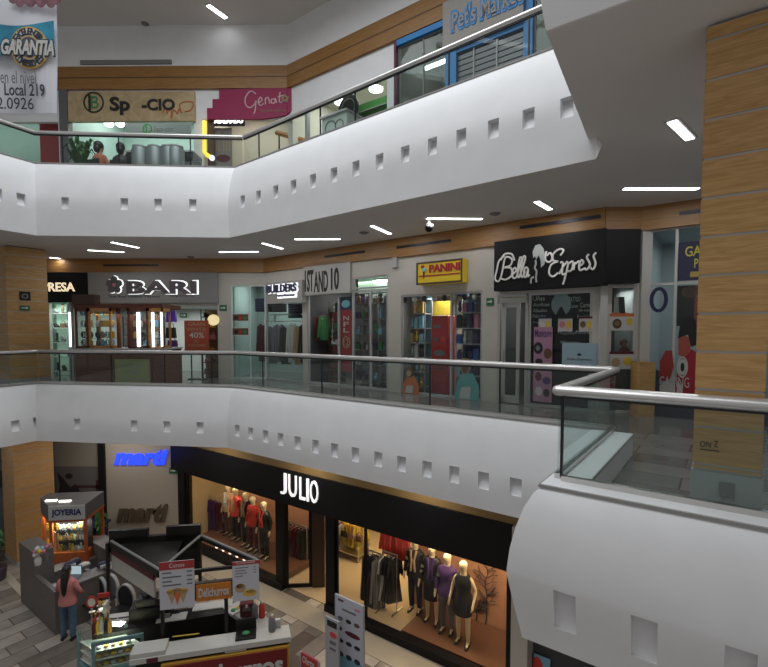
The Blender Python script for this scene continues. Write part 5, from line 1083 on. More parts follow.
rail_of(384, 396, 553, .9, 1.15, ['white', 'dark', 'dark', 'dark'], 'dress', ('rack of black and white dresses left of the mannequins', 'black or white dress, %s from the left beside the mannequins'), 'black and white dresses', 'dress', .4)
for i, (px, py, c) in enumerate(((389, 535, 'coral'), (401, 540, 'coral'))):
    s_, z = WJ.sz(px, py, 1.35); garment(WJ, s_, 1.35, z + .2, .62, .5, PAL[c], ['bright coral blouse hanging high, left of two, above the black dresses', 'bright coral blouse hanging high, right of two, above the black dresses'][i], None, 'jacket', 0, 'blouse')
t = thing('display_table', 'low glass display table with small bags on the beige floor inside the shop', 'table', WJ.p(js(352, 560, 2.6), 2.6, .02), WJ.rz)
MB().box(-.5, .5, -.3, .3, .5, .54).build('top', glass, t); MB().box(-.5, .5, -.3, .3, .18, .21).build('shelf', steel, t)
for x in (-.48, .45):
    for y in (-.28, .25): MB().box(x, x + .03, y, y + .03, 0, .5).build('leg', steel, t)
for i, (dx, c, lab) in enumerate(((-.3, 'dark', 'black handbag on the glass table inside the clothes shop'), (.0, 'tan', 'tan handbag on the glass table inside the clothes shop'), (.3, 'brown', 'brown handbag on the glass table inside the clothes shop'))):
    goods('bag', WJ, js(352, 560, 2.6) + dx, 2.6, .56, PAL[c], lab, None, .24, .12, .28)
# right of the clothes shop
struct(MB().box(js(518), js(518) + .32, -.35, .3, 0, FZ1 + .0).build('wall_pier_ground', mat('pier plaster', (.50, .47, .42), .6), loc=WJ.p(0), rz=WJ.rz), 'pale plaster pier right of the clothes shop')
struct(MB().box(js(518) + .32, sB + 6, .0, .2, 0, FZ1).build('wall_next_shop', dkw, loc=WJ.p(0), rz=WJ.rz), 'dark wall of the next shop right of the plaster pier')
poster(WJ, (527, 655, 550, 700), -.06, PAL['sky'], 'red white and blue poster low beside the plaster pier', [(0, 0, .3, 1, PAL['maroon'], 'tri'), (.2, .05, .7, .5, PAL['coral'], 'o'), (.5, .3, 1, .9, PAL['dark'], 'o')])
# shopfront stickers
# ---------------- jewellery tower kiosk
tw = thing('jewellery_kiosk', 'orange wooden jewellery kiosk tower with lit showcases and a JOYERIA sign', 'kiosk'); 
c1 = PY_(50.5, 560, 12.9); TW = Wall((c1.x, 12.9), (c1.x + 1, 12.9 + .12)); tw.location = TW.p(.5, 0, 0); tw.rotation_euler = (0, 0, TW.rz)
z_s0, z_s1 = TW.sz(68, 519)[1], TW.sz(68, 505)[1]; wt = TW.sz(86.5, 540)[0]; zb_, zt2 = TW.sz(68, 553)[1], TW.sz(68, 522)[1]
hw_ = wt / 2; X0, X1 = -.5, -.5 + wt; dl = Vector((-.62, .72)) * .95    # left face runs back and left
LX, LY = X0 + dl.x, dl.y
MB().prism([(X0, 0), (X1, 0), (X1, 1.1), (LX, 1.1), (LX, LY)], 0, zb_).build('base', orange, tw)
MB().prism([(X0, 0), (X1, 0), (X1, 1.1), (LX, 1.1), (LX, LY)], zt2, z_s0).build('cornice', orange, tw)
MB().prism([(X0, -.02), (X1, -.02), (X1, 1.1), (LX, 1.1), (LX, LY - .02)], z_s0, z_s1 + .0).build('roof', mat('kiosk roof grey', (.10, .10, .10), .5), tw)
sg = MB().box(X0 + .02, X1, -.06, -.02, z_s0, z_s1).build('sign_panel', mat('sign pale', (.42, .43, .42), .6), tw); lettering('JOYERIA', X0 + .1, X1 - .08, z_s0 + .08, z_s1 - .09, -.065, mat('joy blue', (.01, .02, .10)), sg, bold=.03, depth=.01)
for x, y in ((X0, 0), (X1 - .07, 0), (X1 - .07, 1.0), (LX, LY), (LX + .05, 1.0)): MB().box(x, x + .07, y, y + .07, zb_, zt2).build('post', orange, tw)
MB().box(X0 + .05, X1, .35, .37, zb_, zt2).build('back_panel', PAL['dark'], tw)
MB().box(X0 + .07, X1 - .07, .01, .02, zb_, zt2).build('showcase_glass', shopglass, tw)
for k in (1, 2): MB().box(X0 + .05, X1 - .05, .03, .35, zb_ + (zt2 - zb_) * k / 3 - .008, zb_ + (zt2 - zb_) * k / 3 + .008).build('glass_shelf', glass, tw)
for k in range(2): MB().box(LX + .3 + k * .42, LX + .6 + k * .42, .25 - k * .1 + .1, .33 + .1 - k * .1, z_s1, z_s1 + .03).build('roof_lamp', mat('roof lamp', (1, .95, .85), .5, emit=4, ecol=(1, .92, .8)), tw)
area('showcase_light', TW.p(.5 + X0 + wt / 2, .12, zt2 - .03), wt * .8, .1, 22, (1, .95, .85), (0, 0, TW.rz)); area('showcase_light', TW.p(.5 + (X0 + LX) / 2, LY * .6 + .2, zt2 - .03), .4, .2, 5, (1, .9, .75))
for i in range(30):
    k = i % 3; cn = random.choice(['white', 'gold', 'white', 'tan', 'grey', 'yellow']); goods(random.choice(['watch', 'jar', 'watch', 'plush']), TW, .5 + X0 + .1 + (i // 3 + .5) * (wt - .2) / 10, .14, zb_ + .005 + (zt2 - zb_) * k / 3 + (.008 if k else 0), PAL[cn],
          '%s jewellery, %s from left, %s shelf up, in the showcase under the JOYERIA sign' % (cn, NTH[i // 3], NTH[k]), 'jewellery in the lit showcase', .08, .05, random.uniform(.12, .22))
for i in range(6): goods('jar', TW, .5 + LX + .22 + (i % 3) * .13, LY - .12 - (i % 3) * .0, zb_ + .005 + (i // 3) * .45, PAL[['gold', 'white', 'tan'][i % 3]], '%s trinket, %s row, in the narrow left showcase of the jewellery kiosk' % (['gold', 'white', 'tan'][i % 3], ['lower', 'upper'][i // 3]), 'trinkets in the left showcase', .08, .05, .2)
# ---------------- grey phone kiosk in front of it
g0 = xy(PZ(56, 635.5, 0)); KW = Wall(g0, g0 + V); kg = mat('kiosk grey', (.115, .105, .10), .5); kgt = mat('kiosk top', (.16, .15, .145), .4)
kio = thing('phone_kiosk', 'grey laminate accessory kiosk with stepped counters beside the woman in pink', 'kiosk', KW.p(0, 0, 0), KW.rz)
# local x runs back-right (V), local y runs back-left (U)
MB().box(0, .42, 1.25, 2.35, 0, 1.62).build('tall_block', kg, kio)
MB().box(0, .42, 0, 1.25, 0, .70).build('low_counter', kg, kio); MB().box(0, .42, .35, 1.1, .70, .73).build('glass_ledge', ltgrey, kio)
MB().box(.0, .1, 0, 1.25, .7, 1.05).build('screen', kg, kio)
MB().box(0.42, 2.1, 0, .42, 0, 1.02).build('front_counter', kg, kio); MB().box(.40, 2.12, -.02, .44, 1.02, 1.06).build('counter_top', kgt, kio)
MB().box(1.7, 2.1, .42, 2.35, 0, 1.02).build('back_counter', kg, kio); MB().box(1.68, 2.12, .42, 2.37, 1.02, 1.06).build('counter_top', kgt, kio)
MB().box(.42, 1.7, 1.95, 2.35, 0, .62).build('left_counter', kg, kio); MB().box(.4, 1.7, 1.93, 2.37, .62, .66).build('counter_top', kgt, kio)
def kitem(px, py, z, name, label, cat, mk, rz=None):
    p = PZ(px, py, z); t = thing(name, label, cat, p, KW.rz if rz is None else rz); mk(t); return t
bag = lambda c, c2: (lambda t: (MB().ball(0, 0, .09, .15, .1, .09).build('shell', PAL[c], t, smooth=True), MB().box(-.1, .1, -.11, -.07, .04, .12).build('pocket', PAL[c2], t)))
for i, (px, py, c, c2, lab) in enumerate(((70, 565, 'navy', 'white', 'navy cap with white front on the grey kiosk, left'), (75, 562, 'dark', 'navy', 'black cap on the grey kiosk behind the woman'), (84, 566, 'white', 'grey', 'white soft toy on the grey kiosk right of the black cap'), (103, 565, 'navy', 'white', 'blue and white bag on the back counter of the grey kiosk'), (110, 566, 'grey', 'white', 'grey bag at the right end of the grey kiosk'))):
    kitem(px, py + 3, 1.06, 'cap' if 'cap' in lab else ('soft_toy' if 'toy' in lab else 'bag'), lab, 'cap' if 'cap' in lab else ('toy' if 'toy' in lab else 'bag'), bag(c, c2))
kitem(38, 565, 1.62, 'flower_vase', 'small arrangement of white and lilac flowers on the tall grey block', 'flowers', lambda t: (MB().lathe([(.06, 0), (.08, .12), (.05, .2)]).build('vase', PAL['white'], t, smooth=True), [MB().ball(.09 * math.cos(k * 2.4) * (k % 3) / 1.5, .09 * math.sin(k * 2.4) * (k % 3) / 1.5, .26 + .05 * (k % 4), .05).build('flower', PAL[['white', 'pink', 'yellow', 'white'][k % 4]], t, smooth=True) for k in range(9)]))
kitem(45, 560, 1.62, 'flower_vase', 'second vase of pale lilac flowers at the right end of the tall grey block', 'flowers', lambda t: (MB().lathe([(.06, 0), (.08, .12), (.05, .2)]).build('vase', PAL['grey'], t, smooth=True), [MB().ball(.08 * math.cos(k * 2.4) * (k % 3) / 1.5, .08 * math.sin(k * 2.4) * (k % 3) / 1.5, .25 + .05 * (k % 3), .05).build('flower', PAL[['white', 'sky', 'pink'][k % 3]], t, smooth=True) for k in range(7)]))
kitem(72, 578, 1.06, 'laptop', 'open laptop with a pale screen on the counter in front of the woman', 'laptop', lambda t: (MB().box(-.17, .17, -.12, .12, 0, .02).build('base', PAL['grey'], t), MB().plate([(-.17, .02), (.17, .02), (.17, .26), (-.17, .26)], .12, .135).build('lid', PAL['dark'], t), MB().box(-.155, .155, .115, .12, .035, .245).build('screen', mat('laptop screen', (.5, .65, .7), .4, emit=.55), t)), 0)
for i, (px, py, c) in enumerate(((88, 583, 'dark'), (99, 590, 'dark'), (111, 588, 'grey'), (127, 600, 'dark'))):
    kitem(px, py + 24, 0, 'display_chair', 'rounded dark vendor chair with pale rim, %s from the left behind the grey kiosk' % ['first', 'second', 'third', 'last'][i], 'chair', lambda t: (MB().plate([(.24 * math.cos(q_ * .3491) * (1 if 1 else 1), .66 + .32 * math.sin(q_ * .3491)) for q_ in range(18)], -.03, .03).build('backrest', PAL[c], t, bevel=.02), MB().ring(0, .66, .27, .35, .035, -.04, .04).build('rim', ltgrey, t), MB().box(-.22, .22, -.42, 0, .42, .48).build('seat', PAL['dark'], t, bevel=.02), [MB().tube([(x, y, 0), (x * .9, y * .9 - .02, .43)], .018, 6).build('leg', steel, t) for x in (-.2, .2) for y in (-.38, .0)]), -.3)
# ---------------- woman in pink
pose = dict(elbowR=(.27, -.10, 1.16), wristR=(.16, -.33, 1.12), elbowL=(-.25, -.02, 1.14), wristL=(-.22, -.20, 1.0), kneeR=(.11, -.03, .5), ankleR=(.12, .0, .09), ankleL=(-.10, .03, .09))
bm_ = body_mesh(pose, 'person_body', .95); bm_.materials.append(skin)
pw = PZ(69, 639, 0); t = thing('person', 'person with long black hair, pink shirt and blue jeans standing at the grey kiosk', 'person', pw, math.pi + .12); t.scale = (1.0, 1.0, 1.0)
o = bpy.data.objects.new('body', bm_); C.objects.link(o); o.parent = t
torso_cloth(.86, 1.46, mat('shirt pink', (.46, .17, .16), .8), t, 'shirt', 1.12, 0, 'long', pose); legs_cloth(mat('jeans blue', (.07, .13, .20), .8, var=.2, scale=9), t, 'jeans', .1, pose, .98); shoes(PAL['dark'], t, pose)
MB().tube([(0, .02, 1.72), (0, .06, 1.62), (0, .09, 1.48), (.0, .12, 1.32), (.01, .11, 1.18), (.01, .1, 1.1)], .10, 10, .075, radii=[.75, 1.12, 1.05, .95, .75, .4]).ball(0, .01, 1.69, .095, .11, .085).build('hair', mat('hair black', (.012, .010, .010), .5), t, smooth=True)
# ---------------- churro kiosk
P0, P1 = xy(PZ(129, 661, 1.0)), xy(PZ(291, 637, 1.0)); CW = Wall(P0, P1); Lc = CW.L
P2 = xy(PZ(243, 598, 1.0)); P3 = xy(PZ(100, 621, 1.0))
ckb = mat('counter black', (.012, .011, .010), .45, spec=.3); ctop = mat('counter white', (.50, .49, .46), .35)
ck = thing('churro_kiosk', 'black churro kiosk counter with white worktops and a red and gold Delichurros front', 'kiosk', CW.p(0, 0, 0), CW.rz)
def cl_(p): q = Vector(p[:2]) - CW.O; return (q.dot(CW.r), q.dot(CW.n))
l2 = cl_(P2); l3 = cl_(P3)
MB().prism([(.1, .04), (Lc - .04, .04), (Lc - .04, .5), (.1, .5)], 0, .9).build('front_counter', ckb, ck)
MB().prism([(0, 0), (Lc, 0), (Lc - .03, .42), (0, .42)], .9, 1.0).build('front_worktop', ctop, ck)
dv = (Vector(l2) - Vector((Lc, 0))).normalized(); nv = Vector((dv.y, -dv.x)) ; nv = nv if nv.x < 0 else -nv
e_ = [Vector((Lc, 0)) + dv * .45, Vector(l2), Vector(l2) + nv * .5, Vector((Lc, 0)) + dv * .45 + nv * .5]
e_[3].y = max(e_[3].y, .43); e_[0].y = max(e_[0].y, .43)
MB().prism([p * 1 for p in e_], .0, .9).build('side_counter', ckb, ck); MB().prism([p for p in e_], .9, .985).build('side_worktop', mat('worktop pale', (.42, .42, .40), .3), ck)
bk0, bk1 = Vector(l3), Vector(l2) - (Vector(l2) - Vector(l3)).normalized() * .1
nb_ = Vector((0, -.45))
MB().prism([bk0, bk1, bk1 + nb_, bk0 + nb_], 0, .9).build('back_counter', ckb, ck); MB().prism([bk0, bk1, bk1 + nb_, bk0 + nb_], .9, .97).build('back_worktop', ckb, ck)
# big front sign
xs0, xs1 = CW.sz(178, 662, 0)[0], CW.sz(289, 648, 0)[0]; zt3 = .84
MB().box(xs0 - .3, xs1, -.03, .04, .22, zt3).build('sign_border', mat('gold paint', (.45, .24, .03), .5), ck); sp_ = MB().box(xs0 - .26, xs1 - .04, -.05, -.03, .26, zt3 - .04).build('sign_panel', mat('churro red', (.16, .008, .008), .5), ck)
lettering('Delichurros', xs0 - .2, xs1 - .12, .34, .70, -.055, PAL['white'], sp_, bold=.03, depth=.01)
tag(MB().box(0, .62, .03, .40, 0, .09).build('white_box', ctop, loc=CW.p(.0, .0, 1.002), rz=CW.rz, bevel=.01), 'white raised box lid at the left end of the front counter', 'box')
tag(MB().box(.3, .5, -.012, 0, .0, .08).build('red_label', PAL['maroon'], loc=CW.p(0, 0, .91), rz=CW.rz), 'small red label on the left corner of the front counter', 'label')
# overhead sign frame
Zf = 2.42
A0, A1, A2_, A3_ = xy(PZ(160, 571, Zf)), xy(PZ(258, 561, Zf)), xy(PZ(201, 536, Zf)), xy(PZ(110, 541, Zf))
fr = thing('canopy_frame', 'black overhead frame with slanting bars, posts and a white side board over the churro kiosk', 'canopy', (A0.x, A0.y, 0), 0)
def fl(p, z=0): return (p.x - A0.x, p.y - A0.y, z)
def beam(A, B, z0, z1, nm, m=ckb, th=.05):
    d_ = (B - A).normalized(); n_ = Vector((-d_.y, d_.x)) * th; a_, b_ = A - A0, B - A0
    return MB().prism([a_ - n_, b_ - n_, b_ + n_, a_ + n_], z0, z1).build(nm, m, fr)
beam(A0, A3_, Zf - .12, Zf, 'left_beam'); beam(A3_, A2_, Zf - .25, Zf + .08, 'back_beam'); beam(A2_, A1, Zf - .06, Zf, 'right_beam')
beam(A3_, A3_.lerp(A2_, .42), Zf, Zf + .25, 'back_panel'); beam(A3_.lerp(A2_, .62), A2_, Zf - .9, Zf + .28, 'back_panel')
MB().prism([fl(A0), fl(A3_), fl(A3_.lerp(A2_, .8)), fl(A0.lerp(A1, .0) + Vector((.1, .1)))], Zf - .1, Zf - .06).build('roof_sheet', ckb, fr)
MB().tube([fl(A0, Zf + .02), fl(A2_, Zf + .02)], .028, 6).build('diagonal_bar', grey, fr); MB().tube([fl(A2_, Zf + .02), fl(A1, Zf + .02)], .028, 6).build('diagonal_bar', grey, fr); MB().tube([fl(A0, Zf + .02), fl(A3_, Zf + .02)], .028, 6).build('diagonal_bar', grey, fr)
wbd = beam(A0.lerp(A3_, .10), A3_.lerp(A0, .05), Zf - .62, Zf - .2, 'side_board', mat('side board white', (.40, .38, .36), .6), .02); beam(A0.lerp(A3_, .10), A3_.lerp(A0, .05), Zf - .26, Zf - .14, 'side_board_header', PAL['maroon'], .03)
fw0, fw1 = A0.lerp(A1, .35), A0.lerp(A1, .74)
beam(A0.lerp(A1, .05), A1, Zf - .66, Zf - .32, 'front_board'); beam(A0, A1, Zf - .1, Zf - .04, 'front_beam', ckb, .03)
beam(A0.lerp(A1, .0), A0.lerp(A1, .03), 1.0, Zf, 'post', ckb, .04)
for k_, A_ in enumerate((A3_, A2_)): MB().prism([(A_.x - A0.x - .03, A_.y - A0.y - .13), (A_.x - A0.x + .03, A_.y - A0.y - .13), (A_.x - A0.x + .03, A_.y - A0.y - .07), (A_.x - A0.x - .03, A_.y - A0.y - .07)], .975, Zf).build('post', ckb, fr)
pm = A0.lerp(A1, .66); MB().box(pm.x - A0.x - .03, pm.x - A0.x + .03, pm.y - A0.y - .03, pm.y - A0.y + .03, 1.0, Zf - .4).build('post', ckb, fr)
bulb = mat('bulb red white', (1, .75, .6), .5, emit=1.6)
for k in range(6):
    p_ = A2_.lerp(A1, .3 + k * .12); MB().ball(p_.x - A0.x, p_.y - A0.y, Zf - .09, .035).build('bulb', bulb, fr)
FWl = Wall(A0, A1)
t, h, H = box_sign('small_sign', FWl, (196, 583.5, 231.5, 600), -.07, .02, mat('churro orange', (.48, .16, .02), .5), 'black and orange overhead sign with white Delichurros lettering')
lettering('Delichurros', -h + .05, h - .05, H * .25, H * .78, -.004, PAL['white'], t, bold=.02, depth=.01)
mb_red = PAL['red']
t = poster(FWl, (159.5, 561, 194.5, 608.5), -.1, mat('menu white', (.50, .50, .54), .6), 'large menu poster with red header and three cones, left one hanging on the churro kiosk', [(0, 0, 1, .17, mat('menu red', (.34, .03, .03), .6)), (.28, .04, .72, .13, PAL['white'], 'Conos'), (.08, .22, .35, .25, PAL['grey']), (.78, .22, .94, .25, PAL['grey']), (.08, .31, .62, .34, PAL['grey']), (.78, .31, .94, .34, PAL['grey']), (.08, .4, .35, .43, PAL['grey']), (.78, .4, .94, .43, PAL['grey']), (.08, .48, .62, .51, PAL['grey']), (.78, .48, .94, .51, PAL['grey']),
    (.2, .62, .48, .90, PAL['tan'], 'tri'), (.36, .60, .64, .93, PAL['orange'], 'tri'), (.52, .62, .8, .90, PAL['tan'], 'tri'), (.18, .58, .45, .68, PAL['gold'], 'o'), (.37, .56, .63, .66, PAL['tan'], 'o'), (.55, .58, .82, .68, PAL['gold'], 'o')], 'menu_poster')
t = poster(FWl, (232.5, 561, 259, 600.5), -.1, MATS['menu white'], 'menu poster with red header and two filled buns, right one hanging on the churro kiosk', [(0, 0, 1, .09, MATS['menu red']), (.15, .015, .85, .07, PAL['white'], 'Empanadas'), (.1, .15, .6, .17, PAL['grey']), (.1, .22, .5, .24, PAL['grey']), (.1, .29, .55, .31, PAL['grey']), (.1, .36, .4, .38, PAL['grey']), (.8, .15, .9, .17, PAL['grey']), (.8, .22, .9, .24, PAL['grey']), (.8, .29, .9, .31, PAL['grey']),
    (.08, .56, .5, .78, PAL['tan'], 'o'), (.14, .56, .44, .68, PAL['maroon'], 'o'), (.38, .72, .92, .9, PAL['gold'], 'o'), (.5, .74, .85, .82, PAL['tan'], 'o')], 'menu_poster')
# glass pastry case at the left
G0, G1 = xy(PZ(91, 642, 1.12)), xy(PZ(141, 632, 1.12)); GW = Wall(G0, G1); gl_ = GW.L * 1.05; tealm = mat('case teal', (.13, .24, .25), .4)
gc = thing('pastry_case', 'pale teal refrigerated pastry case at the left end of the churro kiosk', 'display case', GW.p(0, 0, 0), GW.rz)
ul = Vector(((-.8066) * math.cos(-GW.rz) - .591 * math.sin(-GW.rz), (-.8066) * math.sin(-GW.rz) + .591 * math.cos(-GW.rz))) * .72
bs = [Vector((0, 0)), Vector((gl_, 0)), Vector((gl_, 0)) + ul * .95 + Vector((.0, 0)), ul]
MB().prism(bs, 0, .45).build('base', tealm, gc)
MB().prism([Vector((-.03, -.03)), Vector((gl_, -.03)), bs[2], ul], 1.05, 1.12).build('top', glass, gc)
for p_ in (bs[0], bs[1] - Vector((.06, 0)), ul + Vector((.03, -.06)), bs[2] - Vector((.05, .05))): MB().box(p_.x, p_.x + .06, p_.y, p_.y + .05, .45, 1.05).build('post', tealm, gc)
for z in (.45, 1.02): MB().box(0, gl_, -.02, .03, z, z + .07).build('rail', tealm, gc)
for k in range(3): MB().prism([bs[0] + Vector((.06, .05)), bs[1] + Vector((-.06, .05)), bs[2] + Vector((-.05, -.08)), ul + Vector((.08, -.08))], .5 + .18 * k, .515 + .18 * k).build('tray', mat('lit tray', (.55, .60, .52), .4), gc)
MB().box(.06, gl_ - .06, -.0, .008, .52, 1.02).build('front_glass', shopglass, gc)
area('case_light', GW.p(gl_ / 2 - .1, .2, 1.0), .5, .2, 8, (.95, 1, .85), (0, 0, GW.rz))
for i in range(15):
    k = i % 3; tag(MB().ball(0, 0, .035, .06, .05, .035).build('pastry', PAL[['tan', 'gold', 'white', 'yellow'][i % 4]], loc=GW.p(.1 + (i // 3) * .13, .13, .516 + .18 * k), rz=GW.rz, smooth=True), '%s pastry, %s from left on the %s tray up in the teal case' % (['tan', 'gold', 'white', 'yellow'][i % 4], NTH[i // 3], NTH[k]), 'pastry', 'pastries in the teal case')
def citem(px, py, z, name, label, cat, mk, rz=0): p = PZ(px, py, z); t = thing(name, label, cat, p, CW.rz + rz); mk(t); return t
# bottles on the case
for i in range(9):
    px, py = 94 + (i % 5) * 4 + (i // 5) * 2, 634 - (i // 5) * 6 - (i % 5) * .6; c = ['maroon', 'yellow', 'white', 'dark', 'gold', 'red', 'tan', 'green', 'brown'][i]
    citem(px, py, 1.12, 'bottle', 'syrup bottle with %s label on the teal case, %s' % (dict(maroon='dark red', yellow='yellow', white='white', dark='black', gold='golden', red='red', tan='tan', green='green', brown='brown')[c], 'front row' if i < 5 else 'back row'), 'bottle',
          lambda t: (MB().lathe([(.035, 0), (.04, .02), (.04, .17), (.016, .23), (.016, .29)], n=12).build('glass_body', PAL[c], t, smooth=True), MB().lathe([(.02, .285), (.02, .31)], n=10).build('cap', PAL[['red', 'white', 'gold'][i % 3]], t)))
citem(92, 612, 1.12, 'red_sign', 'round red sign with white letter on a stand behind the syrup bottles', 'sign', lambda t: (MB().ring(0, .22, .11, .13, .035, -.015, .015).build('ring', PAL['red'], t), MB().disc(0, .22, .08, .1, -.01, .01).build('face', PAL['white'], t), MB().box(-.01, .01, -.01, .01, 0, .1).box(-.06, .06, -.04, .04, 0, .01).build('stand', steel, t)))
citem(104, 610, 1.12, 'display_stand', 'red topped wire stand with golden snacks behind the syrup bottles', 'stand', lambda t: (MB().box(-.12, .12, -.02, .02, .28, .38).build('header', PAL['red'], t), MB().box(-.12, .12, -.08, .08, 0, .02).box(-.12, .12, -.08, .08, .13, .14).build('tray', steel, t), MB().tube([(-.11, 0, 0), (-.11, 0, .3)], .008, 5).tube([(.11, 0, 0), (.11, 0, .3)], .008, 5).build('upright', steel, t), [MB().ball(x, 0, .17, .035, .03, .05).build('snack', PAL['gold'], t) for x in (-.07, 0, .07)]))
# machines and trays on the kiosk
citem(123, 620, .97, 'cash_drawer', 'white cash register box with black slots on the back counter', 'register', lambda t: (MB().box(-.3, .22, -.12, .16, 0, .08).build('body', ctop, t, bevel=.01), MB().box(-.24, -.1, -.08, -.02, .08, .085).build('slot', PAL['dark'], t), MB().box(-.08, .14, -.08, -.02, .08, .085).build('slot', PAL['dark'], t), MB().plate([(-.36, 0), (-.30, 0), (-.30, .42), (-.36, .42)], -.08, .14).build('side_panel', ctop, t)))
citem(153, 646, .3, 'churro_machine', 'black churro extruder machine standing inside the kiosk', 'machine', lambda t: (MB().box(-.42, .42, -.18, .25, 0, .95).build('body', ckb, t, bevel=.03), MB().box(-.3, .1, -.12, .2, .95, 1.12).build('hopper', mat('machine dark', (.025, .025, .03), .35), t, bevel=.02), MB().lathe([(.09, 1.12), (.12, 1.2), (.12, 1.24)], x=-.1, y=.03).build('funnel', darkm, t, smooth=True), MB().tube([(.1, 0, 1.05), (.62, 0, 1.08)], .015, 6).build('handle', steel, t), MB().box(.2, .4, -.2, -.17, .6, .8).build('control_panel', grey, t)))
for i, (px, py, x, c, lab) in enumerate(((172, 618, .3, 'white', 'white paper tray holder on the back counter left of the white sheet'), (213, 606, .42, 'white', 'wide white serving sheet along the back counter'))):
    citem(px, py, .97, 'serving_tray', lab, 'tray', lambda t: (MB().box(-x, x, -.14, .14, 0, .03).build('tray', ctop, t, bevel=.01), MB().box(-x + .05, x - .05, -.1, .1, .03, .035).build('liner', PAL[c], t)), .0)
citem(175, 613, 1.0, 'clip_stand', 'small dark clip holder on the white paper tray', 'holder', lambda t: (MB().box(-.1, .1, -.04, .04, 0, .04).build('base', PAL['dark'], t), MB().ring(0, .08, .06, .05, .012, -.01, .01, 12).build('loop', PAL['dark'], t)))
citem(199, 649, .80, 'churro_tray', 'steel basin with fried churros and yellow tongs', 'food tray', lambda t: (MB().box(-.28, .28, -.16, .16, 0, .08).build('basin', steel, t, bevel=.01), [MB().tube([(x, -.1, .1), (x + .02, .0, .115), (x, .1, .1)], .022, 6).build('churro', PAL['tan'], t, smooth=True) for x in (-.18, -.1, -.02, .06, .14)], MB().tube([(-.5, .05, .3), (.0, .08, .27)], .012, 5).build('tongs', PAL['yellow'], t)))
citem(236, 648, .86, 'plate_rack', 'pale plates in a low steel rack beside the kiosk post', 'plates', lambda t: (MB().box(-.2, .2, -.12, .12, 0, .03).build('rack', steel, t), [MB().box(-.17 + .11 * k, -.09 + .11 * k, -.1, .1, .03, .07).build('plate', PAL['white'], t) for k in range(3)]))
citem(246, 636, .985, 'sandwich_grill', 'black open grill with green garnish on the side counter', 'grill', lambda t: (MB().box(-.2, .2, -.16, .16, 0, .06).build('base', ckb, t, bevel=.01), MB().box(-.2, .2, .12, .16, .06, .28).build('lid', ckb, t), MB().ball(0, -.02, .08, .08, .06, .03).build('garnish', PAL['green'], t)))
citem(237, 610, .985, 'green_tray', 'tray of pale green garnishes on the side counter', 'tray', lambda t: (MB().box(-.2, .2, -.12, .12, 0, .03).build('tray', ctop, t), [MB().ball(-.1 + .1 * k, 0, .05, .05, .05, .03).build('garnish', PAL[['green', 'yellow', 'green'][k]], t) for k in range(3)]), .7)
for i, (px, py, c, nm, lab) in enumerate(((262, 617, 'red', 'syrup_jar', 'tall red syrup jar on the side counter'), (247, 614, 'maroon', 'coffee_machine', 'dark red coffee machine on the side counter'), (255, 618, 'grey', 'steel_shaker', 'steel shaker between coffee machine and red jar'), (272, 631, 'grey', 'steel_shaker', 'grey metal shaker near the right corner of the front counter'), (277, 627, 'white', 'napkin_holder', 'white napkin holder at the right corner of the kiosk'))):
    if nm == 'coffee_machine': mk = lambda t: (MB().box(-.14, .14, -.12, .12, 0, .3).build('body', PAL['maroon'], t, bevel=.02), MB().box(-.08, .08, -.16, -.12, .16, .22).build('spout', steel, t), MB().box(-.12, .12, -.2, -.12, 0, .02).build('drip_tray', steel, t), MB().disc(.0, .25, .03, .03, -.13, -.12).build('dial', PAL['white'], t))
    elif nm == 'napkin_holder': mk = lambda t: (MB().box(-.08, .08, -.05, .05, 0, .02).box(-.08, .08, -.05, -.04, 0, .14).box(-.08, .08, .04, .05, 0, .14).build('holder', ltgrey, t), MB().box(-.07, .07, -.035, .035, .02, .17).build('napkins', PAL['white'], t))
    else: mk = lambda t: (MB().lathe([(.06, 0), (.07, .03), (.065, .26), (.03, .30)], n=14).build('body', PAL[c], t, smooth=True), MB().lathe([(.035, .30), (.035, .34), (.015, .36)], n=12).build('lid', steel, t, smooth=True))
    citem(px, py, .985 if i < 3 else 1.0, nm, lab, nm.replace('_', ' '), mk)
for i in range(5):
    citem(138 + i * 5.0, 641 - i * 2, .97, 'sauce_cup', 'small pale sauce cup on the inner ledge of the kiosk, %s from the left' % ['first', 'second', 'third', 'fourth', 'fifth'][i], 'cup', lambda t: (MB().lathe([(.03, 0), (.04, .07)], n=12).build('cup', PAL[['white', 'dark', 'sky', 'brown', 'white'][i]], t), MB().lathe([(.042, .07), (.042, .078)], n=12).build('rim', PAL['grey'], t))) if i < 0 else None
# ---------------- standing banners
def totem(rect, off_pt, z0, label, bits, base_m, W, name='banner_stand'):
    a, b, _, d = W.rect(*rect); t = thing(name, label, 'banner stand', W.p((a + b) / 2, 0, 0), W.rz); h = (b - a) / 2
    MB().box(-h, h, 0, .03, .06, d).build('panel', base_m, t); MB().box(-h - .02, h + .02, -.15, .18, 0, .05).build('foot', darkm, t); MB().box(h - .0, h + .015, -.005, .035, .05, d).box(-h - .015, -h, -.005, .035, .05, d).build('edge_frame', ltgrey, t)
    q = []
    for bt in bits: q.append(bt)
    z_ = t; t2 = bpy.data.objects.new('printed_face', None); bpy.data.objects.remove(t2)
    poster_bits(t, h, d, bits); return t
tp = PY_(349, 606, 8.8); TW1 = Wall((tp.x, tp.y), (tp.x + .8066, tp.y - .591))
pw_ = mat('banner pale', (.48, .50, .56), .5); bb_ = mat('banner blue', (.16, .34, .42), .5)
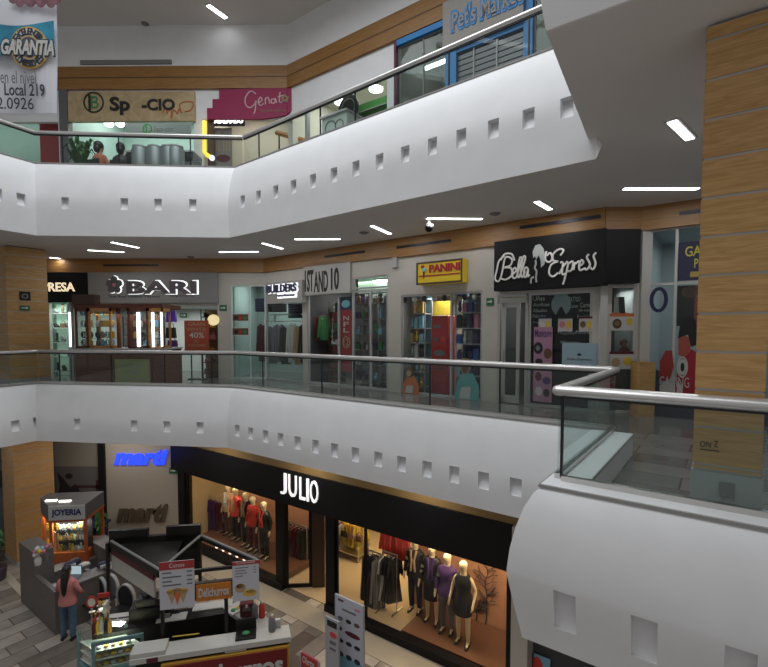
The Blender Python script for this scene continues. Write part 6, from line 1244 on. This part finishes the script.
totem((335.5, 600, 363, 612), 0, 0, 'tall standing banner with shoe pictures turning blue towards its foot, near the clothes shop', [(0.02, .58, .98, .97, bb_), (.1, .03, .3, .05, PAL['maroon']), (.7, .06, .9, .08, PAL['pink']), (.25, .11, .75, .13, PAL['grey'])] + [(.08 + .3 * k, .20, .28 + .3 * k, .24, PAL[['grey', 'dark', 'brown'][k]], 'o') for k in range(3)] + [(.1, .30, .25, .34, PAL['dark'], 'o'), (.35, .31, .9, .36, PAL['maroon'], 'o')] + [(.08 + .3 * k, .42, .3 + .3 * k, .46, PAL['dark'], 'o') for k in range(3)] + [(.08 + .3 * k, .55, .3 + .3 * k, .6, PAL['navy'], 'o') for k in range(3)], pw_, TW1)
tp = PY_(331, 622, 8.75); TW2 = Wall((tp.x, tp.y), (tp.x + .8066, tp.y - .591))
totem((326, 619, 338, 624), 0, 0, 'narrow standing banner with dark and pink print left of the tall shoe banner', [(.1, .03, .9, .10, PAL['dark']), (.3, .15, .9, .22, PAL['coral'], 'o'), (.3, .26, .8, .3, PAL['grey']), (.3, .34, .8, .37, PAL['grey'])], mat('banner grey', (.40, .40, .42), .6), TW2)
tp = PY_(309, 660, 7.6); TW3 = Wall((tp.x, tp.y), (tp.x + .8066, tp.y - .591))
totem((301, 657, 318, 665), 0, 0, 'red topped sign with white script at the lower edge of the photo', [(.0, .0, 1, .12, PAL['red']), (.1, .02, .8, .09, PAL['white'], 'Ofertas')], mat('banner dark red', (.3, .03, .06), .6), TW3)

# added fill lights without fixtures under the gallery, and the pale stripe set in the floor
for x, y, p in ((-8.6, 14.3, 34), (-11.5, 13.2, 5), (-5.2, 13.0, 26), (-2.2, 11.2, 22), (.6, 9.4, 18)): area('gallery_fill', (x, y, CEIL1 - .06), .9, .25, p, (1, .93, .85))
a_, b_, c_, d_ = PZ(-2, 572, 0), PZ(27, 603, 0), PZ(27, 592, 0), PZ(8, 571, 0)
struct(MB().prism([a_.xy, b_.xy, c_.xy, d_.xy], .0, .004).build('trim_27', mat('pale stripe', (.50, .47, .38), .25)), 'pale stripe set in the floor left of the grey kiosk')
# ================================================================ top floor shops
def w3(x0, y0, x1, y1, off=0): return W3.rect(x0, y0, x1, y1, off)
aq = mat('aqua lit wall', (.42, .55, .50), .8)
z3 = h3[1][3]
# dark pilaster
a, b = w3(59.5, 90, 68, 168, -.1)[:2]
struct(MB().box(a, b, -.1, .15, F2Z, b3z0).build('trim_30', mat('pilaster grey', (.12, .12, .125), .5), loc=W3.p(0), rz=W3.rz), 'dark grey pilaster left of the Sp-cio sign')
interior('wall_green_shop', W3, h3[0][0], h3[0][1] - .1, 2.6, F2Z, 16, aq, 'pale aqua inside of the top floor shop at the far left', 60, (.9, 1, .95))
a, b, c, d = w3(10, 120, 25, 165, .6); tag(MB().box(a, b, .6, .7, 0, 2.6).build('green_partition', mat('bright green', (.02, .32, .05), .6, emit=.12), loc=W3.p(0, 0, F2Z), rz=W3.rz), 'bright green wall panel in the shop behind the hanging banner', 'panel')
a, b, c, d = w3(40, 122, 59, 163, .4); t = thing('booth', 'dark red booth wall beside the grey pilaster on the top floor', 'panel', W3.p((a + b) / 2, .4, F2Z), W3.rz); MB().box(-(b - a) / 2, (b - a) / 2, 0, .1, 0, d - F2Z).build('wall_board', mat('booth red', (.30, .03, .03), .6), t); MB().ball((b - a) * .3, -.1, .75, .2, .12, .25).build('cushion', PAL['gold'], t, smooth=True)
c0 = W3.sz(22, 145, .3); t = thing('parasol_lamp', 'white cone lamp shade in front of the green panel', 'lamp', W3.p(c0[0], .3, F2Z), W3.rz); MB().lathe([(.35, 1.1), (.05, 1.4)]).build('shade', litwhite, t, smooth=True); MB().lathe([(.2, 0), (.2, .03), (.02, .04), (.02, 1.15)]).build('stand', darkm, t)
# Sp-cio shop
plyw = wood_mat('plywood sign', (.50, .38, .22), (.38, .28, .15), (1, 1, 1))
sgn, h, H = box_sign('shop_sign', W3, (68, 91.5, 194.5, 121), -.12, .12, plyw, 'plywood shop sign with a circled logo and black letters Sp -CIO')
lettering('Sp', *on(sgn, W3, (110, 97, 130, 115), -.12), 0, blackm, sgn, bold=.03, depth=.03); lettering('-CIO', *on(sgn, W3, (142, 99, 175, 110.5), -.12), 0, blackm, sgn, bold=.03, depth=.03)
x = on(sgn, W3, (83.5, 91.5, 104, 113.5), -.12); cx, cz, r = (x[0] + x[1]) / 2, (x[2] + x[3]) / 2, (x[1] - x[0]) / 2
MB().ring(cx, cz, r, r, .05, -.02, 0).build('logo_ring', mat('logo dark green', (.01, .03, .015), .5), sgn); lettering('B', cx - r * .25, cx + r * .5, cz - r * .55, cz + r * .6, 0, PAL['green'], sgn, 'logo_letter', depth=.02); MB().box(cx - r * .5, cx - r * .3, -.02, 0, cz - r * .75, cz + r * .7).build('logo_bar', blackm, sgn)
x = on(sgn, W3, (163, 101, 194, 119), -.12)
strokes(sgn, x[0], x[1], x[2], x[3], [[(0, .35), (.08, .7), (.14, .3), (.22, .65), (.3, .2), (.24, .1), (.36, .5), (.46, .3), (.52, .55), (.6, .35)], [(.6, .35), (.55, .8), (.75, .95), (.98, .9), (.9, .5), (.7, .4)]], .022, mat('script rust', (.45, .13, .04), .6), -.01, 'script')
interior('wall_space_shop', W3, h3[1][0], h3[1][1], 3.6, F2Z, 16, mat('mint wall', (.50, .62, .56), .8), 'mint lit inside of the Sp-cio shop', 110, (.92, 1, .97))
t, h, H = box_sign('inner_sign', W3, (126, 122.5, 191, 136.5), .9, .05, mat('inner sign grey', (.36, .38, .38), .6), 'grey inner sign with a round green emblem and faint lettering over the counter')
x = on(t, W3, (142.5, 124, 152, 134), .9); MB().ring((x[0] + x[1]) / 2, (x[2] + x[3]) / 2, (x[1] - x[0]) / 2, (x[3] - x[2]) / 2, .04, -.01, 0).box(x[0] + .12, x[0] + .16, -.01, 0, x[2], x[3]).build('emblem', mat('emblem green', (.03, .30, .03), .5, emit=.1), t)
lettering('Spa-cio', *on(t, W3, (154, 126.5, 173, 133), .9), 0, grey, t, depth=.006)
a, b, c, d = w3(126, 139, 193, 146, -3.6); t = thing('bar_counter', 'long grey counter with dark band before the Sp-cio shop', 'counter', W3.p((a + b) / 2, -3.6, F2Z), W3.rz); h = (b - a) / 2
MB().box(-h, h, 0, .6, 0, 1.25).build('front', mat('counter grey', (.20, .22, .22), .5), t); MB().box(-h, h, -.05, .65, 1.25, 1.3).build('top', ltgrey, t); MB().box(-h, h, -.06, -.05, 1.05, 1.2).build('dark_band', PAL['dark'], t)
for i, px in enumerate((140, 155, 169, 176)):
    c0 = W3.sz(px, 150, -4.1)[0]; t = thing('steel_drum', 'shiny grey standing cylinder before the counter, %s from the left' % ['first', 'second', 'third', 'fourth'][i], 'container', W3.p(c0, -4.1, F2Z), W3.rz); MB().lathe([(.2, 0), (.22, .05), (.22, 1.1), (.18, 1.18)], n=20).build('body', mat('drum grey', (.22, .24, .24), .45, .4), t, smooth=True); MB().lathe([(.19, 1.18), (.19, 1.22), (.05, 1.25)], n=20).build('lid', ltgrey, t, smooth=True)
for i, px in enumerate((109, 120)):
    c0 = W3.sz(px, 125, 1.5); t = thing('ceiling_spot', 'bright round ceiling lamp in the Sp-cio shop, %s one' % ['left', 'right'][i], 'lamp', W3.p(c0[0], 1.5, c0[1]), W3.rz); MB().ball(0, 0, .05, .17, .17, .12).build('globe', mat('globe glow', (1, 1, 1), .5, emit=5), t, smooth=True); MB().lathe([(.015, .12), (.015, 16 - t.location.z)]).build('stem', steel, t)
t = plant(82, 150, 17.6, 1.4, 'bushy dark plant in the window of the Sp-cio shop', 34, .5); t.location.z = F2Z; q_ = W3.sz(82, 150, .7)[0]; t.location = W3.p(W3.sz(81, 150, -3.6)[0], -3.6, F2Z)
# two seated people behind the top balustrade
seat_pose = dict(kneeL=(-.12, -.42, .92), kneeR=(.12, -.42, .92), ankleL=(-.12, -.42, .50), ankleR=(.12, -.42, .50), elbowL=(-.24, -.08, 1.14), elbowR=(.24, -.08, 1.14), wristL=(-.15, -.30, 1.05), wristR=(.15, -.30, 1.05))
sm_ = body_mesh(seat_pose, 'seated_body', 1.0); sm_.materials.append(skin)
for px, y_, shirt, lab, rz_ in ((99.5, 12.95, PAL['coral'] if False else mat('shirt orange', (.42, .13, .07), .8), 'seated person in an orange top with dark hair behind the top glass balustrade', math.pi - .3), (121, 13.05, PAL['dark'], 'seated person in a black top with dark hair behind the top glass balustrade', math.pi + .2)):
    c0 = PY_(px, 155, y_); t = thing('person', lab, 'person', (c0.x, y_, F2Z), rz_); o = bpy.data.objects.new('body', sm_); C.objects.link(o); o.parent = t; o.location = (0, 0, -.42)
    q1 = torso_cloth(.86, 1.46, shirt, t, 'shirt', 1.15, 0, 'long', seat_pose); q1.location = (0, 0, -.42)
    qq = MB()
    for sx in (-1, 1): qq.tube([(sx * .09, -.02, .50), (sx * .12, -.40, .51), (sx * .12, -.42, .3), (sx * .12, -.42, .1)], .095, 8, radii=[1, .85, .7, .6])
    qq.build('trousers', PAL['navy'], t, smooth=True); MB().ball(0, .02, 1.27, .115, .13, .12).ball(0, .08, 1.18, .09, .08, .12).build('hair', mat('hair black', (.012, .010, .010), .5), t, smooth=True)
    ch = thing('cafe_chair', 'dark cafe chair under the %s person' % ('orange clad' if px < 100 else 'black clad'), 'chair', (c0.x, y_, F2Z), rz_); MB().box(-.22, .22, -.22, .22, .36, .40).build('seat', darkm, ch, bevel=.01); MB().box(-.22, .22, .20, .23, .45, .85).build('backrest', darkm, ch, bevel=.01)
    for x in (-.2, .2):
        for y in (-.2, .2): MB().tube([(x, y, 0), (x * .9, y * .9, .36)], .014, 6).build('leg', darkm, ch)
# magenta sign
mg = thing('shop_sign', 'magenta shop sign with stepped edges and pale script lettering Genat', 'sign', W3.p(W3.sz(255, 110, -.1)[0], -.1, W3.sz(255, 120, -.1)[1]), W3.rz)
def m3(px, py): s, z = W3.sz(px, py, -.1); return s - (mg.location.xy - W3.O).dot(W3.r), z - mg.location.z
MB().plate([m3(*p) for p in ((207, 119), (207, 108), (212.5, 108), (212.5, 99), (219, 99), (219, 89.5), (287, 87.5), (287, 115), (262, 119))], 0, .1).build('panel', magenta, mg)
MB().plate([m3(*p) for p in ((287.3, 87.5), (296, 85), (296, 91), (299.5, 91), (299.5, 99), (303, 99), (303, 105), (287.3, 113.5))], 0, .1).build('panel_end', magenta, mg)
x0, z0 = m3(245, 112); x1, z1 = m3(288, 91); pkm = mat('letters pale pink', (.62, .42, .44), .6)
strokes(mg, x0, x1, z0, z1, [[(.26, .85), (.14, 1.0), (.02, .7), (.02, .35), (.12, .2), (.24, .4), (.26, .55), (.24, .1), (.2, -.1)], [(.3, .42), (.4, .55), (.36, .7), (.31, .5), (.36, .3), (.44, .4)], [(.48, .35), (.48, .62), (.54, .68), (.58, .4)], [(.7, .6), (.62, .6), (.62, .42), (.7, .45), (.7, .65), (.74, .42)], [(.82, .95), (.8, .5), (.86, .45)], [(.76, .72), (.9, .78)]], .022, pkm, -.01)
lettering('repostería mexicana', *(lambda A, B: (A[0], B[0], A[1], B[1]))(m3(259, 112.5), m3(286, 109)), 0, mat('letters olive', (.25, .2, .1), .6), mg, 'subtitle', depth=.008)
fx, fz = m3(285, 98.5); q = MB()
for k in range(5): q.disc(fx + .09 * math.cos(k * 1.257 + .3), fz + .09 * math.sin(k * 1.257 + .3), .055, .055, -.02, 0, 10)
q.build('flower', mat('letters olive', (.25, .2, .1), .6), mg)
# juice shop below it
interior('wall_juice_shop', W3, h3[2][0], W3.L - .05, 3.0, F2Z, 16, mat('cream inside', (.55, .52, .44), .8), 'cream inside of the shop under the magenta sign', 60, (1, .95, .88))
t = thing('lit_sign', 'glowing white lettering reading JUGALANDO under the magenta sign', 'sign', W3.p(W3.sz(227, 121, .1)[0], .1, W3.sz(227, 124, .1)[1]), W3.rz); x = on(t, W3, (210, 118, 243, 124.5), .1)
MB().box(x[0] - .05, x[1] + .05, .03, .08, x[2] - .03, x[3] + .03).build('backing', darkm, t); lettering('JUGALANDO', x[0], x[1], x[2], x[3], .02, mat('sign glow', (1, 1, 1), .5, emit=2.5), t, bold=.05)
def tubepx(pts, off): return [W3.p(W3.sz(px, py, off)[0], off, W3.sz(px, py, off)[1]) for px, py in pts]
pt = tubepx([(204.5, 121), (204.5, 152), (207, 155), (212, 158)], -.08); t = thing('neon_tube', 'bent glowing yellow tube left of the white lettering', 'neon sign', pt[0])
MB().tube([p - pt[0] for p in pt], .075, 8).build('tube', mat('neon yellow', (.9, .65, .05), .5, emit=1.2, ecol=(1, .72, .08)), t); MB().ball(*(pt[-1] - pt[0]), .1).build('end_cap', litwhite, t)
a, b = w3(207, 121, 213.5, 160, .0)[:2]; tag(MB().box(a, b, .05, .12, F2Z, h3[2][3]).build('dark_panel', brown, loc=W3.p(0), rz=W3.rz), 'dark brown panel between the yellow tube and the menu wall', 'panel')
poster(W3, (214, 128, 232, 166), .3, mat('menu taupe', (.24, .21, .19), .7), 'taupe menu wall with small print under the glowing lettering', [(.1, .35, .3, .6, PAL['tan'], 'II'), (.5, .35, .9, .6, PAL['tan'], 'III'), (.4, .05, .9, .2, PAL['grey'], 'MENU'), (.1, .7, .9, .9, PAL['maroon'], 'o')])
# cafe behind the balustrade on the leg
interior('wall_cafe', W3R, h3r[0][0] + .05, h3r[1][1], 3.2, F2Z, 15.8, mat('cream lit', (.62, .60, .54), .8), 'cream lit inside of the cafe behind the long balustrade', 110, (1, .97, .9))
def r3(x0, y0, x1, y1, off=0): return W3R.rect(x0, y0, x1, y1, off)
s_ = W3R.sz(306, 120)[0]
struct(MB().box(s_ - .05, s_ + .05, 0, .15, F2Z, h3[2][3]).build('trim_31', ltgrey, loc=W3R.p(0), rz=W3R.rz), 'pale mullion of the cafe front')
a, b = W3R.sz(322, 110, .6)[0], W3R.sz(387, 100, .6)[0]
t = thing('ceiling_canopy', 'bright green lowered ceiling edge in the cafe', 'canopy', W3R.p((a + b) / 2, .6, hz - .45), W3R.rz); MB().box(-(b - a) / 2, (b - a) / 2, 0, .4, 0, .26).build('edge', mat('canopy green', (.04, .24, .03), .5), t)
MB().box(-(b - a) / 2, (b - a) / 2, -.03, 0, .0, .03).build('trim', ltgrey, t)
a, b = W3R.sz(352, 110, .8)[0], W3R.sz(386, 100, .8)[0]
t = thing('back_bar', 'black back bar panel with a glowing loop in the cafe', 'bar', W3R.p((a + b) / 2, .9, F2Z), W3R.rz); MB().box(-(b - a) / 2, (b - a) / 2, 0, .1, 0, hz - .5 - F2Z).build('panel', black, t)
zz = W3R.sz(378, 103, .8)[1] - F2Z; MB().ring((b - a) * .25, zz, .5, .17, .1, -.06, 0).build('glowing_loop', mat('loop glow', (1, .95, .85), .5, emit=3), t)
for i, (px, py) in enumerate(((341, 103), (376, 90))):
    c0 = W3R.sz(px, py, .5); t = thing('round_lamp', 'bright round ceiling lamp in the cafe, %s of two' % ['left', 'right'][i], 'lamp', W3R.p(c0[0], .5, c0[1]), W3R.rz); MB().lathe([(.22, 0), (.22, .05)], n=20).build('diffuser', mat('globe glow', (1, 1, 1), .5, emit=5), t); MB().lathe([(.24, .05), (.24, .1)], n=20).build('rim', ltgrey, t)
c0 = W3R.sz(348, 108, .3); t = thing('round_sign', 'dark round menu sign on a black post in the cafe', 'sign', W3R.p(c0[0], .3, F2Z), W3R.rz); zz = c0[1] - F2Z; MB().disc(0, zz, .42, .42, 0, .05).build('disc', black, t); MB().ring(0, zz, .3, .3, .03, -.01, 0).build('ring', grey, t); MB().box(-.03, .03, .05, .1, 0, zz).box(-.3, .3, -.1, .2, 0, .03).build('post', darkm, t)
for i, (x0, x1, c) in enumerate(((322, 347, 'white'),)):
    a, b = W3R.sz(x0, 125, -4.1)[0], W3R.sz(x1, 115, -4.1)[0]; t = thing('serving_counter', 'white cafe counter with swirling grey drawing behind the long top balustrade', 'counter', W3R.p((a + b) / 2, -4.1, F2Z), W3R.rz); h = (b - a) / 2
    MB().box(-h, h, 0, .5, 0, .84).build('front', mat('counter white lit', (.60, .62, .58), .5), t); MB().box(-h - .02, h + .02, -.04, .54, .84, .88).build('top', ltgrey, t); MB().ring(-h * .3, .6, .16, .16, .025, -.01, 0).ring(h * .4, .6, .12, .12, .02, -.01, 0).build('drawing', grey, t)
# tilted wooden beam and a lamp in the first bay
pa, pb = W3.p(W3.L - .6, .7, 0), W3R.p(1.6, .9, 0)
t = thing('stair_rail', 'sloping wooden rail seen through the first glass panels of the long balustrade', 'rail', (pa.x, pa.y, F2Z)); MB().tube([(0, 0, 3.55), (pb.x - pa.x, pb.y - pa.y, 2.55)], .09, 6).build('rail', lightwood, t); MB().tube([(.1, 0, 0), (.1, 0, 3.5)], .03, 6).tube([(pb.x - pa.x - .1, pb.y - pa.y, 0), (pb.x - pa.x - .1, pb.y - pa.y, 2.55)], .03, 6).build('post', darkm, t)
# wall panel joint
q = MB(); a = W3R.sz(309, 100)[0]; b = W3R.sz(387, 70)[0]
# pet shop
pb_ = mat('pet blue', (.02, .20, .50), .5)
a0_, a1_ = h3r[2][0], h3r[2][1]; zp = h3r[2][3]
pm0, pm1 = W3R.sz(446, 60, -.05)[0], W3R.sz(457, 60, -.05)[0]; pr0, pr1 = W3R.sz(524, 40, -.05)[0], W3R.sz(533, 40, -.05)[0]
q = thing('blue_portal', 'bright blue portal around the pet shop front', 'frame', W3R.p(0, 0, 0), W3R.rz)
MB().box(a0_, pm1, -.08, .06, zp - .16, zp).build('lintel', pb_, q); MB().box(a0_ - .08, a0_, -.1, .05, F2Z, zp).build('edge_post', mat('maroon post', (.10, .01, .04), .5), q)
MB().box(pm0, pm1, -.1, .1, F2Z, zp).build('post', pb_, q); MB().box(pr0, pr1, -.1, .1, F2Z, zp).build('post', pb_, q)
zs0 = (W3R.sz(449, 47, -.2)[1] + W3R.sz(525, 19, -.2)[1]) / 2
MB().box(pm1, pr0, -.08, .06, zs0 - .12, zs0 + .1).build('sign_beam', pb_, q)
frame_window('window_12', 'large glass pane of the pet shop', W3R, a0_, pm0, F2Z, zp - .16, [W3R.sz(423, 60)[0]], [], grey, .04)
frame_window('window_13', 'glass pane right of the blue pet shop post', W3R, pr1, h3r[2][1], F2Z, zp - .16, [], [], grey, .04)
interior('wall_pet_shop', W3R, a0_, a1_, 2.6, F2Z, 17, mat('pet inside', (.20, .21, .18), .8), 'dim inside of the pet shop', 30, (1, 1, .95))
# roller shutter
sh = thing('roller_shutter', 'dark slatted roller shutter between the blue posts of the pet shop', 'shutter', W3R.p((pm1 + pr0) / 2, .0, F2Z), W3R.rz); h = (pr0 - pm1) / 2; n = 26; Hs = zs0 - F2Z; qq = MB()
for k in range(n): qq.box(-h, h, .0, .035, Hs * k / n, Hs * (k + .8) / n)
qq.build('slats', mat('shutter grey', (.10, .10, .105), .4, .4), sh); MB().box(-h, h, .03, .04, 0, Hs).build('backing', blackm, sh)
for k in (.25, .6): MB().box(-h + 2 * h * k, -h + 2 * h * k + .04, -.03, 0, 0, Hs).build('guide', ltgrey, sh)
st = thing('shop_sign', 'grey sign board with blue outlined lettering Pet\'s Market', 'sign', W3R.p((pm0 + pr0) / 2, -.2, zs0), W3R.rz); h = (pr0 + .05 - pm0) / 2; ztt = W3R.sz(450, 5, -.2)[1] + .3
MB().box(-h, h, 0, .1, 0, zp - zs0 + .35).build('panel', mat('sign warm grey', (.30, .28, .26), .6), st)
sx0, sx1 = W3R.sz(451, 20, -.2)[0] - (pm0 + pr0) / 2, W3R.sz(524, 0, -.2)[0] - (pm0 + pr0) / 2; sz0 = W3R.sz(453, 30.5, -.2)[1] - zs0; sz1 = W3R.sz(453, 13, -.2)[1] - zs0
lettering("Pet's Market", sx0, sx1, sz0 - .08, sz1 + .08, -.0, pb_, st, 'outline', depth=.02, bold=.09); lettering("Pet's Market", sx0 + .05, sx1 - .05, sz0, sz1, -.02, MATS['sign warm grey'], st, depth=.015, bold=.01)
# pet shop contents
t = thing('wire_stand', 'white wire basket stand behind the roller shutter front of the pet shop', 'stand', W3R.p(W3R.sz(470, 75, -.4)[0], -.45, F2Z), W3R.rz)
for x in (-.3, .3): MB().box(x - .04, x + .04, -.1, .1, 0, 1.25).build('side', ltgrey, t)
MB().box(-.3, .3, -.1, .1, 1.15, 1.25).build('top', ltgrey, t)
for i, (px0, px1) in enumerate(((402, 422), (425, 444))):
    a, b = W3R.sz(px0, 90, .8)[0], W3R.sz(px1, 80, .8)[0]; zs = shelf_unit(W3R, a, b, .8, .4, F2Z, F2Z + 1.7, 3, 'pale %s display unit inside the pet shop window' % ['left', 'right'][i], mat('pale green shelf', (.30, .40, .36), .5))
    fill_shelves(W3R, a, b, .9, zs, ['jar', 'box', 'plush'], ['white', 'sky', 'dark', 'green'], 'small pet article on %s pet shop unit' % ['left', 'right'][i], 'pet articles on the %s unit' % ['left', 'right'][i], .28, (.2, .35), .3)
a, b = W3R.sz(430, 30, 1.2)[0], W3R.sz(446, 30, 1.2)[0]; t = thing('tube_fixture', 'white tube lamp inside the pet shop', 'lamp', W3R.p((a + b) / 2, 1.2, zp - .3), W3R.rz); MB().box(-.5, .5, 0, .12, 0, .06).build('tube', lamp, t); MB().box(-.5, .5, 0, .12, .06, .12).build('housing', ltgrey, t)
# ---------------------------------------------------------------- hanging banner
pA, pB = PY_(-62, 118, 7.9), PY_(60, 118, 8.0); BW = Wall((pA.x, 7.9), (pB.x, 8.0)); zb = BW.sz(30, 115)[1]; bw = BW.L / 2
bn = thing('hanging_banner', 'white hanging banner with a blue wave and a round GARANTIA badge at the upper left', 'banner', BW.p(bw, 0, zb), BW.rz)
Hb = 3.6; q = MB(); nx, nz = 24, 20
def by(u, v): return .05 * math.sin(u * 5 + v * 2) * (1 - v) + .03 * math.sin(u * 11 + v * 7) * (1 - v) ** 2
def bzz(u): return .05 * (1 - u) - .0
for i in range(nx):
    for j in range(nz):
        c = []
        for (ii, jj) in ((i, j), (i + 1, j), (i + 1, j + 1), (i, j + 1)):
            u, v = ii / nx, jj / nz; c.append((-bw + 2 * bw * u, by(u, v), v * Hb + bzz(u) * (1 - v)))
        q.quad(*c)
        q.quad(*[(p[0], p[1] + .01, p[2]) for p in reversed(c)])
o = q.build('cloth', mat('banner white', (.62, .63, .68), .5), bn, smooth=True)
def bl_(px, py): s, z = BW.sz(px, py, -.12); return s - bw, z - zb
def blr(x0, y0, x1, y1): A = bl_(x0, y1); B = bl_(x1, y0); return A[0], B[0], A[1], B[1]
zw1, zw0 = bl_(30, 21)[1], bl_(30, 47)[1]; q = MB(); n = 24
for k in range(n):
    u0, u1 = k / n, (k + 1) / n; f0 = lambda u: zw0 + .12 * math.sin(u * 6 + 1.2); f1 = lambda u: zw1 + .06 * math.sin(u * 7)
    q.plate([(-bw + 2 * bw * u0, f0(u0)), (-bw + 2 * bw * u1, f0(u1)), (-bw + 2 * bw * u1, f1(u1)), (-bw + 2 * bw * u0, f1(u0))], -.085, -.08)
q.build('wave_print', mat('wave teal', (.02, .22, .34), .6, var=.5, scale=3), bn)
dk = mat('banner ink', (.03, .035, .05), .6)
lettering('en el nivel', *blr(-1, 70, 34, 82), -.085, mat('banner ink grey', (.14, .14, .16), .6), bn, depth=.004); lettering('Local 219', *blr(3, 83, 43, 94.5), -.085, dk, bn, depth=.004, bold=.015); lettering('162.0926', *blr(-16, 97, 32, 107.5), -.085, dk, bn, depth=.004)
x = blr(9.5, 26, 46.5, 67); cx, cz, rx, rz_ = (x[0] + x[1]) / 2, (x[2] + x[3]) / 2, (x[1] - x[0]) / 2, (x[3] - x[2]) / 2
bd = MB().disc(cx, cz, rx, rz_, -.092, -.086, 40).build('badge', PAL['gold'], bn); MB().disc(cx, cz, rx * .93, rz_ * .93, -.096, -.092, 40).build('badge_face', PAL['white'], bd); MB().disc(cx, cz, rx * .55, rz_ * .55, -.1, -.096, 32).build('badge_inner', PAL['gold'], bd); MB().disc(cx, cz, rx * .5, rz_ * .5, -.103, -.1, 32).build('badge_core', mat('badge grey', (.08, .09, .12), .4), bd); MB().disc(cx, cz, rx * .2, rz_ * .2, -.106, -.103, 24).build('badge_centre', PAL['gold'], bd)
x = blr(1, 40, 53.5, 54); lettering('GARANTIA', x[0] - .02, x[1] + .02, x[2] - .02, x[3] + .02, -.108, dk, bd, 'badge_shadow', depth=.003, bold=.08, shear=.25); lettering('GARANTIA', x[0], x[1], x[2], x[3], -.112, PAL['white'], bd, 'badge_word', depth=.004, bold=.04, shear=.25)
def arc_text(txt, r, a0, a1, s, flip):
    for k, ch in enumerate(txt):
        a = math.radians(a0 + (a1 - a0) * (k + .5) / len(txt)); px_, pz_ = cx + rx * r * math.cos(a), cz + rz_ * r * math.sin(a)
        o = lettering(ch, -s * .35, s * .35, -s / 2, s / 2, 0, dk, bd, 'badge_letter', depth=.003, bold=.01); o.location = (px_, -.1, pz_); o.rotation_euler = (0, -(a - math.pi / 2) if not flip else -(a + math.pi / 2), 0)
arc_text('EXCELENCIA', .76, 150, 30, .11, False); arc_text('COMISIONES', .76, 215, 325, .11, True)
x = blr(10, -4, 58, 5); q = MB()
for k in range(14): q.ball(x[0] + (x[1] - x[0]) * k / 14 + .03, -.09, x[2] + .1 + .05 * math.sin(k * 2.1), .07, .006, .06, 8, 6)
q.build('picture_print', mat('picture mauve', (.18, .08, .10), .7, var=.5, scale=9), bn)
MB().tube([(-bw - .05, 0, Hb), (bw + .05, 0, Hb)], .03, 8).build('top_rod', steel, bn)
for u in (-.8, .8): MB().tube([(bw * u, 0, Hb), (bw * u, 0, TOPZ + .4 - zb)], .006, 4).build('cord', darkm, bn)
# skylight frame from which the banner hangs
sk = MB()
for k in range(6): sk.box(-9 + k * 2.4, -8.9 + k * 2.4, -1, 11, 18.6, 18.8)
for k in range(2): sk.box(-9.5, 3.5, 1 + k * 6.85, 1.1 + k * 6.85, 18.55, 18.62)
struct(sk.build('trim_32', steel), 'steel skylight bars over the atrium')
